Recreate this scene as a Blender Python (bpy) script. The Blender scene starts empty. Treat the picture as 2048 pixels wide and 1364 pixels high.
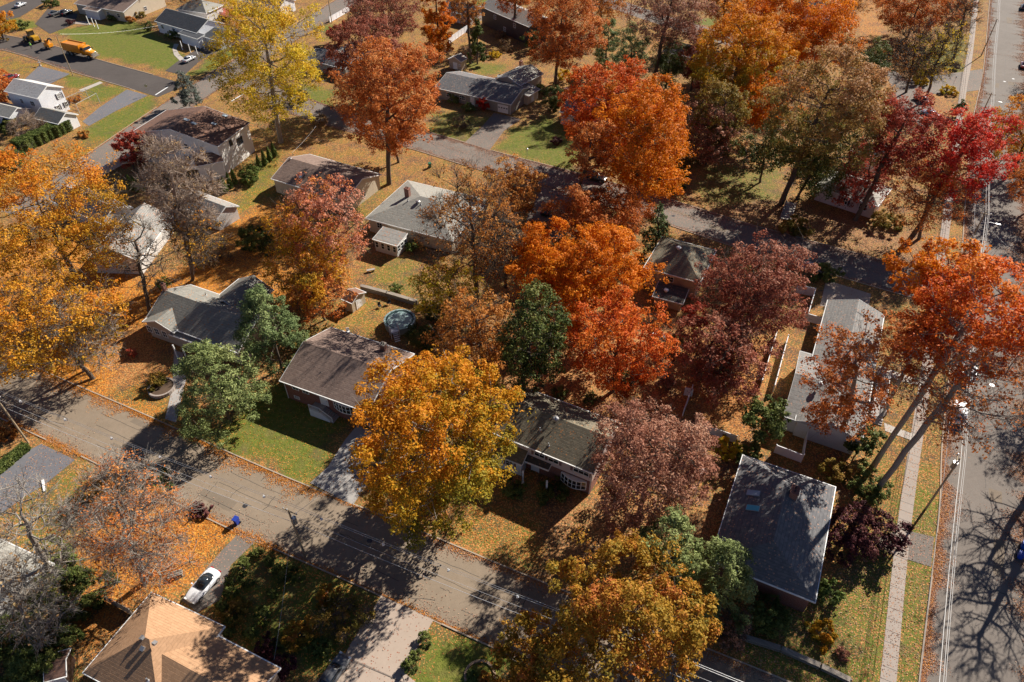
import bpy, bmesh, math, random
import numpy as np
from mathutils import Vector

SC = bpy.context.scene
COL = SC.collection
R = math.radians
rng = np.random.default_rng(7)
random.seed(7)

# ------------------------------------------------------------------ camera
CAM_H = 78.0
PITCH = R(42.2)
FPX = 1404.0                       # focal length in photo pixels (photo 2048 x 1364)
cd = bpy.data.cameras.new('camera')
cam = bpy.data.objects.new('camera', cd)
COL.objects.link(cam)
cam.location = (0, 0, CAM_H)
cam.rotation_euler = (R(90) - PITCH, 0, 0)
cd.sensor_width = 36
cd.lens = 36 * FPX / 2048
cd.clip_end = 6000
SC.camera = cam

# ------------------------------------------------------------------ light
SUN_AZ = R(44)                     # towards the sun, from +X to +Y
SUN_EL = R(33)
w = bpy.data.worlds.new('World')
SC.world = w
w.use_nodes = True
nt = w.node_tree
bg = nt.nodes['Background']
sky = nt.nodes.new('ShaderNodeTexSky')
sky.sky_type = 'NISHITA'
sky.sun_disc = False
sky.sun_elevation = SUN_EL
sky.sun_rotation = R(90) - SUN_AZ
nt.links.new(sky.outputs[0], bg.inputs[0])
bg.inputs[1].default_value = 0.05
sky.air_density = 0.5
sky.dust_density = 0.2
sky.ozone_density = 3.0
sd = bpy.data.lights.new('sun', 'SUN')
sd.energy = 5.0
sd.angle = R(0.5)
sd.color = (1.0, 0.93, 0.83)
so = bpy.data.objects.new('sun', sd)
COL.objects.link(so)
sdir = Vector((math.cos(SUN_AZ) * math.cos(SUN_EL), math.sin(SUN_AZ) * math.cos(SUN_EL), math.sin(SUN_EL)))
so.rotation_euler = (-sdir).to_track_quat('-Z', 'Y').to_euler()
so.location = (60, 60, 120)
SC.view_settings.view_transform = 'Standard'
SC.view_settings.look = 'None'
SC.view_settings.gamma = 1
SC.view_settings.exposure = 0.95
SC.cycles.max_bounces = 6
SC.cycles.transparent_max_bounces = 4

# ------------------------------------------------------------------ photo pixel -> ground
CT, ST = math.cos(PITCH), math.sin(PITCH)


def P(px, py, h=0.0):
    u = (px - 1024) / FPX
    v = (py - 682) / FPX
    t = (CAM_H - h) / (ST + v * CT)
    return np.array((u * t, (CT - v * ST) * t))


def depth_at(px, py, Y):
    v = (py - 682) / FPX
    return Y / (CT - v * ST)


def at_plane_y(px, py, Y):         # point of the view ray on the vertical plane y = Y
    v = (py - 682) / FPX
    t = depth_at(px, py, Y)
    return (px - 1024) / FPX * t, CAM_H - t * (ST + v * CT)


# ------------------------------------------------------------------ materials
MATS = {}


def new_mat(name):
    m = bpy.data.materials.new(name)
    m.use_nodes = True
    n = m.node_tree.nodes
    return m, n, m.node_tree.links, n['Principled BSDF']


def nd(n, t, **kw):
    o = n.new(t)
    for k, v in kw.items():
        setattr(o, k, v)
    return o


def mixc(n, l, fac, a, b, mode='MIX'):
    x = n.new('ShaderNodeMix')
    x.data_type = 'RGBA'
    x.blend_type = mode
    for s, v in ((0, fac), (6, a), (7, b)):
        if hasattr(v, 'links') or hasattr(v, 'is_output'):
            l.new(v, x.inputs[s])
        else:
            x.inputs[s].default_value = v if s == 0 else (*v[:3], 1)
    return x.outputs[2]


def math_n(n, l, op, a, b=0.5, c=None):
    x = n.new('ShaderNodeMath')
    x.operation = op
    for i, v in enumerate((a, b, c)):
        if v is None:
            continue
        if hasattr(v, 'is_output'):
            l.new(v, x.inputs[i])
        else:
            x.inputs[i].default_value = v
    return x.outputs[0]


def ramp(n, l, fac, stops, interp='LINEAR'):
    r = n.new('ShaderNodeValToRGB')
    r.color_ramp.interpolation = interp
    e = r.color_ramp.elements
    while len(e) < len(stops):
        e.new(0.5)
    for i, (p, c) in enumerate(stops):
        e[i].position = p
        e[i].color = (*c, 1)
    l.new(fac, r.inputs[0])
    return r.outputs[0]


def noise(n, l, vec, scale, detail=4, rough=0.6):
    x = n.new('ShaderNodeTexNoise')
    x.inputs['Scale'].default_value = scale
    x.inputs['Detail'].default_value = detail
    x.inputs['Roughness'].default_value = rough
    l.new(vec, x.inputs['Vector'])
    return x.outputs[0]


def paint(name, col, rough=0.5, metal=0.0, var=0.08, spec=0.5):
    if name in MATS:
        return MATS[name]
    m, n, l, b = new_mat(name)
    tc = nd(n, 'ShaderNodeTexCoord')
    f = noise(n, l, tc.outputs['Object'], 1.3, 6, 0.7)
    c = mixc(n, l, f, [x * (1 - var * 2) for x in col], [min(1, x * (1 + var)) for x in col])
    l.new(c, b.inputs['Base Color'])
    b.inputs['Roughness'].default_value = rough
    b.inputs['Metallic'].default_value = metal
    b.inputs['Specular IOR Level'].default_value = spec
    MATS[name] = m
    return m


def leaf_mat(name, cols, trans=0.3):
    """a ramp of leaf colours picked by each leaf's own 'tint' value"""
    if name in MATS:
        return MATS[name]
    m, n, l, b = new_mat(name)
    a = nd(n, 'ShaderNodeAttribute', attribute_name='tint')
    stops = [(i / (len(cols) - 1), c) for i, c in enumerate(cols)]
    c = ramp(n, l, a.outputs['Fac'], stops)
    b.inputs['Roughness'].default_value = 0.6
    b.inputs['Specular IOR Level'].default_value = 0.12
    l.new(c, b.inputs['Base Color'])
    t = nd(n, 'ShaderNodeBsdfTranslucent')
    l.new(c, t.inputs['Color'])
    mx = nd(n, 'ShaderNodeMixShader')
    mx.inputs[0].default_value = trans
    l.new(b.outputs[0], mx.inputs[1])
    l.new(t.outputs[0], mx.inputs[2])
    l.new(mx.outputs[0], n['Material Output'].inputs[0])
    MATS[name] = m
    return m


def bark(name, col):
    if name in MATS:
        return MATS[name]
    m, n, l, b = new_mat(name)
    tc = nd(n, 'ShaderNodeTexCoord')
    mp = nd(n, 'ShaderNodeMapping')
    mp.inputs['Scale'].default_value = (6, 6, 1.2)
    l.new(tc.outputs['Object'], mp.inputs[0])
    f = noise(n, l, mp.outputs[0], 1.5, 6, 0.7)
    l.new(mixc(n, l, f, [x * 0.5 for x in col], [x * 1.4 for x in col]), b.inputs['Base Color'])
    b.inputs['Roughness'].default_value = 0.9
    bp = nd(n, 'ShaderNodeBump')
    bp.inputs['Distance'].default_value = 0.05
    l.new(f, bp.inputs['Height'])
    l.new(bp.outputs[0], b.inputs['Normal'])
    MATS[name] = m
    return m


def shingle(name, c1, c2, debris=0.08, dcol=(0.30, 0.13, 0.04), row=0.17, streak=0.35, lines=0.32):
    """asphalt shingles: rows along the height, random tabs, streaks, fallen leaves lying about"""
    if name in MATS:
        return MATS[name]
    m, n, l, b = new_mat(name)
    tc = nd(n, 'ShaderNodeTexCoord')
    o = tc.outputs['Object']
    sx = nd(n, 'ShaderNodeSeparateXYZ')
    l.new(o, sx.inputs[0])
    zr = math_n(n, l, 'DIVIDE', sx.outputs[2], row)
    fr = math_n(n, l, 'FRACT', zr)
    fl = math_n(n, l, 'FLOOR', zr)
    cb = nd(n, 'ShaderNodeCombineXYZ')
    for i in (0, 1):
        q = math_n(n, l, 'MULTIPLY', sx.outputs[i], 2.6)
        l.new(q, cb.inputs[i])
    l.new(math_n(n, l, 'MULTIPLY', fl, 3.7), cb.inputs[2])
    vo = nd(n, 'ShaderNodeTexVoronoi')
    vo.inputs['Scale'].default_value = 1.0
    l.new(cb.outputs[0], vo.inputs['Vector'])
    vs = nd(n, 'ShaderNodeSeparateColor')
    l.new(vo.outputs['Color'], vs.inputs[0])
    big = noise(n, l, o, 0.35, 5, 0.65)
    f = math_n(n, l, 'ADD', math_n(n, l, 'MULTIPLY', vs.outputs[0], 0.55), math_n(n, l, 'MULTIPLY', big, streak * 1.4))
    c = mixc(n, l, f, c1, c2)
    line = math_n(n, l, 'LESS_THAN', fr, 0.2)
    c = mixc(n, l, math_n(n, l, 'MULTIPLY', line, lines), c, [x * 0.5 for x in c1])
    # leaves that have come down on the roof
    v2 = nd(n, 'ShaderNodeTexVoronoi')
    v2.inputs['Scale'].default_value = 5.0
    l.new(o, v2.inputs['Vector'])
    s2 = nd(n, 'ShaderNodeSeparateColor')
    l.new(v2.outputs['Color'], s2.inputs[0])
    patch = noise(n, l, o, 0.5, 3, 0.6)
    th = math_n(n, l, 'MULTIPLY', math_n(n, l, 'SUBTRACT', patch, 0.3), debris * 4)
    lf = math_n(n, l, 'LESS_THAN', s2.outputs[0], th)
    near = math_n(n, l, 'LESS_THAN', v2.outputs['Distance'], 0.5)
    c = mixc(n, l, math_n(n, l, 'MULTIPLY', lf, near), c, dcol)
    l.new(c, b.inputs['Base Color'])
    b.inputs['Roughness'].default_value = 0.88
    b.inputs['Specular IOR Level'].default_value = 0.3
    bp = nd(n, 'ShaderNodeBump')
    bp.inputs['Distance'].default_value = 0.03
    bp.inputs['Strength'].default_value = 0.7
    l.new(math_n(n, l, 'ADD', fr, vs.outputs[1]), bp.inputs['Height'])
    l.new(bp.outputs[0], b.inputs['Normal'])
    MATS[name] = m
    return m


def siding(name, col, row=0.2, dark=0.35, rough=0.5):
    if name in MATS:
        return MATS[name]
    m, n, l, b = new_mat(name)
    tc = nd(n, 'ShaderNodeTexCoord')
    o = tc.outputs['Object']
    sx = nd(n, 'ShaderNodeSeparateXYZ')
    l.new(o, sx.inputs[0])
    fr = math_n(n, l, 'FRACT', math_n(n, l, 'DIVIDE', sx.outputs[2], row))
    line = math_n(n, l, 'LESS_THAN', fr, 0.14)
    f = noise(n, l, o, 0.8, 5, 0.65)
    c = mixc(n, l, f, [x * 0.85 for x in col], [min(1, x * 1.08) for x in col])
    c = mixc(n, l, math_n(n, l, 'MULTIPLY', line, dark), c, [x * 0.3 for x in col])
    l.new(c, b.inputs['Base Color'])
    b.inputs['Roughness'].default_value = rough
    bp = nd(n, 'ShaderNodeBump')
    bp.inputs['Distance'].default_value = 0.02
    l.new(fr, bp.inputs['Height'])
    l.new(bp.outputs[0], b.inputs['Normal'])
    MATS[name] = m
    return m


def brick(name, c1, c2, mortar):
    if name in MATS:
        return MATS[name]
    m, n, l, b = new_mat(name)
    tc = nd(n, 'ShaderNodeTexCoord')
    sx = nd(n, 'ShaderNodeSeparateXYZ')
    l.new(tc.outputs['Object'], sx.inputs[0])
    cb = nd(n, 'ShaderNodeCombineXYZ')
    l.new(math_n(n, l, 'ADD', sx.outputs[0], sx.outputs[1]), cb.inputs[0])
    l.new(sx.outputs[2], cb.inputs[1])
    br = nd(n, 'ShaderNodeTexBrick')
    br.inputs['Color1'].default_value = (*c1, 1)
    br.inputs['Color2'].default_value = (*c2, 1)
    br.inputs['Mortar'].default_value = (*mortar, 1)
    br.inputs['Scale'].default_value = 4.0
    l.new(cb.outputs[0], br.inputs['Vector'])
    l.new(br.outputs['Color'], b.inputs['Base Color'])
    b.inputs['Roughness'].default_value = 0.85
    MATS[name] = m
    return m


def glass(name='window_glass', col=(0.02, 0.025, 0.03)):
    if name in MATS:
        return MATS[name]
    m, n, l, b = new_mat(name)
    b.inputs['Base Color'].default_value = (*col, 1)
    b.inputs['Roughness'].default_value = 0.08
    b.inputs['Specular IOR Level'].default_value = 0.8
    MATS[name] = m
    return m


def asphalt(name, c1, c2, speck=0.5, seam=0.0, leafy=0.0, leafcol=(0.35, 0.15, 0.06)):
    if name in MATS:
        return MATS[name]
    m, n, l, b = new_mat(name)
    tc = nd(n, 'ShaderNodeTexCoord')
    o = tc.outputs['Object']
    big = noise(n, l, o, 0.12, 6, 0.65)
    mid = noise(n, l, o, 1.1, 5, 0.7)
    fine = noise(n, l, o, 14, 3, 0.8)
    f = math_n(n, l, 'ADD', math_n(n, l, 'MULTIPLY', big, 0.6), math_n(n, l, 'MULTIPLY', mid, 0.4))
    c = mixc(n, l, ramp(n, l, f, [(0.3, (0, 0, 0)), (0.7, (1, 1, 1))]), c1, c2)
    c = mixc(n, l, math_n(n, l, 'MULTIPLY', math_n(n, l, 'SUBTRACT', fine, 0.45), speck), c, (0.5, 0.46, 0.4))
    if leafy > 0:
        v2 = nd(n, 'ShaderNodeTexVoronoi')
        v2.inputs['Scale'].default_value = 5.5
        l.new(o, v2.inputs['Vector'])
        s2 = nd(n, 'ShaderNodeSeparateColor')
        l.new(v2.outputs['Color'], s2.inputs[0])
        pt = noise(n, l, o, 0.25, 4, 0.6)
        th = math_n(n, l, 'MULTIPLY', math_n(n, l, 'SUBTRACT', pt, 0.25), leafy * 2)
        lf = math_n(n, l, 'MULTIPLY', math_n(n, l, 'LESS_THAN', s2.outputs[0], th), math_n(n, l, 'LESS_THAN', v2.outputs['Distance'], 0.42))
        c = mixc(n, l, lf, c, leafcol)
    l.new(c, b.inputs['Base Color'])
    b.inputs['Roughness'].default_value = 0.93
    b.inputs['Specular IOR Level'].default_value = 0.25
    bp = nd(n, 'ShaderNodeBump')
    bp.inputs['Distance'].default_value = 0.01
    l.new(fine, bp.inputs['Height'])
    l.new(bp.outputs[0], b.inputs['Normal'])
    MATS[name] = m
    return m


# ------------------------------------------------------------------ objects
def tag(o, label=None, cat=None, group=None, kind=None):
    if label:
        o['label'] = label
    if cat:
        o['category'] = cat
    if group:
        o['group'] = group
    if kind:
        o['kind'] = kind
    return o


def link(name, me, mat, parent=None):
    o = bpy.data.objects.new(name, me)
    COL.objects.link(o)
    if mat is not None:
        me.materials.append(mat)
    if parent is not None:
        o.parent = parent
    return o


def empty(name, loc, label=None, cat=None, group=None, rz=0.0):
    o = bpy.data.objects.new(name, None)
    COL.objects.link(o)
    o.location = loc
    o.rotation_euler = (0, 0, rz)
    return tag(o, label, cat, group)


def copy_thing(root, loc, rz, label=None):
    """copy a thing with copies of its parts and sub-parts"""
    r = root.copy()
    COL.objects.link(r)
    r.location = loc
    r.rotation_euler = (0, 0, rz)
    if label:
        r['label'] = label
    for ch in list(root.children):
        c = ch.copy()
        COL.objects.link(c)
        c.parent = r
        for g in list(ch.children):
            d = g.copy()
            COL.objects.link(d)
            d.parent = c
    return r


class MB:
    """collects shapes for ONE mesh"""

    def __init__(s, off=(0, 0, 0)):
        s.v = []
        s.f = []
        s.off = np.array(off, float)

    def add(s, vs, fs):
        k = len(s.v)
        s.v.extend([tuple(np.array(p, float) - s.off) for p in vs])
        s.f.extend([tuple(i + k for i in f) for f in fs])

    def obox(s, c, ux, uy, uz, sx, sy, sz):
        c = np.array(c, float)
        ux, uy, uz = (np.array(u, float) for u in (ux, uy, uz))
        vs = [c + ux * sx * a / 2 + uy * sy * b / 2 + uz * sz * d / 2 for d in (-1, 1) for b in (-1, 1) for a in (-1, 1)]
        s.add(vs, [(0, 2, 3, 1), (4, 5, 7, 6), (0, 1, 5, 4), (2, 6, 7, 3), (0, 4, 6, 2), (1, 3, 7, 5)])

    def box(s, c, size, rz=0.0):
        s.obox(c, (math.cos(rz), math.sin(rz), 0), (-math.sin(rz), math.cos(rz), 0), (0, 0, 1), *size)

    def prism(s, poly, vec):
        n = len(poly)
        vec = np.array(vec, float)
        vs = [np.array(p, float) for p in poly] + [np.array(p, float) + vec for p in poly]
        fs = [tuple(range(n - 1, -1, -1)), tuple(range(n, 2 * n))]
        fs += [(i, (i + 1) % n, n + (i + 1) % n, n + i) for i in range(n)]
        s.add(vs, fs)

    def tube(s, pts, rad, n=8, cap=True):
        pts = [np.array(p, float) for p in pts]
        if not hasattr(rad, '__len__'):
            rad = [rad] * len(pts)
        vs = []
        ref = None
        for i, p in enumerate(pts):
            d = pts[min(i + 1, len(pts) - 1)] - pts[max(i - 1, 0)]
            d = d / (np.linalg.norm(d) + 1e-9)
            if ref is None:
                ref = np.array((0, 0, 1.0)) if abs(d[2]) < 0.9 else np.array((1.0, 0, 0))
            a = np.cross(d, ref)
            a /= np.linalg.norm(a) + 1e-9
            b = np.cross(d, a)
            ref = np.cross(a, d)
            for k in range(n):
                t = 2 * math.pi * k / n
                vs.append(p + (a * math.cos(t) + b * math.sin(t)) * rad[i])
        fs = []
        for i in range(len(pts) - 1):
            for k in range(n):
                fs.append((i * n + k, i * n + (k + 1) % n, (i + 1) * n + (k + 1) % n, (i + 1) * n + k))
        if cap:
            fs.append(tuple(range(n - 1, -1, -1)))
            fs.append(tuple((len(pts) - 1) * n + k for k in range(n)))
        s.add(vs, fs)

    def lathe(s, c, prof, n=20):
        c = np.array(c, float)
        vs = []
        for r_, z in prof:
            for k in range(n):
                t = 2 * math.pi * k / n
                vs.append(c + (r_ * math.cos(t), r_ * math.sin(t), z))
        fs = []
        for i in range(len(prof) - 1):
            for k in range(n):
                fs.append((i * n + k, i * n + (k + 1) % n, (i + 1) * n + (k + 1) % n, (i + 1) * n + k))
        fs.append(tuple(range(n - 1, -1, -1)))
        fs.append(tuple((len(prof) - 1) * n + k for k in range(n)))
        s.add(vs, fs)

    def build(s, name, mat, parent=None, smooth=False, bevel=0.0):
        me = bpy.data.meshes.new(name)
        me.from_pydata(s.v, [], s.f)
        me.update()
        bm = bmesh.new()
        bm.from_mesh(me)
        bmesh.ops.recalc_face_normals(bm, faces=bm.faces)
        bm.to_mesh(me)
        bm.free()
        if smooth:
            me.polygons.foreach_set('use_smooth', np.ones(len(me.polygons), bool))
        o = link(name, me, mat, parent)
        if bevel:
            md = o.modifiers.new('bevel', 'BEVEL')
            md.width = bevel
            md.segments = 2
        return o


def np_mesh(name, verts, k, tint=None):
    """verts (n*k,3): n separate polygons of k corners each"""
    n = len(verts) // k
    me = bpy.data.meshes.new(name)
    me.vertices.add(n * k)
    me.vertices.foreach_set('co', np.ascontiguousarray(verts, np.float32).ravel())
    me.loops.add(n * k)
    me.loops.foreach_set('vertex_index', np.arange(n * k, dtype=np.int32))
    me.polygons.add(n)
    me.polygons.foreach_set('loop_start', np.arange(0, n * k, k, dtype=np.int32))
    if tint is not None:
        a = me.attributes.new('tint', 'FLOAT', 'FACE')
        a.data.foreach_set('value', np.ascontiguousarray(tint, np.float32))
    me.update()
    return me


def unit(a):
    return a / (np.linalg.norm(a, axis=-1, keepdims=True) + 1e-9)


def leaves_mesh(name, c, nrm, size, tint, aspect=0.62, along=None):
    """one folded diamond per leaf"""
    n = len(c)
    nrm = unit(nrm)
    if along is None:
        along = rng.normal(size=(n, 3))
    t = unit(np.cross(nrm, np.cross(along, nrm)))
    b = np.cross(nrm, t)
    s = size[:, None]
    fold = nrm * s * 0.22
    v = np.empty((n, 4, 3))
    v[:, 0] = c - t * s
    v[:, 1] = c + b * s * aspect + fold
    v[:, 2] = c + t * s * 1.1
    v[:, 3] = c - b * s * aspect + fold
    return np_mesh(name, v.reshape(-1, 3), 4, tint)


def segs_verts(p0, p1, r0, r1, n):
    """tapered stick quads for many segments at once"""
    d = unit(p1 - p0)
    ref = np.where(np.abs(d[:, 2:3]) < 0.9, np.array([[0, 0, 1.0]]), np.array([[1.0, 0, 0]]))
    a = unit(np.cross(d, ref))
    b = np.cross(d, a)
    out = np.empty((len(p0), n, 4, 3))
    for k in range(n):
        t0, t1 = 2 * math.pi * k / n, 2 * math.pi * (k + 1) / n
        e0 = a * math.cos(t0) + b * math.sin(t0)
        e1 = a * math.cos(t1) + b * math.sin(t1)
        out[:, k, 0] = p0 + e0 * r0[:, None]
        out[:, k, 1] = p0 + e1 * r0[:, None]
        out[:, k, 2] = p1 + e1 * r1[:, None]
        out[:, k, 3] = p1 + e0 * r1[:, None]
    return out.reshape(-1, 3)
# ------------------------------------------------------------------ foliage colours (real leaf colours, low tint -> high tint)
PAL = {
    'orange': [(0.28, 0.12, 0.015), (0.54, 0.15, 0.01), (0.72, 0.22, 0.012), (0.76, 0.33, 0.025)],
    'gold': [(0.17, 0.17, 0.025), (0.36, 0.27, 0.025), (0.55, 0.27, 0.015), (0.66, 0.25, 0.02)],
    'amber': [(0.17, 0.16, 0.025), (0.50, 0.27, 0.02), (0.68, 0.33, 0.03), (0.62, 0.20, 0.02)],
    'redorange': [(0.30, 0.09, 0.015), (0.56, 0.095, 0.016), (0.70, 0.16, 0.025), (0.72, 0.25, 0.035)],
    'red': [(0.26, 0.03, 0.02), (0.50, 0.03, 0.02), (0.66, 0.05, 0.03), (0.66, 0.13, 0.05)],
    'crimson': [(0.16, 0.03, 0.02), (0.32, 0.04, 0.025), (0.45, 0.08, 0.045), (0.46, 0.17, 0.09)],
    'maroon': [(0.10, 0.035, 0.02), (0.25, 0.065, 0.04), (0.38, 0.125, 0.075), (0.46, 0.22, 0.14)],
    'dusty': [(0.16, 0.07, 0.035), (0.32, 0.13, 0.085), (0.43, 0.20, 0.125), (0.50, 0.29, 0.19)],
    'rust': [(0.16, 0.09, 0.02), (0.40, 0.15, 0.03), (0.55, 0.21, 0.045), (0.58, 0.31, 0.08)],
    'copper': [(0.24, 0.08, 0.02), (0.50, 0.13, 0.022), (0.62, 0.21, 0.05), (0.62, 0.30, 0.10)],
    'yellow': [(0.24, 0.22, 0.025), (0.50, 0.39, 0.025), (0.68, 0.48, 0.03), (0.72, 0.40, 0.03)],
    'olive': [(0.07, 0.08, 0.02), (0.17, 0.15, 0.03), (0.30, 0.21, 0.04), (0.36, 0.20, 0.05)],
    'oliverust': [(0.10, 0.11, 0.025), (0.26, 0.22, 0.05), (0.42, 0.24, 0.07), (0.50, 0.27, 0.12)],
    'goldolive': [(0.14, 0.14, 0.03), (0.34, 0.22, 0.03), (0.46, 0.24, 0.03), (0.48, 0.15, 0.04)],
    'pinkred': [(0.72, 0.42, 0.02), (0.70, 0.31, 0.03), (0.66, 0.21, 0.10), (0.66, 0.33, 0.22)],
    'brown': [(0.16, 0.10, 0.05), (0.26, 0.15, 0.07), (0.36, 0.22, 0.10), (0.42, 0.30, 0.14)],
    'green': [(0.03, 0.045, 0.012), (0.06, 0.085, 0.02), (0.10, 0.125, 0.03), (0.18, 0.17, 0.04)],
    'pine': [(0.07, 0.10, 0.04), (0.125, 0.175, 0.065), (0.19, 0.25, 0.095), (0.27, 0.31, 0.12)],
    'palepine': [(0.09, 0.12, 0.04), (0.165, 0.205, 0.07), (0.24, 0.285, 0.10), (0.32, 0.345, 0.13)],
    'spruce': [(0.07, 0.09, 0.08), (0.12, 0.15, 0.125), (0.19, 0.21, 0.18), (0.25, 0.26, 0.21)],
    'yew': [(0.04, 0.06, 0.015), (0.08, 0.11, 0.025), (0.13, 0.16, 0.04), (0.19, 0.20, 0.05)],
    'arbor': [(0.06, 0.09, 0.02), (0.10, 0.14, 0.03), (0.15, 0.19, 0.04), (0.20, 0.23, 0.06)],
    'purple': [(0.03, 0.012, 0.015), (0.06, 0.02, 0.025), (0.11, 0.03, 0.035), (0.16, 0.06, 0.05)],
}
BARK_D = bark('bark_dark', (0.10, 0.075, 0.055))
BARK_G = bark('bark_grey', (0.27, 0.235, 0.195))
BARK_T = bark('bark_twig', (0.36, 0.27, 0.205))
TREELOG = []


def dart(n, rmin, rmax, zflat=1.0, top=0.0):
    """n spread-out points in the unit ball shell rmin..rmax"""
    m = n * 10
    d = unit(rng.normal(size=(m, 3)))
    d[:, 2] += top
    d = unit(d)
    r = rng.uniform(rmin ** 3, rmax ** 3, m) ** (1 / 3)
    c = d * r[:, None]
    sel = [0]
    dist = np.linalg.norm(c - c[0], axis=1)
    for _ in range(n - 1):
        i = int(np.argmax(dist * rng.uniform(0.75, 1.0, m)))
        sel.append(i)
        dist = np.minimum(dist, np.linalg.norm(c - c[i], axis=1))
    return c[sel]


def grow(lobes, base, top, zc, rtrunk):
    """branches that join every lobe to the trunk; returns trunk path, segments and how the lobes attach"""
    base = np.array(base, float)
    top = np.array(top, float)
    nt_ = 9
    wob = rng.normal(size=(nt_, 2)) * 0.12
    tp = [base + (top - base) * (i / (nt_ - 1)) + np.array((*(wob[i] * (0 < i < nt_ - 1)), 0)) for i in range(nt_)]
    nodes = [p for p in tp]
    par = [-1] + list(range(nt_ - 1))
    load = [0.0] * nt_
    zlow = base[2] + (top[2] - base[2]) * 0.30
    order = np.argsort(np.linalg.norm(lobes - top, axis=1))
    tips = []
    for i in order:
        lb = lobes[i]
        A = np.array(nodes)
        d = np.linalg.norm(A - lb, axis=1)
        pen = np.where(A[:, 2] > lb[2] - 0.15 * d, 1.5 * np.maximum(0, A[:, 2] - lb[2] + 0.15 * d), 0) + np.where(A[:, 2] < zlow, 50, 0)
        j = int(np.argmin(d + pen))
        k = max(2, int(d[j] / 1.6))
        prev = j
        a = nodes[j].copy()
        for q in range(1, k + 1):
            f = q / k
            p = a + (lb - a) * f
            p[2] -= math.sin(f * math.pi) * 0.06 * d[j]
            if q < k:
                p = p + rng.normal(size=3) * 0.10 * d[j] / k
            nodes.append(p)
            par.append(prev)
            load.append(0.0)
            prev = len(nodes) - 1
        tips.append((prev, i))
    cnt = np.zeros(len(nodes))
    for t, _ in tips:
        while t >= 0:
            cnt[t] += 1
            t = par[t]
    rad = rtrunk * np.maximum(cnt / max(cnt.max(), 1), 0.004) ** 0.5
    nodes = np.array(nodes)
    idx = np.arange(nt_, len(nodes))
    p = np.array(par)[idx]
    r0 = np.minimum(rad[p], rad[idx] * 1.25)
    return tp, rad[:nt_], nodes[p], nodes[idx], r0, rad[idx]


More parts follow.
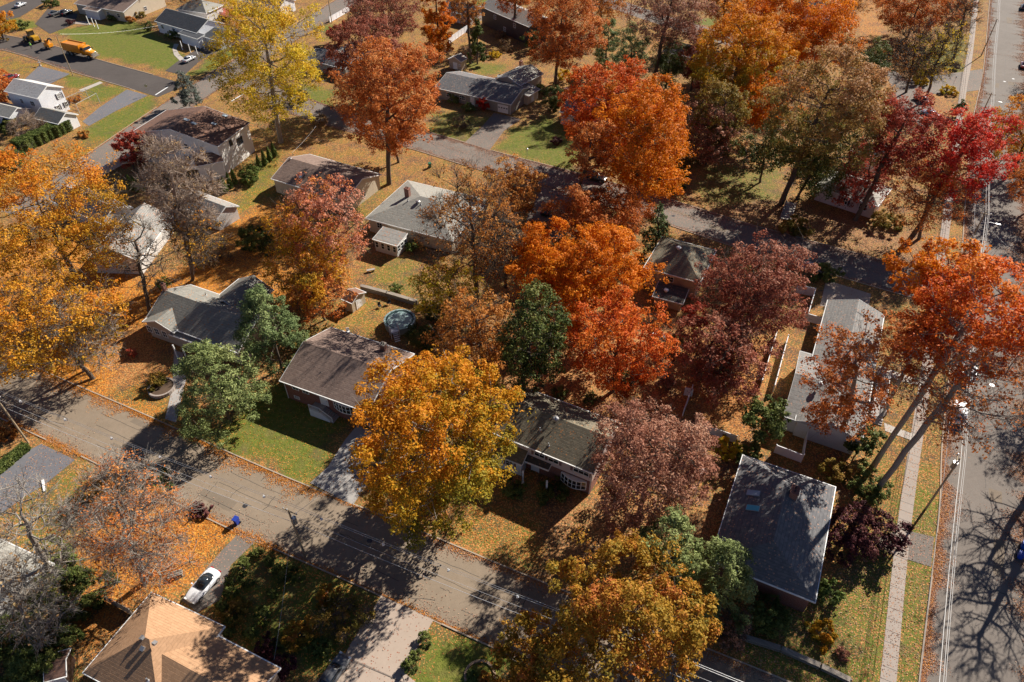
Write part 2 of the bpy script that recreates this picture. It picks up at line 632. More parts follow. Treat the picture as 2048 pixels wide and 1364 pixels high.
def make_tree(name, label, cat, loc, zc, Rr, V, pal, dens=1.0, leaf=None, twigs=0, nl=None, lean=(0, 0), barkm=None,
              grad=0.15, shape='round', gradx=0.0, group=None, trunk_r=None, holes=0.22, Ry=None, bias=0.5, twig_r=0.018, aspect=0.62, flat=0.75):
    """a tree at loc (x, y): trunk and limbs in one part, crown in another"""
    barkm = barkm or BARK_D
    if leaf is None:                   # smaller leaves near the camera
        leaf = 0.165 if loc[1] < 125 else 0.185
    x0, y0 = loc
    Ry = Ry or Rr
    H_ = zc + V
    if nl is None:
        nl = int(np.clip(7 * ((Rr * Ry) ** .5 * max(V, Rr * 0.6)) ** 0.62, 9, 120))
    u = dart(nl, 0.42, 0.93)
    ph = rng.uniform(0, 6.28, 6)
    az = np.arctan2(u[:, 1], u[:, 0])
    irr = 0.92 + 0.10 * np.sin(2 * az + ph[0]) + 0.13 * np.sin(3 * az + ph[1] + 1.5 * u[:, 2]) + 0.10 * np.sin(5 * az + ph[2] + 3 * u[:, 2]) + rng.normal(size=nl) * 0.07
    lr = 0.78 * (1.0 / nl) ** (1 / 3) * 1.38
    sc = np.array((Rr, Ry, V))
    if shape == 'cone':
        zz = rng.uniform(-0.95, 0.95, nl)
        rr = (1 - (zz + 1) / 2) ** 0.75
        aa = rng.uniform(0, 6.28, nl) + zz * 20
        q = np.sqrt(rng.uniform(0.3, 0.9, nl))
        u = np.stack((np.cos(aa) * rr * q, np.sin(aa) * rr * q, zz), 1)
        irr = np.ones(nl)
        lr *= 0.8
    if shape == 'column':
        zz = rng.uniform(-0.95, 0.9, nl)
        rr = np.sqrt(np.maximum(0.1, 1 - np.maximum(0, zz) ** 3)) * 0.8
        aa = rng.uniform(0, 6.28, nl)
        q = np.sqrt(rng.uniform(0.3, 0.9, nl))
        u = np.stack((np.cos(aa) * rr * q, np.sin(aa) * rr * q, zz), 1)
        irr = np.ones(nl)
    if shape == 'dome':
        zz = rng.uniform(-0.92, 0.95, nl)
        rr = (1 - ((zz + 1) / 2) ** 2.0) ** 0.75
        aa = np.arange(nl) * 2.399 + rng.normal(size=nl) * .25
        q = np.sqrt(rng.uniform(0.45, 0.95, nl))
        u = np.stack((np.cos(aa) * rr * q, np.sin(aa) * rr * q, zz), 1)
        irr = rng.uniform(.93, 1.05, nl)
        lr *= .92
    if shape == 'vase':
        f = 0.55 + 0.45 * np.clip((u[:, 2] + 1) / 1.2, 0, 1)
        irr = irr * f
    lob = u * sc * np.stack((irr, irr, np.ones(nl)), 1)
    ctr = np.array((x0 + lean[0], y0 + lean[1], zc))
    lob = lob + ctr
    lob[:, 2] = np.maximum(lob[:, 2] + (rng.normal(size=nl) * 0.09 * V if shape not in ('cone', 'column', 'dome') else 0), 0.3)
    rl = lr * (Rr * Ry * V) ** (1 / 3) * rng.uniform(0.65, 1.4, nl)
    if shape == 'cone':
        rl *= 0.55 + 0.75 * rr
    off = np.array((x0, y0, 0.0))
    root = empty(name, (x0, y0, 0), label, cat, group)
    rt = trunk_r or (0.05 + 0.0145 * H_)
    top = np.array((x0 + lean[0] * 0.9, y0 + lean[1] * 0.9, zc + V * (0.80 if shape in ('cone', 'column', 'dome') else 0.35)))
    tp, tr, p0, p1, r0, r1 = grow(lob, (x0, y0, -0.1), top, zc, rt)
    # ---- trunk and limbs
    mb = MB(off)
    tr = list(np.maximum(tr, 0.05))
    tr[0] *= 1.2
    mb.tube(tp, tr, 9)
    me_t = mb
    sv = segs_verts(p0, p1, np.maximum(r0, 0.022), np.maximum(r1, 0.018), 5) - off
    base_v = np.array(me_t.v)
    tv, tf = [], []
    tv = np.concatenate([base_v, sv])
    k0 = len(base_v)
    tf = list(me_t.f) + [(k0 + 4 * i, k0 + 4 * i + 1, k0 + 4 * i + 2, k0 + 4 * i + 3) for i in range(len(sv) // 4)]
    if twigs:
        n = nl * twigs
        li = np.repeat(np.arange(nl), twigs)
        d = unit(rng.normal(size=(n, 3)) + unit(lob - ctr)[li] * 0.7 + np.array((0, 0, 0.45)))
        L = rl[li] * rng.uniform(0.6, 1.35, n)
        mid = lob[li] + d * L[:, None] * 0.5 + rng.normal(size=(n, 3)) * 0.08
        end = lob[li] + d * L[:, None] + rng.normal(size=(n, 3)) * 0.12
        one = np.ones(n)
        v = [segs_verts(lob[li], mid, one * twig_r * 1.6, one * twig_r * 1.2, 3), segs_verts(mid, end, one * twig_r * 1.2, one * twig_r * 0.6, 3)]
        for _ in range(3):
            f = rng.uniform(0.2, 0.95, (n, 1))
            s_ = lob[li] + (end - lob[li]) * f
            dd = unit(d + rng.normal(size=(n, 3)) * 0.6)
            e_ = s_ + dd * (L * rng.uniform(0.3, 0.7, n))[:, None]
            v.append(segs_verts(s_, e_, one * twig_r, one * twig_r * 0.5, 3))
        v = np.concatenate(v) - off
        k0 = len(tv)
        tv = np.concatenate([tv, v])
        tf += [(k0 + 4 * i, k0 + 4 * i + 1, k0 + 4 * i + 2, k0 + 4 * i + 3) for i in range(len(v) // 4)]
    me = bpy.data.meshes.new('trunk')
    me.from_pydata(tv.tolist(), [], tf)
    me.update()
    link('trunk', me, barkm, root)
    # ---- leaves
    if dens > 0:
        N = int(560 * Rr * max(V, 0.5 * Rr, 0.8 * Ry) * dens * 0.86 * (0.17 / leaf) ** 1.6)
        wgt = rl ** 2 * np.where(rng.random(nl) < holes, 0.18, 1.0)
        kt = 10
        td = unit(rng.normal(size=(nl * kt, 3)) + np.repeat(unit(lob - ctr), kt, 0) * 0.45 + np.array((0, 0, 0.3)))
        tl = np.repeat(np.arange(nl), kt)
        tc_ = lob[tl] + td * (rl[tl] * rng.uniform(0.45, 1.08, nl * kt))[:, None] * np.array((1, 1, flat))
        trd = rl[tl] * rng.uniform(0.23, 0.46, nl * kt)
        tw = wgt[tl] * trd ** 2 / rl[tl] ** 2 * np.where(rng.random(nl * kt) < 0.24, 0.06, 1.0)
        ti = rng.choice(nl * kt, N, p=tw / tw.sum())
        li = tl[ti]
        d = unit(rng.normal(size=(N, 3)) + np.array((0, 0, 0.35)))
        c = tc_[ti] + d * (trd[ti] * rng.uniform(0.2, 1.0, N) ** 0.5)[:, None] * np.array((1, 1, 0.8)) + rng.normal(size=(N, 3)) * 0.05
        tlt = rng.uniform(-0.16, 0.16, nl * kt)
        keep = c[:, 2] > 0.12
        c, li, d, ti = c[keep], li[keep], d[keep], ti[keep]
        n = len(c)
        nrm = unit(d * 0.75 + unit(c - ctr) * 0.3 + np.array((0, 0, 0.4)) + rng.normal(size=(n, 3)) * bias * 1.15)
        lt = rng.uniform(-0.24, 0.24, nl)
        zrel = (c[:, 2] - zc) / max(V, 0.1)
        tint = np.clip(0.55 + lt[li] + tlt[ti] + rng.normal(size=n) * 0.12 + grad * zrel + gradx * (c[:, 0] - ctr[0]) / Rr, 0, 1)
        along = None
        if aspect < 0.4:
            along = d + rng.normal(size=(n, 3)) * 0.5
        m = leaves_mesh('crown', c - off, nrm, leaf * rng.uniform(0.6, 1.35, n), tint, aspect, along)
        link('crown', m, leaf_mat('leaf_' + pal, PAL[pal], 0.18 if pal in ('pine', 'palepine', 'spruce', 'yew', 'arbor', 'green', 'purple') else 0.36), root)
    return root


def tree(name, label, bbox, base, pal, cat='tree', hc=None, **kw):
    """bbox: what the crown covers in the photo; base: where its trunk meets the ground there"""
    x0, y0, x1, y1 = bbox
    cx, cy = (x0 + x1) / 2, (y0 + y1) / 2
    al = PITCH + math.atan((cy - 682) / FPX)

    sz = {}
    ryf = kw.pop('ryf', None)

    def size(by):
        X, zc = at_plane_y(cx, cy, by)
        t = depth_at(cx, cy, by)
        Rr = (x1 - x0) / 2 * t / FPX
        A = (y1 - y0) / 2 * t / FPX
        V2 = A * A - (Rr * math.sin(al)) ** 2
        V = math.sqrt(max(V2, (0.45 * Rr * math.cos(al)) ** 2)) / math.cos(al)
        Ry = Rr
        if 'shape' not in kw and V > 1.05 * Rr and not isinstance(base, tuple):
            V = 1.05 * Rr
            Ry = math.sqrt(max(A * A - (V * math.cos(al)) ** 2, Rr * Rr * 0.5)) / math.sin(al)
            if Ry > 1.3 * Rr:
                Ry = 1.3 * Rr
                V = math.sqrt(max(A * A - (Ry * math.sin(al)) ** 2, (.5 * Rr) ** 2)) / math.cos(al)
        if ryf:
            Ry = ryf * Rr
            V = math.sqrt(max(A * A - (Ry * math.sin(al)) ** 2, (.55 * Rr) ** 2)) / math.cos(al)
        sz['Ry'] = Ry
        return X, zc, Rr, V
    if isinstance(base, tuple):
        bx, by = P(*base)
    else:                              # trunk hidden: stand it where the crown's underside is `base` metres up
        by = P(cx, cy)[1]
        for _ in range(400):
            X, zc, Rr, V = size(by)
            if zc - V >= base:
                break
            by -= 0.1
        bx = X
    X, zc, Rr, V = size(by)
    V = min(max(V, 0.55 * Rr), 1.7 * Rr if 'shape' not in kw else 4 * Rr)
    lowest = 0.25 if kw.get('low') else 1.2
    kw.pop('low', None)
    if zc - V < lowest:
        V = max(0.4 * Rr, min(V, zc - lowest)) if zc - lowest > 0.3 else 0.5 * Rr
    TREELOG.append((name, label[:34], round(bx), round(by), 'zc', round(zc, 1), 'R', round(Rr, 1), 'V', round(V, 1), 'lean', round(X - bx, 1)))
    lean = (float(np.clip(X - bx, -3.0, 3.0)), 0.0)
    if abs(X - bx) > 3:
        bx = X - lean[0]
    return make_tree(name, label, cat, (bx, by), zc, Rr, V, pal, lean=lean, Ry=sz['Ry'], **kw)


def shrub(name, label, px, py, r, h, pal, cat='shrub', group=None, dens=1.5, leaf=0.11, sx=1.0, **kw):
    x, y = P(px, py)
    a = dict(trunk_r=0.05, holes=0.03, nl=kw.pop('nl', 12))
    a.update(kw)
    return make_tree(name, label, cat, (x, y), h * 0.52, r, h * 0.46, pal, dens=dens, leaf=leaf, group=group, **a)


def arbor(name, label, px, py, r, h, pal='arbor', group=None, cat='evergreen'):
    x, y = P(px, py)
    return cone_at(name, label, x, y, r, h, pal, group, cat)


def cone_at(name, label, x, y, r, h, pal='arbor', group=None, cat='evergreen'):
    root = empty(name, (x, y, 0), label, cat, group)
    mb = MB()
    mb.tube([(0, 0, -0.05), (0, 0, h * 0.9)], [0.09, 0.02], 6)
    mb.build('trunk', BARK_D, root)
    N = int(520 * r * h)
    z = rng.uniform(0, 1, N) ** 1.25
    prof = np.minimum(1, z * 7 + 0.25) * (1 - z) ** 0.62
    a = rng.uniform(0, 6.28, N)
    rad = r * prof * (0.80 + 0.14 * np.sin(a * 5 + z * 19)) * rng.uniform(0.65, 1.08, N)
    c = np.stack((np.cos(a) * rad, np.sin(a) * rad, z * h + 0.1), 1)
    nrm = np.stack((np.cos(a), np.sin(a), np.full(N, 0.5)), 1) + rng.normal(size=(N, 3)) * 0.45
    tint = np.clip(0.45 + 0.2 * np.sin(a * 5 + z * 19) + rng.normal(size=N) * 0.18, 0, 1)
    m = leaves_mesh('crown', c, nrm, 0.13 * rng.uniform(0.6, 1.4, N), tint, 0.45, along=np.array([[0, 0, 1.0]]) + rng.normal(size=(N, 3)) * 0.4)
    link('crown', m, leaf_mat('leaf_' + pal, PAL[pal], 0.15), root)
    return root


def hedge(name, label, pa, pb, width, h, pal, cat='hedge', lump=0.15):
    a, b = P(*pa), P(*pb)
    L = float(np.linalg.norm(b - a))
    e = (b - a) / L
    nn = np.array((-e[1], e[0]))
    o = (a + b) / 2
    N = int(260 * (L * width + 2 * h * (L + width)) * 0.8)
    q = rng.uniform(-1, 1, (N, 3))
    face = rng.choice(3, N, p=np.array((L * width, 2 * h * L * 0.7, 2 * h * width)) / (L * width + 2 * h * L * 0.7 + 2 * h * width))
    q[face == 0, 2] = 1
    q[face == 1, 1] = np.sign(q[face == 1, 1])
    q[face == 2, 0] = np.sign(q[face == 2, 0])
    q0 = q.copy()
    q = q * rng.uniform(0.82, 1.02, (N, 1))
    lum = 1 + lump * np.sin(q0[:, 0] * L * 1.3) * np.cos(q0[:, 1] * 3 + q0[:, 0] * L * 0.6)
    xy = q[:, 0:1] * e * (L / 2) + q[:, 1:2] * nn * (width / 2) * lum[:, None]
    z = (q[:, 2] + 1) / 2 * h * (0.9 + 0.12 * lum)
    c = np.column_stack((xy, z + 0.05))
    nr = np.column_stack((np.where(face == 2, q0[:, 0], 0)[:, None] * e + np.where(face == 1, q0[:, 1], 0)[:, None] * nn, np.where(face == 0, 1, 0.3)))
    nr = nr + rng.normal(size=(N, 3)) * 0.5
    tint = np.clip(0.45 + 0.25 * (lum - 1) / max(lump, 0.01) + rng.normal(size=N) * 0.2, 0, 1)
    root = empty(name, (o[0], o[1], 0), label, cat)
    m = leaves_mesh('foliage', c, nr, 0.13 * rng.uniform(0.6, 1.4, N), tint, 0.6)
    link('foliage', m, leaf_mat('leaf_' + pal, PAL[pal], 0.15), root)
    mb = MB()
    k = max(2, int(L / 0.9))
    for i in range(k):
        p = e * (L * ((i + 0.5) / k - 0.5))
        mb.tube([(*p, -0.05), (*(p + rng.normal(size=2) * 0.1), h * 0.5), (*(p + rng.normal(size=2) * 0.3), h * 0.9)], [0.05, 0.04, 0.02], 5)
    mb.build('stems', BARK_D, root)
    return root
# ------------------------------------------------------------------ houses
WHITE = paint('white_trim', (0.78, 0.78, 0.76), 0.45, var=0.05)
GLASS = glass()
METAL = paint('grey_metal', (0.42, 0.42, 0.42), 0.35, 0.6)
DARKM = paint('dark_metal', (0.05, 0.05, 0.055), 0.4, 0.3)
CHIM = brick('chimney_brick', (0.26, 0.10, 0.07), (0.20, 0.075, 0.05), (0.30, 0.26, 0.22))


class Body:
    pass


class House:
    def __init__(s, name, label, cat='house'):
        s.name, s.label, s.cat = name, label, cat
        s.root = None
        s.bodies = []

    def body(s, A, B, D=None, W=None, he=3.0, hr=5.0, kind='gable', axis='x', oh=0.4, roof=None, wall=None, ea=0.0, eb=0.0,
             wall2=None, split=0.0, gut=True, inset=1.0, th=0.2):
        a, b = P(*A, he), P(*B, he)
        ex = (b - a) / np.linalg.norm(b - a)
        n = np.array((-ex[1], ex[0]))
        a = a - ex * ea
        b = b + ex * eb
        dep = W if W is not None else float(np.dot(P(*D, he) - a, n))
        if dep < 0:
            a, b = b, a
            ex, n, dep = -ex, -n, -dep
        L = float(np.linalg.norm(b - a))
        o = Body()
        o.a, o.ex, o.n, o.L, o.W, o.he, o.hr, o.oh, o.axis, o.kind = a, ex, n, L, dep, he, hr, oh, axis, kind
        if s.root is None:
            c = a + ex * L / 2 + n * dep / 2
            s.root = empty(s.name, (c[0], c[1], 0), s.label, s.cat)
            s.off = np.array((c[0], c[1], 0))
        s.bodies.append(o)
        s.cur = o
        W = dep

        def wd(x, y, z):
            q = a + ex * x + n * y
            return np.array((q[0], q[1], z))
        o.wd = wd
        e3 = np.array((*ex, 0))
        n3 = np.array((*n, 0))
        o.e3, o.n3 = e3, n3
        o.ix = oh if (kind == 'hip' or axis == 'y') else 0.28      # wall inset along x ends
        o.iy = oh if (kind == 'hip' or axis == 'x') else 0.28
        rm, wm, gm, w2 = MB(s.off), MB(s.off), MB(s.off), MB(s.off)
        if kind == 'gable':
            if axis == 'x':
                sec = [(0, he), (W / 2, hr), (W, he), (W, he - th), (W / 2, hr - th), (0, he - th)]
                rm.prism([wd(0, y, z) for y, z in sec], e3 * L)
                sl = (hr - he) / (W / 2)
                zw = he + sl * oh - th - 0.03
                wm.prism([wd(o.ix, oh, split), wd(o.ix, W - oh, split), wd(o.ix, W - oh, zw), wd(o.ix, W / 2, hr - th - 0.03), wd(o.ix, oh, zw)], e3 * (L - 2 * o.ix))
                for y0, sg in ((-0.003, -1), (W + 0.003, 1)):
                    gm.prism([wd(-0.05, y0, he - th - 0.02), wd(-0.05, y0 + sg * 0.11, he - th + 0.02), wd(-0.05, y0 + sg * 0.12, he + 0.0), wd(-0.05, y0, he + 0.0)], e3 * (L + 0.1))
                for x0 in (-0.06, L + 0.003):
                    gm.prism([wd(x0, y, z) for y, z in [(0.003, he - th - 0.01), (W / 2, hr - th - 0.01), (W - 0.003, he - th - 0.01), (W - 0.003, he + 0.02), (W / 2, hr + 0.025), (0.003, he + 0.02)]], e3 * 0.057)
            else:
                sec = [(0, he), (L / 2, hr), (L, he), (L, he - th), (L / 2, hr - th), (0, he - th)]
                rm.prism([wd(x, 0, z) for x, z in sec], n3 * W)
                sl = (hr - he) / (L / 2)
                zw = he + sl * oh - th - 0.03
                wm.prism([wd(oh, o.iy, split), wd(L - oh, o.iy, split), wd(L - oh, o.iy, zw), wd(L / 2, o.iy, hr - th - 0.03), wd(oh, o.iy, zw)], n3 * (W - 2 * o.iy))
                for x0, sg in ((-0.003, -1), (L + 0.003, 1)):
                    gm.prism([wd(x0, -0.05, he - th - 0.02), wd(x0 + sg * 0.11, -0.05, he - th + 0.02), wd(x0 + sg * 0.12, -0.05, he), wd(x0, -0.05, he)], n3 * (W + 0.1))
                for y0 in (-0.06, W + 0.003):
                    gm.prism([wd(x, y0, z) for x, z in [(0.003, he - th - 0.01), (L / 2, hr - th - 0.01), (L - 0.003, he - th - 0.01), (L - 0.003, he + 0.02), (L / 2, hr + 0.025), (0.003, he + 0.02)]], n3 * 0.057)
        elif kind == 'hip':
            if L >= W:
                r1, r2 = (W / 2 * inset, W / 2), (L - W / 2 * inset, W / 2)
                if r2[0] - r1[0] < 0.3:
                    r1, r2 = (L / 2 - 0.15, W / 2), (L / 2 + 0.15, W / 2)
                fs = [(0, 1, 5, 4), (1, 2, 5), (2, 3, 4, 5), (3, 0, 4)]
            else:
                r1, r2 = (L / 2, L / 2 * inset), (L / 2, W - L / 2 * inset)
                if r2[1] - r1[1] < 0.3:
                    r1, r2 = (L / 2, W / 2 - 0.15), (L / 2, W / 2 + 0.15)
                fs = [(0, 1, 4), (1, 2, 5, 4), (2, 3, 5), (3, 0, 4, 5)]
            vs = [wd(0, 0, he), wd(L, 0, he), wd(L, W, he), wd(0, W, he), wd(*r1, hr), wd(*r2, hr)]
            vs += [wd(0, 0, he - th), wd(L, 0, he - th), wd(L, W, he - th), wd(0, W, he - th)]
            fs += [(6, 7, 1, 0), (7, 8, 2, 1), (8, 9, 3, 2), (9, 6, 0, 3), (9, 8, 7, 6)]
            rm.add(vs, fs)
            zw = he - th - 0.004
            wm.prism([wd(oh, oh, split), wd(L - oh, oh, split), wd(L - oh, W - oh, split), wd(oh, W - oh, split)], (0, 0, zw - split))
            for (x0, y0, dx, dy) in ((-0.1, -0.1, L + 0.2, 0.097), (-0.1, W + 0.003, L + 0.2, 0.097), (-0.1, -0.002, 0.097, W + 0.004), (L + 0.003, -0.002, 0.097, W + 0.004)):
                gm.prism([wd(x0, y0, he - th - 0.02), wd(x0 + dx, y0, he - th - 0.02), wd(x0 + dx, y0 + dy, he - th - 0.02), wd(x0, y0 + dy, he - th - 0.02)], (0, 0, 0.2))
        elif kind == 'shed':       # one slope: he at the front, hr at the back
            rm.prism([wd(0, y, z) for y, z in [(0, he), (W, hr), (W, hr - th), (0, he - th)]], e3 * L)
            sl = (hr - he) / W
            wm.prism([wd(o.ix, oh, split), wd(o.ix, W - 0.01, split), wd(o.ix, W - 0.01, hr - th - 0.03), wd(o.ix, oh, he + sl * oh - th - 0.03)], e3 * (L - 2 * o.ix))
            gm.prism([wd(-0.05, -0.003, he - th - 0.02), wd(-0.05, -0.11, he - th), wd(-0.05, -0.12, he), wd(-0.05, -0.003, he)], e3 * (L + 0.1))
            for x0 in (-0.06, L + 0.003):
                gm.prism([wd(x0, y, z) for y, z in [(0.003, he + 0.02), (W, hr + 0.02), (W, hr - th), (0.003, he - th)]], e3 * 0.057)
        if split:
            i = o.ix
            w2.prism([wd(i + 0.05, o.iy + 0.05, 0), wd(L - i - 0.05, o.iy + 0.05, 0), wd(L - i - 0.05, W - o.iy - 0.05, 0), wd(i + 0.05, W - o.iy - 0.05, 0)], (0, 0, split - 0.003))
            w2.build('lower_wall', wall2, s.root)
        rm.build('roof', roof, s.root)
        wm.build('wall', wall, s.root)
        if gut:
            gm.build('gutter', WHITE if gut is True else gut, s.root)
        return s

    # where the view through a photo pixel meets a wall of the current body -> (along, z)
    def hit(s, side, px, py):
        o = s.cur
        if side == 'F':
            p0, nn, ax = o.wd(0, o.iy, 0), -o.n3, o.e3
        elif side == 'B':
            p0, nn, ax = o.wd(0, o.W - o.iy, 0), o.n3, o.e3
        elif side == 'L':
            p0, nn, ax = o.wd(o.ix, 0, 0), -o.e3, o.n3
        else:
            p0, nn, ax = o.wd(o.L - o.ix, 0, 0), o.e3, o.n3
        u, v = (px - 1024) / FPX, (py - 682) / FPX
        d = np.array((u, CT - v * ST, -ST - v * CT))
        c0 = np.array((0, 0, CAM_H))
        t = np.dot(p0 - c0, nn) / np.dot(d, nn)
        q = c0 + d * t
        return q, nn, ax

    def end(s):
        """the gable / end side that looks towards the camera"""
        o = s.cur
        c = o.a + o.ex * o.L / 2
        return 'L' if np.dot(-o.ex, -c) > 0 else 'R'

    def place(s, side, px, py, z=None, frac=None):
        o = s.cur
        if frac is not None:
            if side in 'FB':
                q = o.wd(o.L * frac, o.iy if side == 'F' else o.W - o.iy, z)
                return q, (-o.n3 if side == 'F' else o.n3), o.e3
            q = o.wd(o.ix if side == 'L' else o.L - o.ix, o.W * frac, z)
            return q, (-o.e3 if side == 'L' else o.e3), o.n3
        q, nn, ax = s.hit(side, px, py)
        if z is not None:
            q[2] = z
        q[2] = float(np.clip(q[2], 0.4, o.hr + 1))
        return q, nn, ax

    def window(s, side, px=0, py=0, w_=1.1, h_=1.2, z=None, frac=None, shutters=None, bars=1, frame=None):
        q, nn, ax = s.place(side, px, py, z, frac)
        up = np.array((0, 0, 1.0))
        f = MB(s.off)
        k = 0.09
        for sg in (-1, 1):
            f.obox(q + nn * 0.04 + ax * sg * (w_ / 2), ax, nn, up, k, 0.09, h_ + k)
            f.obox(q + nn * 0.04 + up * sg * (h_ / 2), ax, nn, up, w_ - k, 0.084, k)
        for i in range(bars):
            f.obox(q + nn * 0.045 + ax * w_ * ((i + 1) / (bars + 1) - 0.5), ax, nn, up, 0.05, 0.06, h_ - k)
        f.obox(q + nn * 0.043, ax, nn, up, w_ - k, 0.052, 0.05)
        fo = f.build('window', frame or WHITE, s.root)
        g = MB(s.off)
        g.obox(q + nn * 0.02, ax, nn, up, w_ - k * 1.02, 0.03, h_ - k * 1.02)
        g.build('pane', GLASS, fo)
        if shutters is not None:
            for sg in (-1, 1):
                m = MB(s.off)
                m.obox(q + nn * 0.03 + ax * sg * (w_ / 2 + 0.26), ax, nn, up, 0.36, 0.05, h_ + 0.1)
                m.build('shutter', shutters, s.root)
        return s

    def bow(s, side, px, py, w_=3.2, h_=1.5, z=None, panes=6, depth=0.5):
        q, nn, ax = s.place(side, px, py, z)
        up = np.array((0, 0, 1.0))
        f, g = MB(s.off), MB(s.off)
        pts = []
        for i in range(panes + 1):
            t = i / panes
            pts.append(q + ax * w_ * (t - 0.5) + nn * (0.06 + depth * math.sin(math.pi * t)))
        for i, p in enumerate(pts):
            f.obox(p, ax, nn, up, 0.09, 0.1, h_)
        for i in range(panes):
            m = (pts[i] + pts[i + 1]) / 2
            d = pts[i + 1] - pts[i]
            L = np.linalg.norm(d)
            d = d / L
            nq = np.cross(d, up)
            for zz in (-h_ / 2, 0, h_ / 2):
                f.obox(m + up * zz, d, nq, up, L, 0.08, 0.1 if zz else 0.05)
            g.obox(m, d, nq, up, L - 0.05, 0.03, h_ - 0.1)
        for zz, e in ((h_ / 2 + 0.08, 0.1), (-h_ / 2 - 0.08, 0.05)):
            f.prism([p + nn * e + up * zz for p in pts] + [q + ax * w_ * 0.5 - nn * 0.0 + up * zz, q - ax * w_ * 0.5 + up * zz], (0, 0, 0.06))
        fo = f.build('bow_window', WHITE, s.root)
        g.build('pane', GLASS, fo)
        return s

    def door(s, side, px=0, py=0, w_=1.0, h_=2.1, z0=0.3, col=None, frac=None):
        q, nn, ax = s.place(side, px, py, z0 + h_ / 2, frac)
        up = np.array((0, 0, 1.0))
        f = MB(s.off)
        f.obox(q + nn * 0.03, ax, nn, up, w_, 0.05, h_)
        for dz in (-0.5, 0.45):
            f.obox(q + nn * 0.06 + up * dz, ax, nn, up, w_ * 0.6, 0.02, 0.7)
        d = f.build('door', col or WHITE, s.root)
        h = MB(s.off)
        h.obox(q + nn * 0.09 + ax * w_ * 0.38, ax, nn, up, 0.06, 0.06, 0.12)
        h.build('handle', METAL, d)
        t = MB(s.off)
        for sg in (-1, 1):
            t.obox(q + nn * 0.035 + ax * sg * (w_ / 2 + 0.06), ax, nn, up, 0.1, 0.07, h_ + 0.1)
        t.obox(q + nn * 0.038 + up * (h_ / 2 + 0.07), ax, nn, up, w_ + 0.24, 0.08, 0.1)
        t.build('door_frame', WHITE, d)
        return s

    def garage(s, side, px=0, py=0, w_=2.6, h_=2.1, frac=None, col=None):
        q, nn, ax = s.place(side, px, py, h_ / 2 + 0.03, frac)
        up = np.array((0, 0, 1.0))
        f = MB(s.off)
        for i in range(4):
            f.obox(q + nn * 0.03 + up * (h_ * (i + 0.5) / 4 - h_ / 2), ax, nn, up, w_, 0.05, h_ / 4 - 0.03)
        d = f.build('garage_door', col or WHITE, s.root)
        g = MB(s.off)
        for i in range(4):
            g.obox(q + nn * 0.06 + up * (h_ * 0.62 - h_ / 2) + ax * w_ * ((i + 0.5) / 4 - 0.5), ax, nn, up, w_ / 4 * 0.6, 0.02, h_ / 4 * 0.5)
        g.build('pane', GLASS, d)
        return s

    # a point of the roof under a photo pixel ('f' front slope, 'b' back slope, 'l' / 'r' end slopes)
    def roof_pt(s, px, py, slope='f'):
        o = s.cur
        if o.kind == 'shed':
            p0, run, up_ = o.wd(0, 0, o.he), o.n3, (o.hr - o.he) / o.W
            hx = o.e3
        elif slope in 'fb':
            w_ = o.W / 2
            p0, run = (o.wd(0, 0, o.he), o.n3) if slope == 'f' else (o.wd(0, o.W, o.he), -o.n3)
            up_ = (o.hr - o.he) / w_
            if o.kind == 'hip' and o.L < o.W:
                up_ = (o.hr - o.he) / (o.L / 2)
            hx = o.e3
        else:
            p0, run = (o.wd(0, 0, o.he), o.e3) if slope == 'l' else (o.wd(o.L, 0, o.he), -o.e3)
            up_ = (o.hr - o.he) / (min(o.L, o.W) / 2 if o.kind == 'hip' else o.L / 2)
            hx = o.n3
        sv = run + np.array((0, 0, up_))
        sv = sv / np.linalg.norm(sv)
        nn = np.cross(hx, sv)
        if nn[2] < 0:
            nn = -nn
        u, v = (px - 1024) / FPX, (py - 682) / FPX
        d = np.array((u, CT - v * ST, -ST - v * CT))
        c0 = np.array((0, 0, CAM_H))
        t = np.dot(p0 - c0, nn) / np.dot(d, nn)
        return c0 + d * t, hx, sv, nn

    def skylight(s, px, py, w_=0.7, l_=1.2, slope='f', col=None):
        q, hx, sv, nn = s.roof_pt(px, py, slope)
        f = MB(s.off)
        f.obox(q + nn * 0.06, hx, sv, nn, w_, l_, 0.14)
        fo = f.build('skylight', METAL, s.root)
        g = MB(s.off)
        g.obox(q + nn * 0.14, hx, sv, nn, w_ - 0.12, l_ - 0.12, 0.03)
        g.build('pane', col or paint('skylight_glass', (0.35, 0.42, 0.48), 0.15), fo)
        return s

    def vent(s, px, py, slope='f', kind='box', mat=None):
        q, hx, sv, nn = s.roof_pt(px, py, slope)
        f = MB(s.off)
        if kind == 'box':
            f.obox(q + nn * 0.12, hx, sv, nn, 0.36, 0.36, 0.26)
            f.obox(q + nn * 0.27, hx, sv, nn, 0.46, 0.46, 0.05)
        elif kind == 'pipe':
            f.tube([q - np.array((0, 0, 0.1)), q + np.array((0, 0, 0.5))], 0.09, 8)
            f.lathe(q + np.array((0, 0, 0.0)), [(0.2, 0.0), (0.1, 0.12)], 10)
        else:
            f.lathe(q, [(0.22, -0.1), (0.22, 0.2), (0.42, 0.24), (0.45, 0.4), (0.3, 0.52), (0.05, 0.56)], 14)
        f.build('roof_vent', mat or METAL, s.root)
        return s

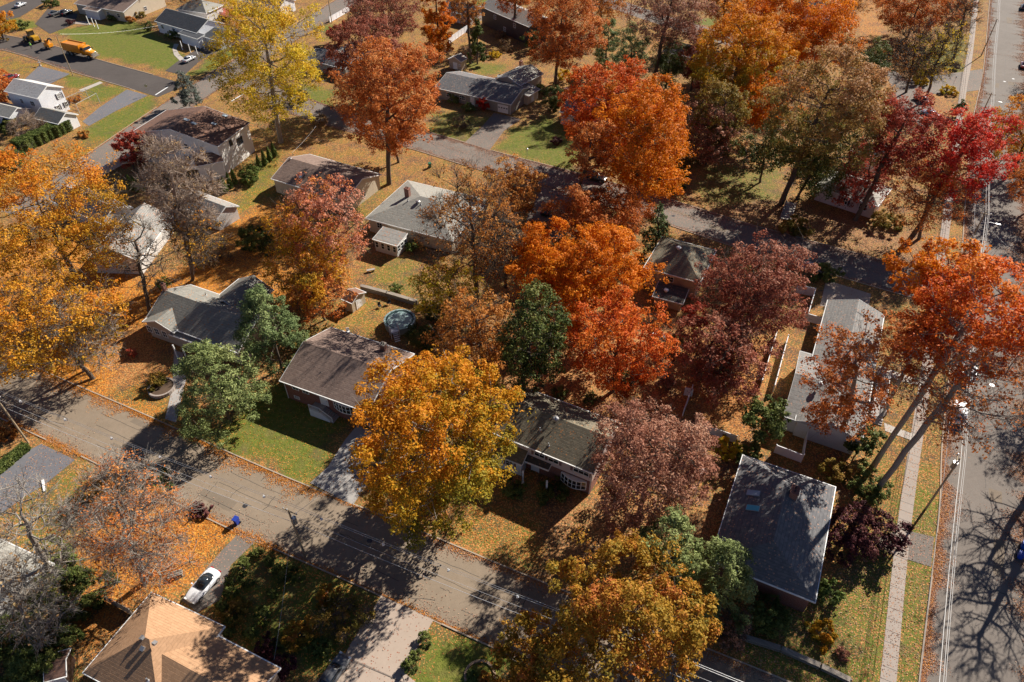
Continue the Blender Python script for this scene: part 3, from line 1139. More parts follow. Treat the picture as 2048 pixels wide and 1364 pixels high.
    def chimney(s, px, py, slope='f', w_=0.9, d_=0.7, h_=1.4, mat=None):
        q, hx, sv, nn = s.roof_pt(px, py, slope)
        f = MB(s.off)
        o = s.cur
        f.obox((q[0], q[1], q[2] + h_ / 2 - 0.5), o.e3, o.n3, (0, 0, 1), w_, d_, h_ + 1.0)
        f.obox((q[0], q[1], q[2] + h_ + 0.05), o.e3, o.n3, (0, 0, 1), w_ + 0.16, d_ + 0.16, 0.1)
        c = f.build('chimney', mat or CHIM, s.root)
        p = MB(s.off)
        for sg in (-0.2, 0.2):
            cc = q + o.e3 * sg * w_
            p.tube([(cc[0], cc[1], q[2] + h_ + 0.1), (cc[0], cc[1], q[2] + h_ + 0.4)], 0.11, 8)
        p.build('flue', DARKM, c)
        return s

    def spout(s, ends='LR', side='F'):
        """white downspouts at the front corners"""
        o = s.cur
        for e in ends:
            x = o.ix + 0.12 if e == 'L' else o.L - o.ix - 0.12
            y = o.iy - 0.08 if side == 'F' else o.W - o.iy + 0.08
            f = MB(s.off)
            a, b = o.wd(x, y, 0.1), o.wd(x, y, o.he - 0.35)
            yo = -0.02 if side == 'F' else o.W + 0.02
            f.tube([a, b, o.wd(x, yo, o.he - 0.12)], 0.06, 6)
            f.build('downspout', WHITE, s.root)
        return s

    def slab(s, pts_px, z, th, mat, name='deck'):
        f = MB(s.off)
        f.prism([(*P(*p, z), z) for p in pts_px], (0, 0, -th))
        f.build(name, mat, s.root)
        return s

    def posts(s, pts_px, z, mat, r=0.09, name='post'):
        for p in pts_px:
            q = P(*p, z)
            f = MB(s.off)
            f.box((q[0], q[1], z / 2), (r * 2, r * 2, z))
            f.box((q[0], q[1], 0.1), (r * 3, r * 3, 0.2))
            f.build(name, mat, s.root)
        return s
# ------------------------------------------------------------------ the ground: one sheet, with grass, bare soil and leaf cover mapped over it
def inside(px, py, poly):
    r = np.zeros(px.shape, bool)
    n = len(poly)
    for i in range(n):
        x0, y0 = poly[i]
        x1, y1 = poly[(i + 1) % n]
        c = (y0 > py) != (y1 > py)
        with np.errstate(divide='ignore', invalid='ignore'):
            r ^= c & (px < (x1 - x0) * (py - y0) / (y1 - y0 + 1e-12) + x0)
    return r


ZONES = [  # photo polygon, grass, leaf cover, leaf hue (0 pinkish brown .. 1 vivid orange)
    ([(-300, 480), (150, 480), (290, 560), (520, 470), (620, 590), (480, 640), (300, 640), (270, 690), (420, 880), (-300, 640)], .25, .97, 1.0),
    ([(440, 430), (560, 400), (660, 440), (690, 590), (520, 620), (430, 560)], .3, .9, .95),
    ([(215, 775), (290, 745), (360, 800), (420, 880), (300, 828)], .6, .55, .9),
    ([(240, 650), (330, 690), (310, 760), (220, 770)], .1, .9, .45),
    ([(410, 880), (510, 780), (580, 770), (690, 850), (620, 965), (540, 935)], .95, .16, .75),
    ([(150, 930), (400, 1000), (490, 1050), (430, 1120), (300, 1200), (180, 1190), (140, 1090)], .2, .97, 1.0),
    ([(20, 980), (180, 915), (190, 1000), (150, 1090), (50, 1120)], .55, .5, .7),
    ([(160, 1200), (260, 1180), (300, 1200), (170, 1330), (100, 1340)], .1, .95, .75),
    ([(440, 1110), (560, 1100), (750, 1185), (650, 1380), (540, 1330), (440, 1240)], .75, .35, .7),
    ([(0, 840), (70, 885), (60, 900), (0, 930)], .1, .7, .5),
    ([(865, 1250), (1010, 1310), (990, 1420), (810, 1420), (815, 1360)], 1.0, .08, .6),
    ([(930, 990), (1080, 1050), (1100, 1140), (860, 1050)], .6, .62, .6),
    ([(1080, 1000), (1430, 1010), (1420, 1120), (1100, 1140)], .2, .85, .3),
    ([(600, 580), (740, 600), (800, 650), (740, 690), (590, 660)], .6, .62, .6),
    ([(720, 540), (830, 510), (850, 600), (760, 580)], .65, .5, .5),
    ([(470, 390), (560, 320), (560, 390), (470, 440)], .7, .45, .8),
    ([(700, 380), (790, 350), (700, 480)], .6, .5, .55),
    ([(490, 330), (560, 290), (545, 350), (500, 390)], .8, .35, .8),
    ([(110, 60), (270, 40), (360, 100), (345, 140), (200, 112)], 1.0, .02, .6),
    ([(340, 100), (378, 125), (340, 145)], 1.0, .02, .6),
    ([(375, 150), (460, 90), (490, 95), (420, 146)], 1.0, .04, .7),
    ([(20, 30), (80, 50), (50, 62), (0, 60)], .95, .05, .7),
    ([(118, 150), (145, 148), (196, 163), (160, 180)], .95, .1, .7),
    ([(165, 185), (200, 165), (250, 178), (205, 206)], .95, .15, .8),
    ([(185, 246), (300, 190), (313, 200), (295, 232), (200, 292), (150, 305)], .95, .12, .8),
    ([(130, 290), (200, 270), (210, 288), (160, 320)], .55, .5, .95),
    ([(-20, 105), (75, 130), (70, 150), (-20, 150)], .5, .5, .95),
    ([(500, 230), (620, 240), (600, 290), (520, 300)], .5, .6, .6),
    ([(600, 170), (680, 180), (640, 230), (590, 230)], .9, .2, .6),
    ([(870, 220), (990, 235), (930, 290), (850, 280)], .75, .35, .5),
    ([(1020, 262), (1090, 235), (1160, 260), (1150, 345), (1000, 300)], 1.0, .12, .5),
    ([(920, 120), (1010, 130), (1000, 150), (930, 140)], .9, .3, .6),
    ([(1180, 400), (1320, 390), (1300, 470), (1180, 460)], .5, .75, .4),
    ([(1390, 330), (1560, 340), (1560, 420), (1400, 400)], .7, .42, .25),
    ([(1560, 395), (1850, 470), (1840, 540), (1400, 425)], .3, .85, .2),
    ([(1380, 680), (1545, 680), (1500, 880), (1360, 830)], .1, .97, .5),
    ([(1000, 650), (1380, 640), (1380, 840), (1000, 800)], .1, .92, .4),
    ([(1740, 600), (1860, 625), (1900, 560), (1890, 1000), (1700, 1000)], .5, .66, .45),
    ([(1480, 1270), (1700, 1130), (1830, 960), (1890, 960), (1850, 1400), (1480, 1400)], .75, .48, .4),
    ([(640, 45), (690, 55), (660, 80)], 1.0, .1, .3), ([(950, -5), (1000, -5), (985, 18), (955, 15)], 1.0, .0, .3),
    ([(1370, 38), (1435, 35), (1440, 52), (1375, 48)], 1.0, .1, .3),
    ([(1690, -10), (1800, -10), (1740, 110)], .2, .85, .7),
    ([(1840, 100), (1935, 70), (1930, 145), (1850, 130)], .8, .35, .6),
    ([(1780, 160), (1900, 165), (1900, 260), (1800, 250)], .15, .85, .5),
    ([(1260, 90), (1340, 60), (1330, 100)], .2, .8, .6),
    ([(0, 1080), (150, 1160), (150, 1400), (0, 1400)], .3, .5, .5),
]
step = 0.6
xs = np.concatenate((-np.geomspace(2500, 200, 14), np.arange(-192, 192.1, step), np.geomspace(200, 2500, 14)))
ys = np.concatenate((-np.geomspace(600, 20, 8), np.arange(14, 300.1, step), np.geomspace(310, 3500, 14)))
gx, gy = np.meshgrid(xs, ys)
cov = np.empty((*gx.shape, 3))
cov[:] = (.40, .70, .5)
jx = gx + 0.6 * np.sin(gy * 1.9 + 0.7 * gx) + 0.9 * np.sin(gy * 0.7)
jy = gy + 0.6 * np.sin(gx * 1.7 + 0.9 * gy) + 0.9 * np.sin(gx * 0.6)
for poly, a, b_, c_ in ZONES:
    g = [P(*p) for p in poly]
    cov[inside(jx, jy, g)] = (a, b_, c_)
for _ in range(4):
    cov[1:-1] = (cov[:-2] + cov[1:-1] * 2 + cov[2:]) / 4
    cov[:, 1:-1] = (cov[:, :-2] + cov[:, 1:-1] * 2 + cov[:, 2:]) / 4
ny, nx = gx.shape
idx = np.arange(nx * ny).reshape(ny, nx)
q = np.stack((idx[:-1, :-1], idx[:-1, 1:], idx[1:, 1:], idx[1:, :-1]), -1).reshape(-1, 4)
me = bpy.data.meshes.new('ground')
me.vertices.add(nx * ny)
me.vertices.foreach_set('co', np.stack((gx, gy, np.zeros_like(gx)), -1).astype(np.float32).ravel())
me.loops.add(len(q) * 4)
me.loops.foreach_set('vertex_index', q.astype(np.int32).ravel())
me.polygons.add(len(q))
me.polygons.foreach_set('loop_start', np.arange(0, len(q) * 4, 4, dtype=np.int32))
at = me.attributes.new('cover', 'FLOAT_COLOR', 'POINT')
at.data.foreach_set('color', np.concatenate((cov, np.ones((ny, nx, 1))), -1).astype(np.float32).ravel())
me.update()


def ground_mat():
    m, n, l, b = new_mat('ground_cover')
    tc = nd(n, 'ShaderNodeTexCoord')
    o = tc.outputs['Object']
    a = nd(n, 'ShaderNodeAttribute', attribute_name='cover')
    s = nd(n, 'ShaderNodeSeparateColor')
    l.new(a.outputs['Color'], s.inputs[0])
    gr, cv, hu = s.outputs
    n1 = noise(n, l, o, 0.28, 5, 0.65)
    n2 = noise(n, l, o, 1.6, 5, 0.7)
    n3 = noise(n, l, o, 9.0, 4, 0.75)
    soil = mixc(n, l, n2, (0.07, 0.045, 0.028), (0.19, 0.125, 0.07))
    dead = mixc(n, l, n3, (0.13, 0.10, 0.035), (0.27, 0.20, 0.08))
    lush = ramp(n, l, math_n(n, l, 'ADD', math_n(n, l, 'MULTIPLY', n2, 0.65), math_n(n, l, 'MULTIPLY', n3, 0.4)),
                [(0.3, (0.05, 0.066, 0.01)), (0.5, (0.105, 0.13, 0.02)), (0.7, (0.21, 0.215, 0.04))])
    gmix = math_n(n, l, 'ADD', gr, math_n(n, l, 'MULTIPLY', math_n(n, l, 'SUBTRACT', n1, 0.5), 1.9))
    gm = ramp(n, l, gmix, [(0.25, (0, 0, 0)), (0.8, (1, 1, 1))])
    base = mixc(n, l, ramp(n, l, n1, [(0.4, (0, 0, 0)), (0.6, (1, 1, 1))]), soil, dead)
    worn = ramp(n, l, noise(n, l, o, 0.7, 6, 0.75), [(0.45, (0, 0, 0)), (0.75, (1, 1, 1))])
    lush = mixc(n, l, math_n(n, l, 'MULTIPLY', worn, 0.75), lush, dead)
    base = mixc(n, l, gm, base, lush)
    v = nd(n, 'ShaderNodeTexVoronoi')
    v.inputs['Scale'].default_value = 6.3
    l.new(o, v.inputs['Vector'])
    vs = nd(n, 'ShaderNodeSeparateColor')
    l.new(v.outputs['Color'], vs.inputs[0])
    brn = ramp(n, l, vs.outputs[1], [(0, (0.12, 0.065, 0.035)), (0.35, (0.26, 0.13, 0.07)), (0.7, (0.38, 0.20, 0.11)), (1, (0.46, 0.27, 0.13))])
    org = ramp(n, l, vs.outputs[1], [(0, (0.26, 0.10, 0.02)), (0.35, (0.46, 0.16, 0.025)), (0.7, (0.58, 0.21, 0.03)), (1, (0.64, 0.33, 0.06))])
    lc = mixc(n, l, hu, brn, org)
    th = math_n(n, l, 'ADD', cv, math_n(n, l, 'MULTIPLY', math_n(n, l, 'SUBTRACT', n1, 0.52), 1.3))
    lm = math_n(n, l, 'LESS_THAN', vs.outputs[0], th)
    near = math_n(n, l, 'LESS_THAN', v.outputs['Distance'], math_n(n, l, 'ADD', 0.38, math_n(n, l, 'MULTIPLY', cv, 0.35)))
    c = mixc(n, l, math_n(n, l, 'MULTIPLY', lm, near), base, lc)
    l.new(c, b.inputs['Base Color'])
    b.inputs['Roughness'].default_value = 0.95
    b.inputs['Specular IOR Level'].default_value = 0.15
    bp = nd(n, 'ShaderNodeBump')
    bp.inputs['Distance'].default_value = 0.06
    bp.inputs['Strength'].default_value = 0.6
    l.new(math_n(n, l, 'ADD', n3, v.outputs['Distance']), bp.inputs['Height'])
    l.new(bp.outputs[0], b.inputs['Normal'])
    return m


tag(link('ground', me, ground_mat()), kind='structure')

# ------------------------------------------------------------------ roads, kerbs, drives, paths
ASPH = asphalt('asphalt_old', (0.185, 0.142, 0.10), (0.275, 0.212, 0.152), 0.5)
ASPH_R = asphalt('asphalt_avenue', (0.135, 0.114, 0.098), (0.20, 0.17, 0.146), 0.5)
ASPH_P = asphalt('asphalt_leafy', (0.13, 0.112, 0.098), (0.195, 0.168, 0.142), 0.5, leafy=0.45, leafcol=(0.38, 0.2, 0.14))
ASPH_B = asphalt('asphalt_drive', (0.11, 0.11, 0.125), (0.16, 0.16, 0.175), 0.5, leafy=0.22, leafcol=(0.40, 0.22, 0.12))
ASPH_N = asphalt('asphalt_new', (0.06, 0.05, 0.046), (0.095, 0.08, 0.073), 0.25)
CONC = asphalt('concrete', (0.36, 0.32, 0.28), (0.46, 0.42, 0.37), 0.3, leafy=0.1)
CONC_P = asphalt('concrete_rosy', (0.35, 0.275, 0.22), (0.42, 0.335, 0.27), 0.3, leafy=0.15, leafcol=(0.3, 0.12, 0.07))
CONC_D = asphalt('concrete_grey', (0.30, 0.28, 0.26), (0.38, 0.36, 0.34), 0.3, leafy=0.1)
CONC_W = asphalt('concrete_walk', (0.29, 0.24, 0.205), (0.37, 0.315, 0.27), 0.4, leafy=0.35, leafcol=(0.36, 0.2, 0.12))
KERB = asphalt('kerb_stone', (0.30, 0.23, 0.17), (0.42, 0.34, 0.26), 0.4)
CRACK = paint('crack_sealant', (0.05, 0.045, 0.04), 0.8)


def sheet(name, pts, z, mat, th=0.0, kind='structure'):
    """flat piece of paving; pts on the ground"""
    bm = bmesh.new()
    vs = [bm.verts.new((p[0], p[1], z)) for p in pts]
    bm.faces.new(vs)
    bmesh.ops.triangulate(bm, faces=bm.faces)
    bmesh.ops.recalc_face_normals(bm, faces=bm.faces)
    for f in bm.faces:
        if f.normal.z < 0:
            f.normal_flip()
    me = bpy.data.meshes.new(name)
    bm.to_mesh(me)
    bm.free()
    return tag(link(name, me, mat), kind=kind)


def smooth_line(pts, n=6):
    """Catmull-Rom through the points"""
    p = [np.array(q, float) for q in pts]
    p = [2 * p[0] - p[1]] + p + [2 * p[-1] - p[-2]]
    out = []
    for i in range(1, len(p) - 2):
        for k in range(n):
            t = k / n
            a, b, c, d = p[i - 1], p[i], p[i + 1], p[i + 2]
            out.append(0.5 * (2 * b + (c - a) * t + (2 * a - 5 * b + 4 * c - d) * t * t + (3 * b - a - 3 * c + d) * t ** 3))
    out.append(p[-2])
    return out


def offset(line, d):
    out = []
    for i, p in enumerate(line):
        t = line[min(i + 1, len(line) - 1)] - line[max(i - 1, 0)]
        t = t / (np.linalg.norm(t) + 1e-9)
        out.append(p + np.array((-t[1], t[0])) * d)
    return out


def strip_mesh(name, la, lb, z, mat, parent=None):
    n = min(len(la), len(lb))
    me = bpy.data.meshes.new(name)
    vs = [(*p[:2], z) for p in la[:n]] + [(*p[:2], z) for p in lb[:n]]
    fs = [(i, i + 1, n + i + 1, n + i) for i in range(n - 1)]
    me.from_pydata(vs, [], fs)
    me.update()
    if me.polygons[0].normal.z < 0:
        me.flip_normals()
    return link(name, me, mat, parent)


def kerb(line, wd=0.17, h=0.11, gaps=()):
    """a raised kerb along a line; gaps are (centre, half width) where a drive crosses and it drops"""
    mb = MB()
    for i in range(len(line) - 1):
        a, b = line[i], line[i + 1]
        m = (a + b) / 2
        hh = h
        for g, r_ in gaps:
            if np.linalg.norm(m - g) < r_:
                hh = 0.03
        d = b - a
        L = np.linalg.norm(d)
        mb.obox((*m, hh / 2), (*(d / L), 0), (-d[1] / L, d[0] / L, 0), (0, 0, 1), L + 0.01, wd, hh)
    return tag(mb.build('kerb', KERB), kind='structure')


def cracks(road, line, width, n, z, seed, seams=()):
    rr = np.random.default_rng(seed)
    mb = MB()

    def ribbon(pts, w_):
        for a, b in zip(pts[:-1], pts[1:]):
            d = (b - a) / (np.linalg.norm(b - a) + 1e-9)
            nn = np.array((-d[1], d[0])) * w_ / 2
            mb.add([(*(a - nn), z), (*(b - nn), z), (*(b + nn), z), (*(a + nn), z)], [(0, 1, 2, 3)])
    for _ in range(n):
        i = rr.integers(1, len(line) - 2)
        t = line[i + 1] - line[i]
        t = t / np.linalg.norm(t)
        nn = np.array((-t[1], t[0]))
        s = line[i] + nn * rr.uniform(-0.45, 0.45) * width
        d = nn * rr.choice((-1, 1)) if rr.random() < 0.45 else t
        L = rr.uniform(1.5, 5)
        pts = [s]
        for k in range(7):
            d2 = d + rr.normal(size=2) * 0.35
            nx_ = pts[-1] + d2 / np.linalg.norm(d2) * L / 7
            if abs(np.dot(nx_ - line[i], nn)) > width * 0.47:
                break
            pts.append(nx_)
        if len(pts) > 2:
            ribbon(pts, rr.uniform(0.05, 0.10))
    for off_, w_ in seams:
        ln = offset(line, off_)
        k = 0
        while k < len(ln) - 3:
            m = int(rr.integers(3, 9))
            ribbon([p + rr.normal(size=2) * 0.04 for p in ln[k:k + m]], w_)
            k += m + int(rr.integers(1, 7))
    if mb.v:
        o = link('crack_seal', bpy.data.meshes.new('crack_seal'), CRACK, road)
        o.data.from_pydata(mb.v, [], mb.f)
        o.data.update()


def ground_px(pts):
    return [P(*p) for p in pts]


# the street in front (runs down to the right)
s1_far = smooth_line([P(0, 703) + np.array((-60, 28)), P(0, 703), P(119, 757), P(298, 834), P(540, 942), P(817, 1054), P(1076, 1162), P(1462, 1318), P(1545, 1352),
                      P(1545, 1352) + np.array((14.0, -6.25)), P(1545, 1352) + np.array((30.0, -13.4))], 14)
s1_mid = offset(s1_far, -4.7)
s1_near = offset(s1_far, -9.4)
road1 = tag(strip_mesh('road', s1_far, s1_near, 0.012, ASPH), kind='structure')
cracks(road1, s1_mid, 9.4, 80, 0.0165, 3, seams=((0.25, 0.05), (-2.3, 0.06), (2.2, 0.05)))
# the avenue on the right
av_l = [P(1840, 1364) + (P(1840, 1364) - P(1888, 855)) * 0.5, P(1840, 1364), P(1879, 1030), P(1888, 855), P(1920, 560), P(1943, 264), P(1967, 140), P(1978, 20)]
e_ = (av_l[-1] - av_l[2]) / np.linalg.norm(av_l[-1] - av_l[2])
av_l = smooth_line(av_l + [av_l[-1] + e_ * 60, av_l[-1] + e_ * 130], 14)
AVW = 11.6
av_r = offset(av_l, -AVW)
av_m = offset(av_l, -AVW / 2)
road2 = tag(strip_mesh('road', av_l, av_r, 0.016, ASPH_R), kind='structure')
cracks(road2, av_m, AVW, 40, 0.0205, 5, seams=((0.4, 0.05),))
# the middle street
s3_far = [P(520, 150), P(640, 205), P(760, 240), P(870, 268), P(1000, 306), P(1153, 346), P(1332, 397), P(1488, 446), P(1584, 472), P(1825, 538), P(1925, 566)]
s3_far = smooth_line(s3_far, 8)
s3_near = offset(s3_far, -9.2)
s3_mid = offset(s3_far, -4.6)
road3 = tag(strip_mesh('road', s3_far, s3_near, 0.020, ASPH_P), kind='structure')
cracks(road3, s3_mid, 9.2, 30, 0.0245, 6)
# the side street from the top of the photo down to the left
s4 = smooth_line([P(40, 430), P(120, 375), P(213, 310), P(330, 228), P(440, 155), P(545, 92), P(655, 26), P(760, -40), P(900, -130)], 8)
s4_l, s4_r = offset(s4, 4.5), offset(s4, -4.5)
road4 = tag(strip_mesh('road', s4_l, s4_r, 0.024, ASPH_P), kind='structure')
cracks(road4, s4, 9, 20, 0.0285, 9)
# the street with the truck
s5 = smooth_line([P(-160, 30), P(-60, 70), P(55, 95), P(170, 131), P(290, 165), P(345, 182)], 8)
s5_l, s5_r = offset(s5, 4.8), offset(s5, -4.8)
road5 = tag(strip_mesh('road', s5_l, s5_r, 0.028, ASPH_N), kind='structure')
# the street beyond
s6 = smooth_line([P(1120, -40), P(1190, -8), P(1280, 25), P(1400, 62), P(1500, 92), P(1600, 118)], 6)
road6 = tag(strip_mesh('road', offset(s6, 4.5), offset(s6, -4.5), 0.012, ASPH_P), kind='structure')
# worn patches and manhole covers
def patches(road, mid, width, n, z, seed):
    rr = np.random.default_rng(seed)
    mb, mh = MB(), MB()
    for i in rr.integers(2, len(mid) - 3, n):
        t = mid[i + 1] - mid[i]
        t = t / np.linalg.norm(t)
        nn = np.array((-t[1], t[0]))
        c = mid[i] + nn * rr.uniform(-.36, .36) * width
        a, b_ = rr.uniform(.8, 3.2), rr.uniform(.4, .9)
        mb.add([(*(c - t * a - nn * b_), z), (*(c + t * a - nn * b_ * 1.1), z), (*(c + t * a * .95 + nn * b_), z), (*(c - t * a + nn * b_ * .9), z)], [(0, 1, 2, 3)])
        if rr.random() < .5:
            c = mid[i] + t * 4 + nn * rr.uniform(-.2, .2) * width
            mh.add([(c[0] + .36 * math.cos(k * .5236), c[1] + .36 * math.sin(k * .5236), z + .001) for k in range(12)], [tuple(range(12))])
    for nm, m_, mt in (('road_patch', mb, asphalt('asphalt_patch', (0.15, 0.118, 0.086), (0.21, 0.165, 0.122), .4)), ('manhole_cover', mh, DARKM)):
        if m_.v:
            o = link(nm, bpy.data.meshes.new(nm), mt, road)
            o.data.from_pydata(m_.v, [], m_.f)
            o.data.update()


patches(road1, s1_mid, 9.4, 9, .0145, 21)
patches(road2, av_m, AVW, 8, .0185, 22)
patches(road3, s3_mid, 9.2, 8, .0225, 23)
# stop line and centre mark of the junction at the top left
mk = MB()
for (a, b) in (((311, 190), (336, 174)), ((462, 203), (500, 180))):
    a, b = P(*a), P(*b)
    d = (b - a) / np.linalg.norm(b - a)
    nn = np.array((-d[1], d[0])) * 0.2
    mk.add([(*(a - nn), 0.034), (*(b - nn), 0.034), (*(b + nn), 0.034), (*(a + nn), 0.034)], [(0, 1, 2, 3)])
o = link('road_marking', bpy.data.meshes.new('road_marking'), WHITE, road5)
o.data.from_pydata(mk.v, [], mk.f)

gap = lambda x, y, r: (P(x, y), r)
kerb(offset(s1_far, 0.09), gaps=(gap(345, 855, 2.6), gap(664, 990, 4.4)))
kerb(offset(s1_near, -0.09), gaps=(gap(115, 905, 3.6), gap(500, 1075, 3.0), gap(815, 1216, 4.2)))
av_kl = [p for p in offset(av_l, 0.09) if not (P(1905, 560)[1] - 9 < p[1] < P(1905, 560)[1] + 4)]
cut = next(i for i, p in enumerate(av_kl) if p[1] > P(1905, 560)[1])
kerb(av_kl[:cut], gaps=(gap(1866, 1100, 3.4),))
kerb(av_kl[cut:], gaps=(gap(1960, 160, 5.0),))
kerb(offset(av_r, -0.09))
kerb([p for p in offset(s3_far, 0.09) if p[0] > P(800, 255)[0]], gaps=(gap(955, 292, 4.0),))
kerb([p for p in offset(s3_near, -0.09) if p[0] > P(800, 300)[0]], gaps=(gap(1110, 400, 4.0), gap(1690, 590, 5.0)))
kerb([p for p in offset(s4_l, 0.09) if p[1] < P(300, 210)[1] - 1])
kerb([p for p in offset(s4_l, 0.09) if p[1] > P(385, 152)[1]], gaps=())
kerb([p for p in offset(s5_l, 0.09)][:-9], gaps=(gap(340, 145, 4.0),))
kerb([p for p in offset(s5_r, -0.09)][:-7], gaps=(gap(275, 186, 3.5), gap(105, 143, 4.5)))

DRIVES = [
    (ASPH_B, [(83, 888), (150, 920), (95, 965), (40, 1000), (-40, 1060), (-80, 1040), (-40, 950)]),
    (CONC_D, [(620, 966), (655, 935), (690, 880), (715, 850), (790, 885), (760, 930), (706, 1010)]),
    (CONC_P, [(763, 1191), (867, 1240), (808, 1345), (836, 1368), (820, 1440), (630, 1440), (662, 1364), (700, 1290)]),
    (ASPH_P, [(480, 1064), (515, 1080), (462, 1130), (440, 1200), (395, 1225), (362, 1200), (410, 1140), (445, 1100)]),
    (ASPH_B, [(254, 179), (296, 191), (232, 222), (178, 252), (165, 243), (200, 214)]),
    (ASPH_P, [(988, 226), (1042, 238), (1008, 262), (978, 302), (925, 289), (965, 252)]),
    (ASPH_N, [(405, 92), (437, 102), (400, 122), (368, 151), (330, 142), (362, 118)]),
    (ASPH_P, [(1085, 373), (1150, 392), (1150, 440), (1122, 478), (1046, 470), (1056, 430)]),
    (CONC_P, [(1652, 560), (1742, 588), (1735, 625), (1640, 612)]),
    (ASPH_P, [(1768, 138), (1795, 145), (1880, 230), (1850, 262), (1800, 215)]),
    (ASPH_P, [(1800, 160), (1880, 150), (1965, 138), (1962, 180), (1880, 190), (1830, 180)]),
    (ASPH_B, [(78, 132), (140, 148), (100, 168), (50, 158)]),
    (ASPH_P, [(1752, 1078), (1800, 1058), (1868, 1074), (1862, 1134), (1780, 1108)]),
    (ASPH_N, [(70, 48), (95, 18), (155, 28), (150, 48), (100, 68)]),
    (ASPH_N, [(-10, 18), (60, -12), (100, -2), (40, 34), (15, 40)]),
    (CONC_D, [(348, 700), (366, 706), (372, 760), (352, 845), (330, 838), (346, 770)]),
]
for k, (m, pts) in enumerate(DRIVES):
    sheet('driveway', ground_px(pts), 0.034 + 0.0005 * (k % 3), m)
# sidewalk along the avenue, in slabs
sw = smooth_line([P(1765, 1470), P(1776, 1364), P(1811, 1030), P(1854, 736), P(1893, 440), P(1925, 190), P(1938, 119), P(1950, 20), P(1960, -60)], 8)
strip_ = strip_mesh('sidewalk', offset(sw, 0.8), offset(sw, -0.8), 0.04, CONC_W)
tag(strip_, kind='structure')
jm = MB()
acc = 0.0
for a, b in zip(sw[:-1], sw[1:]):
    d = b - a
    L = np.linalg.norm(d)
    t = 1.5 - acc
    while t < L:
        p = a + d / L * t
        nn = np.array((-d[1], d[0])) / L
        jm.add([(*(p + nn * 0.8 - d / L * 0.025), 0.0435), (*(p + nn * 0.8 + d / L * 0.025), 0.0435), (*(p - nn * 0.8 + d / L * 0.025), 0.0435), (*(p - nn * 0.8 - d / L * 0.025), 0.0435)], [(0, 1, 2, 3)])
        t += 1.5
    acc = (acc + L) % 1.5
o = link('slab_joint', bpy.data.meshes.new('slab_joint'), CRACK, strip_)
o.data.from_pydata(jm.v, [], jm.f)
PATHS = [
    (CONC, [(1757, 730), (1772, 736), (1846, 764), (1842, 774), (1768, 752), (1752, 745)]),
    (CONC, [(1768, 846), (1836, 872), (1826, 882), (1770, 862)]),
    (CONC, [(348, 88), (358, 88), (353, 98), (358, 108), (368, 117), (360, 122), (348, 110), (345, 98)]),
    (CONC, [(158, 180), (200, 163), (206, 166), (164, 184)]),
    (CONC_W, [(150, 42), (178, 44), (184, 50), (150, 48)]),
]
for m, pts in PATHS:
    sheet('path', ground_px(pts), 0.046, m)
DJ = MB()
for a, b in (((733, 935), (662, 990)), ((672, 930), (735, 965)), ((690, 945), (650, 955)), ((710, 1325), (822, 1372))):
    a, b = P(*a), P(*b)
    d = (b - a) / np.linalg.norm(b - a)
    nn = np.array((-d[1], d[0])) * 0.03
    DJ.add([(*(a - nn), 0.0395), (*(b - nn), 0.0395), (*(b + nn), 0.0395), (*(a + nn), 0.0395)], [(0, 1, 2, 3)])
o = link('driveway_joint', bpy.data.meshes.new('driveway_joint'), CRACK, None)
o.data.from_pydata(DJ.v, [], DJ.f)
tag(o, kind='structure')

# ------------------------------------------------------------------ fallen leaves drifted along the kerbs and scattered about
LEAF_O = leaf_mat('fallen_orange', [(0.28, 0.10, 0.025), (0.48, 0.16, 0.03), (0.60, 0.22, 0.035), (0.64, 0.34, 0.08)], 0.1)
LEAF_P = leaf_mat('fallen_pink', [(0.16, 0.08, 0.05), (0.34, 0.17, 0.11), (0.46, 0.25, 0.17), (0.54, 0.36, 0.24)], 0.1)
_o, _p = [], []


def drift(line, side, width, per_m, store, p0=None, p1=None, z=0.03):
    """leaves lying along a line, thick at the kerb and thinning out"""
    ln = np.array(line)
    seg = np.linalg.norm(np.diff(ln, axis=0), axis=1)
    cum = np.concatenate(([0], np.cumsum(seg)))
    s0 = 0 if p0 is None else cum[np.argmin(np.linalg.norm(ln - P(*p0), axis=1))]
    s1 = cum[-1] if p1 is None else cum[np.argmin(np.linalg.norm(ln - P(*p1), axis=1))]
    s0, s1 = min(s0, s1), max(s0, s1)
    n = int((s1 - s0) * per_m * 1.5)
    s = rng.uniform(s0, s1, n)
    lum = 0.55 + 0.3 * np.sin(s * 0.55 + 1) + 0.25 * np.sin(s * 1.7) + 0.2 * np.sin(s * 0.17)
    dd = np.abs(rng.normal(size=n)) * width * 0.5 * np.clip(lum, 0.25, 1.4)
    x = np.interp(s, cum, ln[:, 0])
    y = np.interp(s, cum, ln[:, 1])
    i = np.clip(np.searchsorted(cum, s) - 1, 0, len(seg) - 1)
    t = (ln[i + 1] - ln[i]) / seg[i][:, None]
    store.append(np.stack((x - t[:, 1] * dd * side, y + t[:, 0] * dd * side, np.full(n, z) + rng.uniform(0, 0.05, n)), 1))


def scatter(poly, n, store, z=0.04):
    n = int(n * 1.5)
    g = np.array([P(*p) for p in poly])
    lo, hi = g.min(0), g.max(0)
    q = rng.uniform(lo, hi, (n * 2, 2))
    q = q[inside(q[:, 0], q[:, 1], [tuple(p) for p in g])][:n]
    store.append(np.column_stack((q, np.full(len(q), z) + rng.uniform(0, 0.03, len(q)))))


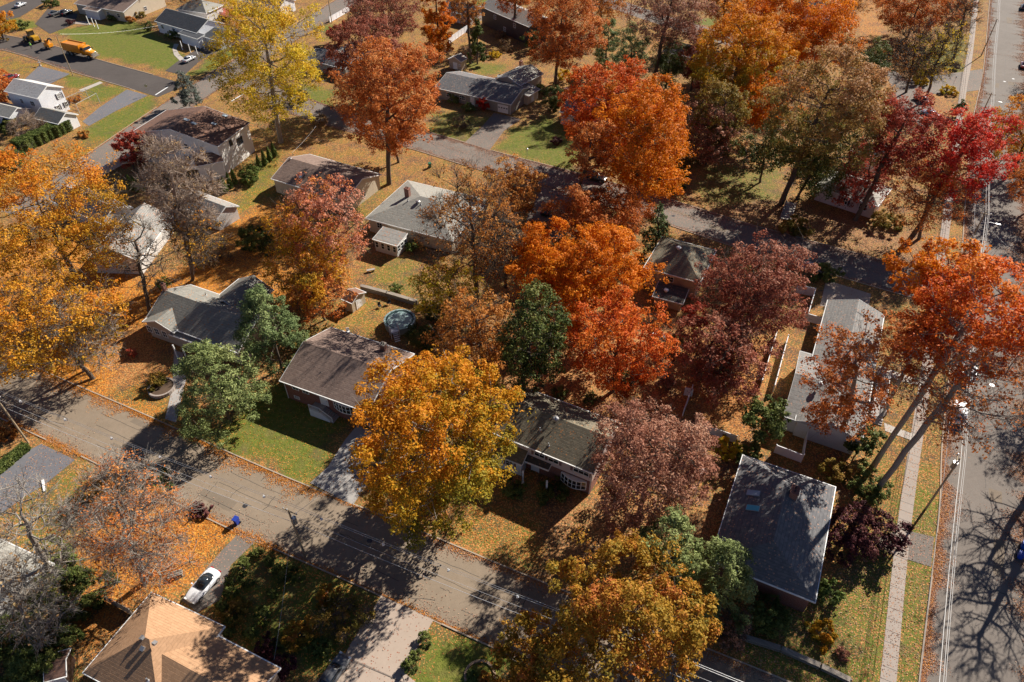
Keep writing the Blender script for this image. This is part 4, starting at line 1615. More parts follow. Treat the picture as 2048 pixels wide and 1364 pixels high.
drift(s1_far, -1, 2.6, 130, _o, (-40, 690), (640, 980))
drift(s1_far, -1, 1.2, 40, _o, (640, 980), (1500, 1335))
drift(s1_far, -1, 2.0, 50, _p, (800, 1050), (1545, 1352))
drift(s1_near, 1, 1.0, 60, _o, (-40, 800), (560, 1100))
drift(s1_near, 1, 0.8, 35, _o, (560, 1100), (1200, 1390))
drift(s1_near, -1, 1.0, 50, _o, (0, 850), (560, 1100))
drift(s1_near, 1, 4.5, 25, _p)
drift(av_l, -1, 2.5, 170, _p)
drift(av_l, -1, 1.6, 90, _o)
drift(av_r, 1, 4.4, 260, _p)
drift(av_r, 1, 3.4, 120, _o)
drift(s3_far, -1, 2.4, 140, _p)
drift(s3_near, 1, 2.0, 100, _p)
drift(s3_mid, 1, 6, 25, _p)
drift(s4_l, -1, 1.0, 40, _o)
drift(s4_r, 1, 2.0, 50, _p)
drift(s5_r, 1, 1.6, 60, _p, (-60, 90), (200, 165))
drift(s6, 1, 4, 40, _p)
scatter([(83, 888), (150, 920), (40, 1000), (-40, 1050)], 300, _p)
scatter([(763, 1191), (867, 1240), (820, 1440), (630, 1440)], 160, _p)
scatter([(620, 966), (690, 880), (760, 905), (706, 1010)], 60, _p)
scatter([(410, 880), (560, 780), (690, 850), (620, 965)], 500, _o)
scatter([(150, 930), (480, 1040), (430, 1120), (200, 1200)], 3500, _o)
scatter([(0, 560), (290, 560), (500, 480), (640, 600), (400, 870), (0, 700)], 7000, _o)
scatter([(1390, 400), (1850, 460), (1840, 545), (1400, 440)], 5000, _p)
scatter([(1100, 420), (1300, 400), (1290, 500), (1100, 470)], 2500, _p)
scatter([(780, 180), (1180, 180), (1180, 400), (780, 380)], 5000, _p)
scatter([(470, 220), (760, 260), (740, 420), (480, 340)], 3000, _o)
scatter([(1200, 150), (1700, 150), (1700, 420), (1350, 420)], 6000, _p)
scatter([(1740, 620), (1880, 620), (1880, 1000), (1720, 1000)], 2200, _o)
scatter([(1480, 1270), (1880, 1000), (1850, 1364), (1480, 1364)], 3500, _p)
scatter([(930, 990), (1080, 1050), (1100, 1140), (860, 1050)], 1200, _o)
scatter([(1380, 690), (1545, 690), (1500, 880), (1360, 830)], 2500, _o)
for nm, st, mt, txt in (('fallen_orange_leaves', _o, LEAF_O, 'orange fallen leaves drifted along the kerbs and over the yards'),
                        ('fallen_pink_leaves', _p, LEAF_P, 'pinkish brown fallen leaves drifted along the road edges')):
    c = np.concatenate(st)
    n = len(c)
    m = leaves_mesh(nm, c, np.array([[0, 0, 1.0]]) + rng.normal(size=(n, 3)) * 0.35, 0.066 * rng.uniform(0.6, 1.4, n), rng.random(n))
    tag(link(nm, m, mt), txt, 'leaves', kind='stuff')
# ------------------------------------------------------------------ the houses
RF_TAN = shingle('roof_tan', (0.32, 0.185, 0.10), (0.43, 0.255, 0.145), 0.0, row=0.15, streak=.5, lines=.14)
RF_BROWN = shingle('roof_brown', (0.155, 0.105, 0.085), (0.26, 0.185, 0.15), 0.0, row=0.2)
RF_GREY = shingle('roof_grey', (0.17, 0.165, 0.145), (0.27, 0.26, 0.23), 0.05, (0.42, 0.17, 0.04))
RF_PALE = shingle('roof_pale', (0.30, 0.285, 0.25), (0.42, 0.40, 0.355), 0.04, (0.30, 0.17, 0.10))
RF_STONE = shingle('roof_stone', (0.235, 0.225, 0.20), (0.34, 0.325, 0.285), 0.02)
RF_DARK = shingle('roof_dark', (0.055, 0.05, 0.045), (0.10, 0.09, 0.08), 0.08, (0.34, 0.17, 0.09))
RF_NAVY = shingle('roof_navy', (0.055, 0.058, 0.065), (0.10, 0.105, 0.115), 0.01)
RF_SLATE = shingle('roof_slate', (0.10, 0.10, 0.108), (0.19, 0.185, 0.185), 0.13, (0.40, 0.24, 0.17))
RF_ASH = shingle('roof_ash', (0.15, 0.145, 0.14), (0.26, 0.25, 0.235), 0.09, (0.40, 0.24, 0.17))
RF_RED = shingle('roof_redbrown', (0.13, 0.07, 0.05), (0.22, 0.125, 0.09), 0.08, (0.32, 0.14, 0.06))
RF_GREEN = shingle('roof_mossy', (0.115, 0.10, 0.07), (0.22, 0.19, 0.135), 0.08, (0.42, 0.2, 0.08))
RF_WHITE = shingle('roof_white', (0.46, 0.44, 0.42), (0.60, 0.58, 0.55), 0.05, (0.25, 0.15, 0.12))
RF_LGREY = shingle('roof_lightgrey', (0.22, 0.21, 0.195), (0.32, 0.305, 0.28), 0.16, (0.45, 0.2, 0.1))
BRICK_R = brick('brick_red', (0.24, 0.075, 0.045), (0.18, 0.055, 0.035), (0.25, 0.20, 0.17))
W_WHITE = siding('siding_white', (0.82, 0.82, 0.82), dark=.15)
W_BLUE = siding('siding_pale_blue', (0.76, 0.79, 0.83), dark=.15)
W_PINK = siding('siding_rosy_white', (0.66, 0.56, 0.53))
W_CREAM = siding('siding_cream', (0.58, 0.50, 0.38))
W_BEIGE = siding('siding_beige', (0.44, 0.36, 0.28))
W_GREY = siding('siding_grey', (0.30, 0.29, 0.26))
W_GREYW = siding('siding_grey_white', (0.60, 0.58, 0.55))
W_BROWN = siding('siding_brown', (0.06, 0.035, 0.028))
W_STUC = paint('stucco_white', (0.80, 0.78, 0.73), 0.8)
NAVY_SH = paint('shutter_dark', (0.05, 0.05, 0.07), 0.6)
PINK_SH = paint('shutter_brown', (0.22, 0.13, 0.12), 0.6)
DECKW = paint('deck_red', (0.42, 0.10, 0.05), 0.7)
DECKG = paint('deck_grey', (0.30, 0.27, 0.25), 0.8)
STEP = paint('step_stone', (0.36, 0.32, 0.29), 0.85)
TEAL = paint('skylight_teal', (0.10, 0.45, 0.55), 0.3)


def railing(pts, name, mat, parent=None, off=(0, 0, 0), h=0.9, gap=0.22, r=0.02):
    """pts in 3-D along the foot of the railing"""
    mb = MB(off)
    for a, b in zip(pts[:-1], pts[1:]):
        a, b = np.array(a, float), np.array(b, float)
        up = np.array((0, 0, h))
        mb.tube([a + up, b + up], r * 1.8, 6)
        mb.tube([a + up * 0.15, b + up * 0.15], r * 1.3, 6)
        L = np.linalg.norm(b - a)
        n = max(2, int(L / gap))
        for i in range(n + 1):
            p = a + (b - a) * i / n
            mb.tube([p, p + up], r * (1.8 if i in (0, n) else 0.8), 5)
    return mb.build(name, mat, parent)


# 1 tan hip-roofed house at the bottom left
h = House('house', 'large house with a wide tan hipped roof beside the parked white sports car')
h.body((303, 1185), (448, 1253), (170, 1347), he=3.4, hr=5.9, kind='hip', roof=RF_TAN, wall=W_BEIGE, inset=1.0)
h.vent(286, 1277, 'r', 'box').vent(287, 1297, 'b', 'box').vent(309, 1289, 'f', 'box').vent(296, 1361, 'b', 'pipe')
h.body((405, 1256), (560, 1337), W=-8.6, ea=3.2, he=3.3, hr=5.0, kind='gable', roof=RF_TAN, wall=W_BEIGE)

# 2 brown gabled brick house with the white steps
h2 = House('house', 'brick house with a brown gabled roof and white front steps, lawn in front')
h2.body((559, 761), (735, 824), (648, 650), he=4.0, hr=6.3, roof=RF_BROWN, wall=BRICK_R)
h2.window('F', 592, 779, 1.1, 1.0, z=3.2).window('F', 613, 788, 1.1, 1.0, z=3.2).window('F', 594, 794, 0.9, 0.5, z=0.9)
h2.door('F', 648, 800, 1.2, 2.1, z0=1.5)
h2.bow('F', 687, 806, 3.6, 1.5, z=2.7, panes=6, depth=0.45)
h2.spout('LR')
h2.chimney(768, 700, 'b', 0.8, 0.7, 1.2)
o = h2.cur
fr = None
q, nn, ax = h2.place('F', 640, 800, 1.4)
sgn = 1 if np.dot(ax, (1, 0, 0)) > 0 else -1
ax = ax * sgn
st = MB(h2.off)
st.obox(q + nn * 0.75 + ax * -0.1 - np.array((0, 0, 0.7)), ax, nn, (0, 0, 1), 1.9, 1.5, 1.4)
for i in range(7):
    hh = 1.2 - i * 0.18
    st.obox((q + nn * 0.75 + ax * (0.85 + 0.3 * i + 0.15)) * (1, 1, 0) + np.array((0, 0, hh / 2)), ax, nn, (0, 0, 1), 0.298, 1.5, hh)
so_ = st.build('front_steps', STEP, h2.root)
e0 = q + nn * 1.5
rl_pts = [e0 + ax * -1.0, e0 + ax * 0.85, e0 + ax * 2.9 + np.array((0, 0, -1.25))]
railing(rl_pts, 'railing', WHITE, so_, h2.off, 0.95, 0.2, 0.03)
pn = MB(h2.off)
pn.prism([e0 + nn * 0.01 + ax * -1.05 + np.array((0, 0, -1.4)), e0 + nn * 0.01 + ax * 2.4 + np.array((0, 0, -1.4)), e0 + nn * 0.01 + ax * 2.4 + np.array((0, 0, -1.0)), e0 + nn * 0.01 + ax * 0.85, e0 + nn * 0.01 + ax * -1.05], nn * 0.05)
pn.build('side_panel', W_BLUE, so_)

# 3 grey-green roof behind the two pines
h3 = House('house', 'grey-green roofed house half hidden behind the two round pines')
h3.body((291, 637), (475, 705), (371, 566), he=3.2, hr=5.6, roof=RF_GREY, wall=W_BEIGE)
h3.spout('LR')
h3.vent(412, 590, 'b', 'pipe').chimney(330, 580, 'b', 0.6, 0.6, 1.2)
h3.body((285, 643), (347, 665), W=5.0, he=3.3, hr=4.6, axis='y', roof=RF_GREY, wall=W_BEIGE)
h3.window('F', 300, 659, 1.0, 1.3, z=1.7).window('F', 315, 665, 1.0, 1.3, z=1.7).window('F', 331, 671, 1.0, 1.3, z=1.7)
h3.body((418, 606), (488, 630), W=7.5, he=3.1, hr=5.0, axis='y', roof=RF_GREY, wall=W_BEIGE)
h3.posts([(345, 690), (365, 697)], 2.6, WHITE)
h3.body((338, 668), (400, 690), W=2.4, he=2.75, hr=3.0, kind='shed', roof=RF_GREY, wall=W_BEIGE)

# 4 pale house behind the big gold maple on the left
h4 = House('house', 'pale house with a white lit roof behind the bare trees on the left')
h4.body((277, 522), (345, 432), W=9.5, he=3.2, hr=6.0, roof=RF_LGREY, wall=W_GREYW)
h4.window(h4.end(), frac=0.5, z=4.4, w_=1.0, h_=1.2).window(h4.end(), frac=0.3, z=1.7).window(h4.end(), frac=0.7, z=1.7)
h4.body((340, 405), (432, 440), W=6, he=2.8, hr=4.3, roof=RF_LGREY, wall=W_GREYW)
h4.body((165, 372), (265, 415), W=-7, he=3.0, hr=5.0, roof=RF_LGREY, wall=W_GREYW)

# 5 white house and its garage at the top left
h5 = House('house', 'white two storey house with a pale roof left of the quiet driveway')
h5.body((8, 182), (74, 197), (163, 182), he=5.8, hr=7.6, roof=RF_WHITE, wall=W_BLUE)
e = h5.end()
h5.window(e, 115, 187, 0.9, 1.2, shutters=NAVY_SH, z=4.2).window(e, 116, 215, 0.9, 1.2, shutters=NAVY_SH, z=1.6).window(e, 132, 208, 0.9, 1.2, shutters=NAVY_SH, z=1.6).window(e, frac=0.78, z=4.0, shutters=NAVY_SH)
h5.window('F', 15, 190, 0.9, 1.2, z=3.8).window('F', 42, 198, 0.9, 1.2, z=3.8).window('F', 64, 204, 1.4, 1.2, z=3.8)
h5.body((66, 236), (116, 248), (166, 231), he=2.9, hr=4.5, roof=RF_GREY, wall=W_WHITE)
h5.window(h5.end(), 142, 258, 1.0, 1.1, z=1.5)
h5.body((-40, 222), (18, 236), W=6, he=3.0, hr=4.4, roof=RF_PALE, wall=W_BLUE)
h5.window('F', frac=0.8, z=1.6).window('F', frac=0.5, z=1.6)

# 6 big white house with the brown roof and four skylights
h6 = House('house', 'big white house with a brown roof carrying four skylights')
h6.body((435, 293), (499, 245), (292, 246), he=7.0, hr=9.4, roof=RF_RED, wall=W_STUC, oh=0.3)
h6.skylight(373, 240, 0.8, 1.3).skylight(388, 247, 0.8, 1.3).skylight(428, 248, 0.8, 1.2).skylight(450, 232, 0.8, 1.2)
h6.window('F', 483, 294, 2.0, 1.6, z=4.6, bars=2, frame=NAVY_SH).window('F', 460, 281, 1.0, 1.3, z=5.6, frame=NAVY_SH)
e = h6.end()
h6.window(e, 402, 290, 1.0, 1.3, z=5.6).window(e, 369, 283, 1.0, 1.3, z=5.6).window(e, 372, 306, 1.6, 1.4, z=2.6)
h6.body((391, 333), (447, 322), W=5.5, he=4.0, hr=5.2, roof=RF_RED, wall=W_STUC)

# 7 navy-roofed house with the white porch
h7 = House('house', 'white house with a dark navy roof and columned porch at a green lawn')
h7.body((309, 42), (393, 66), W=10.5, he=3.5, hr=6.0, roof=RF_NAVY, wall=W_BLUE)
h7.window('F', 325, 53, 1.2, 1.1, z=2.1).window('F', 347, 57, 1.2, 1.1, z=2.1)
e = h7.end()
h7.body((356, 66), (394, 78), W=3.0, he=3.0, hr=3.5, kind='shed', roof=RF_NAVY, wall=W_BLUE)
h7.posts([(360, 82), (376, 88), (390, 92), (404, 80)], 2.6, WHITE)
h7.body((404, 72), (436, 82), W=10, he=2.9, hr=4.2, roof=RF_NAVY, wall=W_BLUE)
h7.garage('F', frac=0.5, w_=3.6, h_=2.1)
h7.slab([(440, 30), (470, 38), (466, 20), (438, 14)], 1.2, 0.15, DECKW)
railing([(*P(440, 30, 1.2), 1.2), (*P(470, 38, 1.2), 1.2), (*P(466, 20, 1.2), 1.2)], 'deck_railing', DECKW, h7.root, h7.off, 1.0, 0.3, 0.05)

# 8 beige house at the very top left
h8 = House('house', 'beige house with a brown roof at the top edge behind two dark parked cars')
h8.body((148, 7), (246, 24), (330, -8), he=3.3, hr=5.8, roof=RF_BROWN, wall=W_CREAM)
h8.window('F', 215, 22, 1.2, 1.2, z=1.7).window('F', 236, 27, 1.2, 1.2, z=1.7).window(h8.end(), frac=0.5, z=1.8)
h8.posts([(172, 32), (182, 36), (190, 40)], 2.7, WHITE)
h8.body((165, 18), (194, 23), W=3, he=2.9, hr=3.4, kind='shed', roof=RF_BROWN, wall=W_BLUE)

# 9 brown-roofed house behind the pink tree
h9 = House('house', 'long brown roofed house behind the tall pink and gold tree')
h9.body((542, 357), (690, 402), (600, 303), he=3.4, hr=5.4, roof=RF_BROWN, wall=W_CREAM)
h9.skylight(602, 352, 1.0, 1.4).vent(581, 317, 'b', 'pipe')
h9.window(h9.end(), frac=0.5, z=1.6)

# 10 grey hip-roofed house with the glazed porch
h10 = House('house', 'wide grey hip roofed house with a white glazed sun porch')
h10.body((731, 436), (905, 482), (808, 359), he=3.2, hr=5.7, kind='hip', roof=RF_STONE, wall=W_CREAM)
h10.spout('LR')
h10.chimney(815, 385, 'b', 1.0, 0.8, 0.9)
h10.vent(816, 402, 'f', 'pipe').vent(836, 406, 'f', 'round').vent(842, 409, 'f', 'pipe')
h10.window('F', 760, 454, 1.2, 1.2, z=2.0)
h10.body((745, 478), (794, 492), W=3.9, he=2.7, hr=3.25, kind='shed', roof=RF_LGREY, wall=W_GREYW, oh=0.15)
for f in (0.14, 0.38, 0.62, 0.86):
    h10.window('F', frac=f, z=1.6, w_=0.72, h_=1.3, bars=0)
for f in (0.2, 0.5, 0.8):
    h10.window('R' if h10.cur.ex[0] > 0 else 'L', frac=f, z=1.6, w_=0.9, h_=1.3, bars=0)

# 11 long grey ranch house with the white garage door
h11 = House('house', 'long low grey ranch house with a white garage door and paved drive')
h11.body((869, 175), (1022, 209), (889, 136), he=2.9, hr=4.7, roof=RF_SLATE, wall=W_GREY)
h11.chimney(999, 158, 'b', 0.8, 0.8, 0.9, WHITE)
h11.spout('LR')
h11.garage('F', 1006, 220, 3.0, 2.1)
h11.door('F', 945, 205, 1.1, 2.1, z0=0.2).window('F', 898, 192, 1.6, 1.2, z=1.6, bars=2).window('F', 925, 198, 1.6, 1.2, z=1.6, bars=2)
h11.body((1040, 171), (1087, 147), (1003, 150), he=3.8, hr=5.3, roof=RF_STONE, wall=W_CREAM)
h11.chimney(1042, 128, 'b', 0.8, 0.8, 0.8)
h11.vent(1027, 167, 'f', 'pipe')
h11.window('F', frac=0.4, z=2.2)
h11.body((1056, 192), (1080, 178), W=5, he=2.6, hr=3.4, kind='shed', roof=RF_LGREY, wall=W_CREAM)
h11.door('F', frac=0.5, z0=0.2)

# 12 house behind the red and orange oaks
h12 = House('house', 'white walled house with a dark slate roof behind the red oak')
h12.body((1119, 223), (1235, 256), W=9, he=3.3, hr=5.6, roof=RF_SLATE, wall=W_PINK)
h12.chimney(1133, 188, 'b', 0.9, 0.7, 1.2)
h12.window('F', 1150, 238, 1.3, 1.2, z=1.8).window('F', 1185, 248, 1.3, 1.2, z=1.8)

# 13 dark hip roof in the middle
h13 = House('house', 'dark brown hip roofed house between the orange oak and the maroon tree')
h13.body((1288, 534), (1389, 562), (1314, 470), he=4.2, hr=6.6, kind='hip', roof=RF_GREEN, wall=W_BEIGE, eb=1.0)
h13.spout('LR')
h13.vent(1357, 498, 'f', 'round', WHITE).vent(1379, 503, 'r' if h13.cur.ex[0] > 0 else 'l', 'pipe')
h13.window('F', 1341, 555, 1.2, 1.1, z=2.9)
h13.body((1305, 592), (1366, 608), W=4.0, he=2.0, hr=2.5, kind='shed', roof=RF_DARK, wall=W_BEIGE)
h13.vent(1332, 583, 'f', 'round', WHITE)

# 14 white house under the tall oaks on the right
h14 = House('house', 'low white house with a pale roof under the tall oaks at right')
h14.body((1632, 372), (1756, 412), W=9, he=3.3, hr=5.4, kind='hip', roof=RF_PALE, wall=W_PINK)
h14.window('F', 1690, 396, 1.5, 1.4, z=1.9, bars=2, shutters=NAVY_SH).window('F', 1728, 408, 1.5, 1.4, z=1.9, bars=2)
h14.body((1700, 300), (1760, 322), W=7, he=3.2, hr=5.0, roof=RF_SLATE, wall=W_PINK)

# 15 grey house beside the avenue
h15 = House('house', 'long grey roofed house with white railed front walk beside the avenue')
GUTG = paint('gutter_grey', (0.38, 0.38, 0.38), .5)
h15.body((1768, 630), (1724, 885), (1650, 622), he=3.2, hr=4.9, roof=RF_ASH, wall=W_GREYW, gut=GUTG)
h15.body((1567, 832), (1662, 862), W=15.0, he=3.0, hr=4.8, roof=RF_ASH, wall=W_GREYW, gut=GUTG)
h15.vent(1640, 770, 'b', 'round', METAL)

# 16 dark roof at the bottom right
h16 = House('house', 'dark slate roofed brick house with a teal skylight near the avenue')
h16.body((1424, 1112), (1486, 910), (1671, 973), he=3.6, hr=5.9, kind='hip', roof=RF_SLATE, wall=BRICK_R, inset=.7, ea=.6)
h16.skylight(1507, 987, 0.9, 1.6, 'f').skylight(1506, 1017, 0.9, 1.6, 'f', TEAL)
h16.chimney(1586, 990, 'b', 1.3, 0.9, 1.0)
h16.window('L', frac=.3, z=2.2, w_=1.4).window('R', frac=.3, z=2.2, w_=1.4)

# 17 white and brick bilevel house with the bow window
h17 = House('house', 'white and brick two storey house with a bow window and brown shutters')
h17.body((985, 865), (1187, 947), W=9.5, he=5.4, hr=7.5, roof=RF_GREEN, wall=W_PINK, wall2=BRICK_R, split=2.75, oh=0.55)
h17.window('F', 1079, 908, 1.5, 1.2, z=4.2, shutters=PINK_SH).window('F', 1107, 919, 1.5, 1.2, z=4.2, shutters=PINK_SH).window('F', 1163, 938, 2.2, 1.2, z=4.2, bars=2, shutters=PINK_SH)
h17.window('F', frac=0.12, z=4.2, shutters=PINK_SH)
h17.bow('F', 1148, 955, 3.6, 1.6, z=1.55, panes=6, depth=0.55)
h17.door('F', 1070, 950, 1.0, 2.1, z0=0.2)
h17.spout('LR')
h17.vent(1111, 840, 'b', 'round').vent(1080, 860, 'f', 'pipe').vent(1097, 891, 'f', 'pipe')
h17.body((1022, 911), (1097, 940), W=2.5, he=2.9, hr=3.35, kind='shed', roof=RF_DARK, wall=BRICK_R, oh=1.9)
h17.posts([(1094, 962), (1046, 942)], 2.6, WHITE, 0.12)
h17.body((950, 893), (1044, 930), W=7.5, he=3.0, hr=4.6, roof=RF_GREEN, wall=W_WHITE)
h17.window('F', 1019, 926, 1.1, 1.2, z=1.8, shutters=PINK_SH)

# 18 to 22 houses along the top and the one at the left edge
h18 = House('house', 'dark brown two storey house in deep shade at the top centre')
h18.body((960, 12), (1058, 54), W=10, he=5.6, hr=7.6, roof=RF_LGREY, wall=W_BROWN)
h18.window('F', frac=0.3, z=4.0).window('F', frac=0.7, z=4.0).window('F', frac=0.5, z=1.6)
h19 = House('house', 'low grey roofed house behind the yellow tree and the maroon trees')
h19.body((612, 118), (690, 138), W=9, he=2.9, hr=4.5, roof=RF_SLATE, wall=W_GREY)
h19.window('F', 668, 128, 1.2, 1.2, z=1.7)
h19.body((650, 110), (700, 122), W=11, he=3.1, hr=4.9, axis='y', roof=RF_STONE, wall=W_GREY)
h20 = House('house', 'grey roofed house at the top edge behind the orange column tree')
h20.body((880, 18), (940, 32), W=9, he=3.2, hr=5.2, roof=RF_NAVY, wall=W_GREYW)
h21 = House('house', 'grey roofed house at the lower left edge behind the bare trees')
h21.body((-70, 1046), (107, 1128), (20, 1310), he=3.2, hr=5.2, roof=RF_STONE, wall=W_GREYW)
h22 = House('house', 'pale house with a faded roof beside the avenue at the top right')
h22.body((1600, 18), (1690, 40), W=9, he=3.2, hr=5.4, roof=RF_SLATE, wall=W_WHITE)
h22.window('F', frac=0.3, z=1.7).window('F', frac=0.7, z=1.7)
h23 = House('house', 'grey roofed house past the dark red tree beside the far street')
h23.body((1325, 102), (1425, 125), W=9, he=3.2, hr=5.0, roof=RF_SLATE, wall=W_GREYW)
h23.window('F', frac=0.3, z=1.7).window('F', frac=0.7, z=1.7)
h24 = House('house', 'cream house cut by the top edge beside the far street')
h24.body((470, -2), (560, 14), W=8, he=3.2, hr=5.2, roof=RF_BROWN, wall=W_WHITE)
h24.window('F', frac=0.25, z=1.7).window('F', frac=0.65, z=1.7)


h25 = House('house', 'grey gable roof showing above the navy roofed house at the top edge')
h25.body((352, 18), (412, 26), W=9, he=3.4, hr=5.8, kind='hip', roof=RF_STONE, wall=W_GREYW)

# ------------------------------------------------------------------ sheds
def shed(label, A, B, W, he, hr, roof, wall, axis='x', door=None, dside='F', dfrac=0.5, name='garden_shed', win=False):
    s = House(name, label, 'shed')
    s.body(A, B, W=W, he=he, hr=hr, roof=roof, wall=wall, axis=axis, oh=0.12, th=0.1)
    s.door(dside, frac=dfrac, w_=1.2, h_=1.75, z0=0.08, col=door)
    if win:
        s.window(dside, frac=0.84, z=1.4, w_=0.5, h_=0.6)
    return s


s1 = shed('small tan garden shed with a white door beside the pink tree', (683, 598), (704, 607), 3.6, 2.3, 3.2, RF_RED, W_CREAM, axis='x', dside='R')
shed('beige garden shed with white double doors by the grey ranch house', (896, 118), (922, 124), 3.2, 2.6, 3.7, RF_LGREY, W_BEIGE, axis='y', win=True)
shed('small brown roofed shed at the bottom edge under the tan house', (88, 1364), (132, 1352), 3.0, 2.2, 2.9, RF_RED, W_BROWN)
# ------------------------------------------------------------------ trees
T = tree
S = shrub
# left side
T('maple_tree', 'largest gold and orange maple at the left edge, spreading over a pale house', (-75, 298, 262, 580), 4, 'amber', dens=0.45, grad=.38, twigs=4, holes=.3)
T('maple_tree', 'lower gold maple at the left edge above the orange leaf carpet', (-70, 545, 232, 745), (188, 757), 'amber', dens=0.30, grad=.2, twigs=5, holes=.35)
T('bare_tree', 'pale brown almost leafless tree beside the pale house, fine twigs', (290, 285, 425, 470), (360, 545), 'brown', dens=0.06, twigs=30, barkm=BARK_T, twig_r=.022)
T('bare_tree', 'leafless thin tree in the orange leaf carpet beside the left maple', (225, 430, 345, 590), (285, 625), 'brown', dens=0.02, twigs=7, twig_r=.018)
T('bare_tree', 'leafless tree leaning over the leaf carpet above the grey-green roof', (330, 400, 440, 540), (385, 560), 'amber', dens=0.08, twigs=16, twig_r=.02)
T('bare_tree', 'thin bare tree with long sparse limbs at the left street edge', (95, 590, 235, 740), (150, 742), 'amber', dens=0.05, twigs=14, barkm=BARK_G, twig_r=.02)
T('red_maple', 'small dark red tree by the white fence on the side street', (235, 255, 300, 335), (268, 338), 'crimson', dens=1.1)
T('spruce_tree', 'grey blue spruce on the street corner by the white house', (336, 133, 402, 215), (372, 212), 'spruce', shape='cone', dens=1.3, aspect=.3, leaf=.2)
T('ash_tree', 'tall yellow green tree beside the street junction at top left', (428, -12, 655, 240), (562, 285), 'yellow', dens=0.42, twigs=5, grad=.2, barkm=BARK_G, holes=.2, flat=.9)
T('ash_tree', 'slim gold tree leaning over the white porch garage at the top', (452, 30, 500, 110), (478, 128), 'amber', dens=0.4, twigs=4)
T('oak_tree', 'tall copper oak on a long forked trunk at the top centre', (665, 88, 895, 300), (778, 368), 'copper', dens=0.72, twigs=2, grad=.1, holes=.15)
T('oak_tree', 'second trunk behind the copper oak with a small rusty crown', (715, 200, 830, 300), (797, 325), 'copper', dens=0.6, twigs=2)
T('oak_tree', 'maroon oak behind the copper oak at the top', (655, 45, 805, 190), 3, 'maroon', dens=0.9, twigs=3)
T('oak_tree', 'half bare maroon tree at the top edge with dark limbs', (685, -25, 850, 75), 3, 'maroon', dens=0.45, twigs=8)
T('maple_tree', 'narrow bright orange maple column at the top', (840, -30, 908, 100), 1.5, 'orange', shape='column', dens=1.1)
T('red_maple', 'small deep red tree below the maroon oak at the top', (655, 45, 705, 85), 0.5, 'crimson', dens=1.1)
T('cypress_tree', 'tall dark green narrow evergreen by the garden shed at the top', (936, 28, 972, 128), (955, 128), 'yew', shape='cone', dens=1.5)
T('oak_tree', 'thin trunked brown tree beside the narrow evergreen at the top', (900, -20, 970, 45), (941, 128), 'rust', dens=0.6, twigs=4)
T('oak_tree', 'broad rust coloured oak at the top with two dark trunks', (1045, -25, 1205, 132), (1110, 168), 'copper', dens=0.72, twigs=4)
T('oak_tree', 'rusty oak crown cut by the top edge above the far street', (1150, -60, 1260, 40), 4, 'rust', dens=0.6, twigs=4)
T('pine_tree', 'bright green pine left of a pair behind the copper oaks', (1188, 45, 1240, 140), 1, 'pine', dens=1.1, aspect=.3, leaf=.22, shape='column')
T('pine_tree', 'bushy green pine behind the red oak at the top', (1225, 55, 1300, 165), 1, 'pine', dens=1.1, aspect=.3, leaf=.22)
T('pine_tree', 'dark pine in shade right of the thin trunk at the top', (1305, 75, 1375, 170), 1, 'green', dens=1.1, aspect=.3, leaf=.22)
T('oak_tree', 'sparse maroon oak with bare trunks at the top right of centre', (1265, -45, 1420, 95), (1303, 180), 'dusty', dens=0.5, twigs=7)
T('oak_tree', 'small dark purple red tree in front of the far grey house', (1362, 62, 1425, 165), 2, 'maroon', dens=0.8)
T('maple_tree', 'huge bright orange maple at the top right', (1440, -35, 1708, 150), 4, 'orange', dens=0.95, grad=.1)
T('maple_tree', 'gold green maple below the huge orange maple', (1385, 25, 1570, 215), 2.5, 'gold', dens=0.9, grad=.55)
T('oak_tree', 'brown olive oak on leaning trunks at the right', (1528, 95, 1768, 350), (1555, 408), 'oliverust', dens=0.75, grad=.42, twigs=2, flat=.9)
T('oak_tree', 'thin dark oak trunk behind the concrete steps at right', (1570, 255, 1720, 395), (1580, 398), 'green', dens=0.45, twigs=3)
T('oak_tree', 'red oak with pinkish top in front of the slate roofed house', (1128, 125, 1305, 300), 4, 'redorange', dens=0.95, grad=-.12)
T('oak_tree', 'large vivid orange oak right of the red oak', (1175, 170, 1393, 405), 3, 'orange', dens=0.95, grad=-.05)
T('oak_tree', 'orange oak with a long bare trunk rising from the middle street', (1130, 250, 1240, 345), (1140, 428), 'copper', dens=0.6, twigs=3)
T('dogwood_tree', 'round thin pinkish tree in the shade right of the vivid orange oak', (1372, 212, 1475, 325), 1.5, 'dusty', dens=0.55, twigs=8)
T('red_maple', 'bright crimson maple at right beside the avenue', (1842, 222, 2010, 395), (1826, 470), 'red', dens=0.78, twigs=2)
T('red_maple', 'wine red maple left of the bright crimson maple', (1735, 185, 1875, 345), (1710, 440), 'crimson', dens=0.7, twigs=3)
T('red_maple', 'thin wine red tree in front of the low white house', (1672, 285, 1790, 415), (1722, 420), 'crimson', dens=0.42, twigs=5)
T('oak_tree', 'rusty oak crown below the bright crimson maple on twin trunks', (1770, 300, 1935, 455), (1850, 478), 'copper', dens=0.28, twigs=5)
T('oak_tree', 'leafless dark oak at the top right, bare limbs over the drive', (1770, 55, 1880, 160), (1812, 185), 'rust', dens=0.06, twigs=14, twig_r=.025)
T('oak_tree', 'rust coloured oak cut by the top edge near the avenue', (1750, -45, 1925, 62), 3, 'copper', dens=0.6, twigs=5)
T('bare_tree', 'bare tree with pale trunk on the avenue verge at the top', (1890, -20, 1960, 70), (1922, 118), 'rust', dens=0.05, twigs=12, twig_r=.025)
T('pine_tree', 'dark green evergreen between the oaks and the curved drive', (1700, 82, 1775, 195), 1, 'yew', dens=1.0, aspect=.3, leaf=.22)
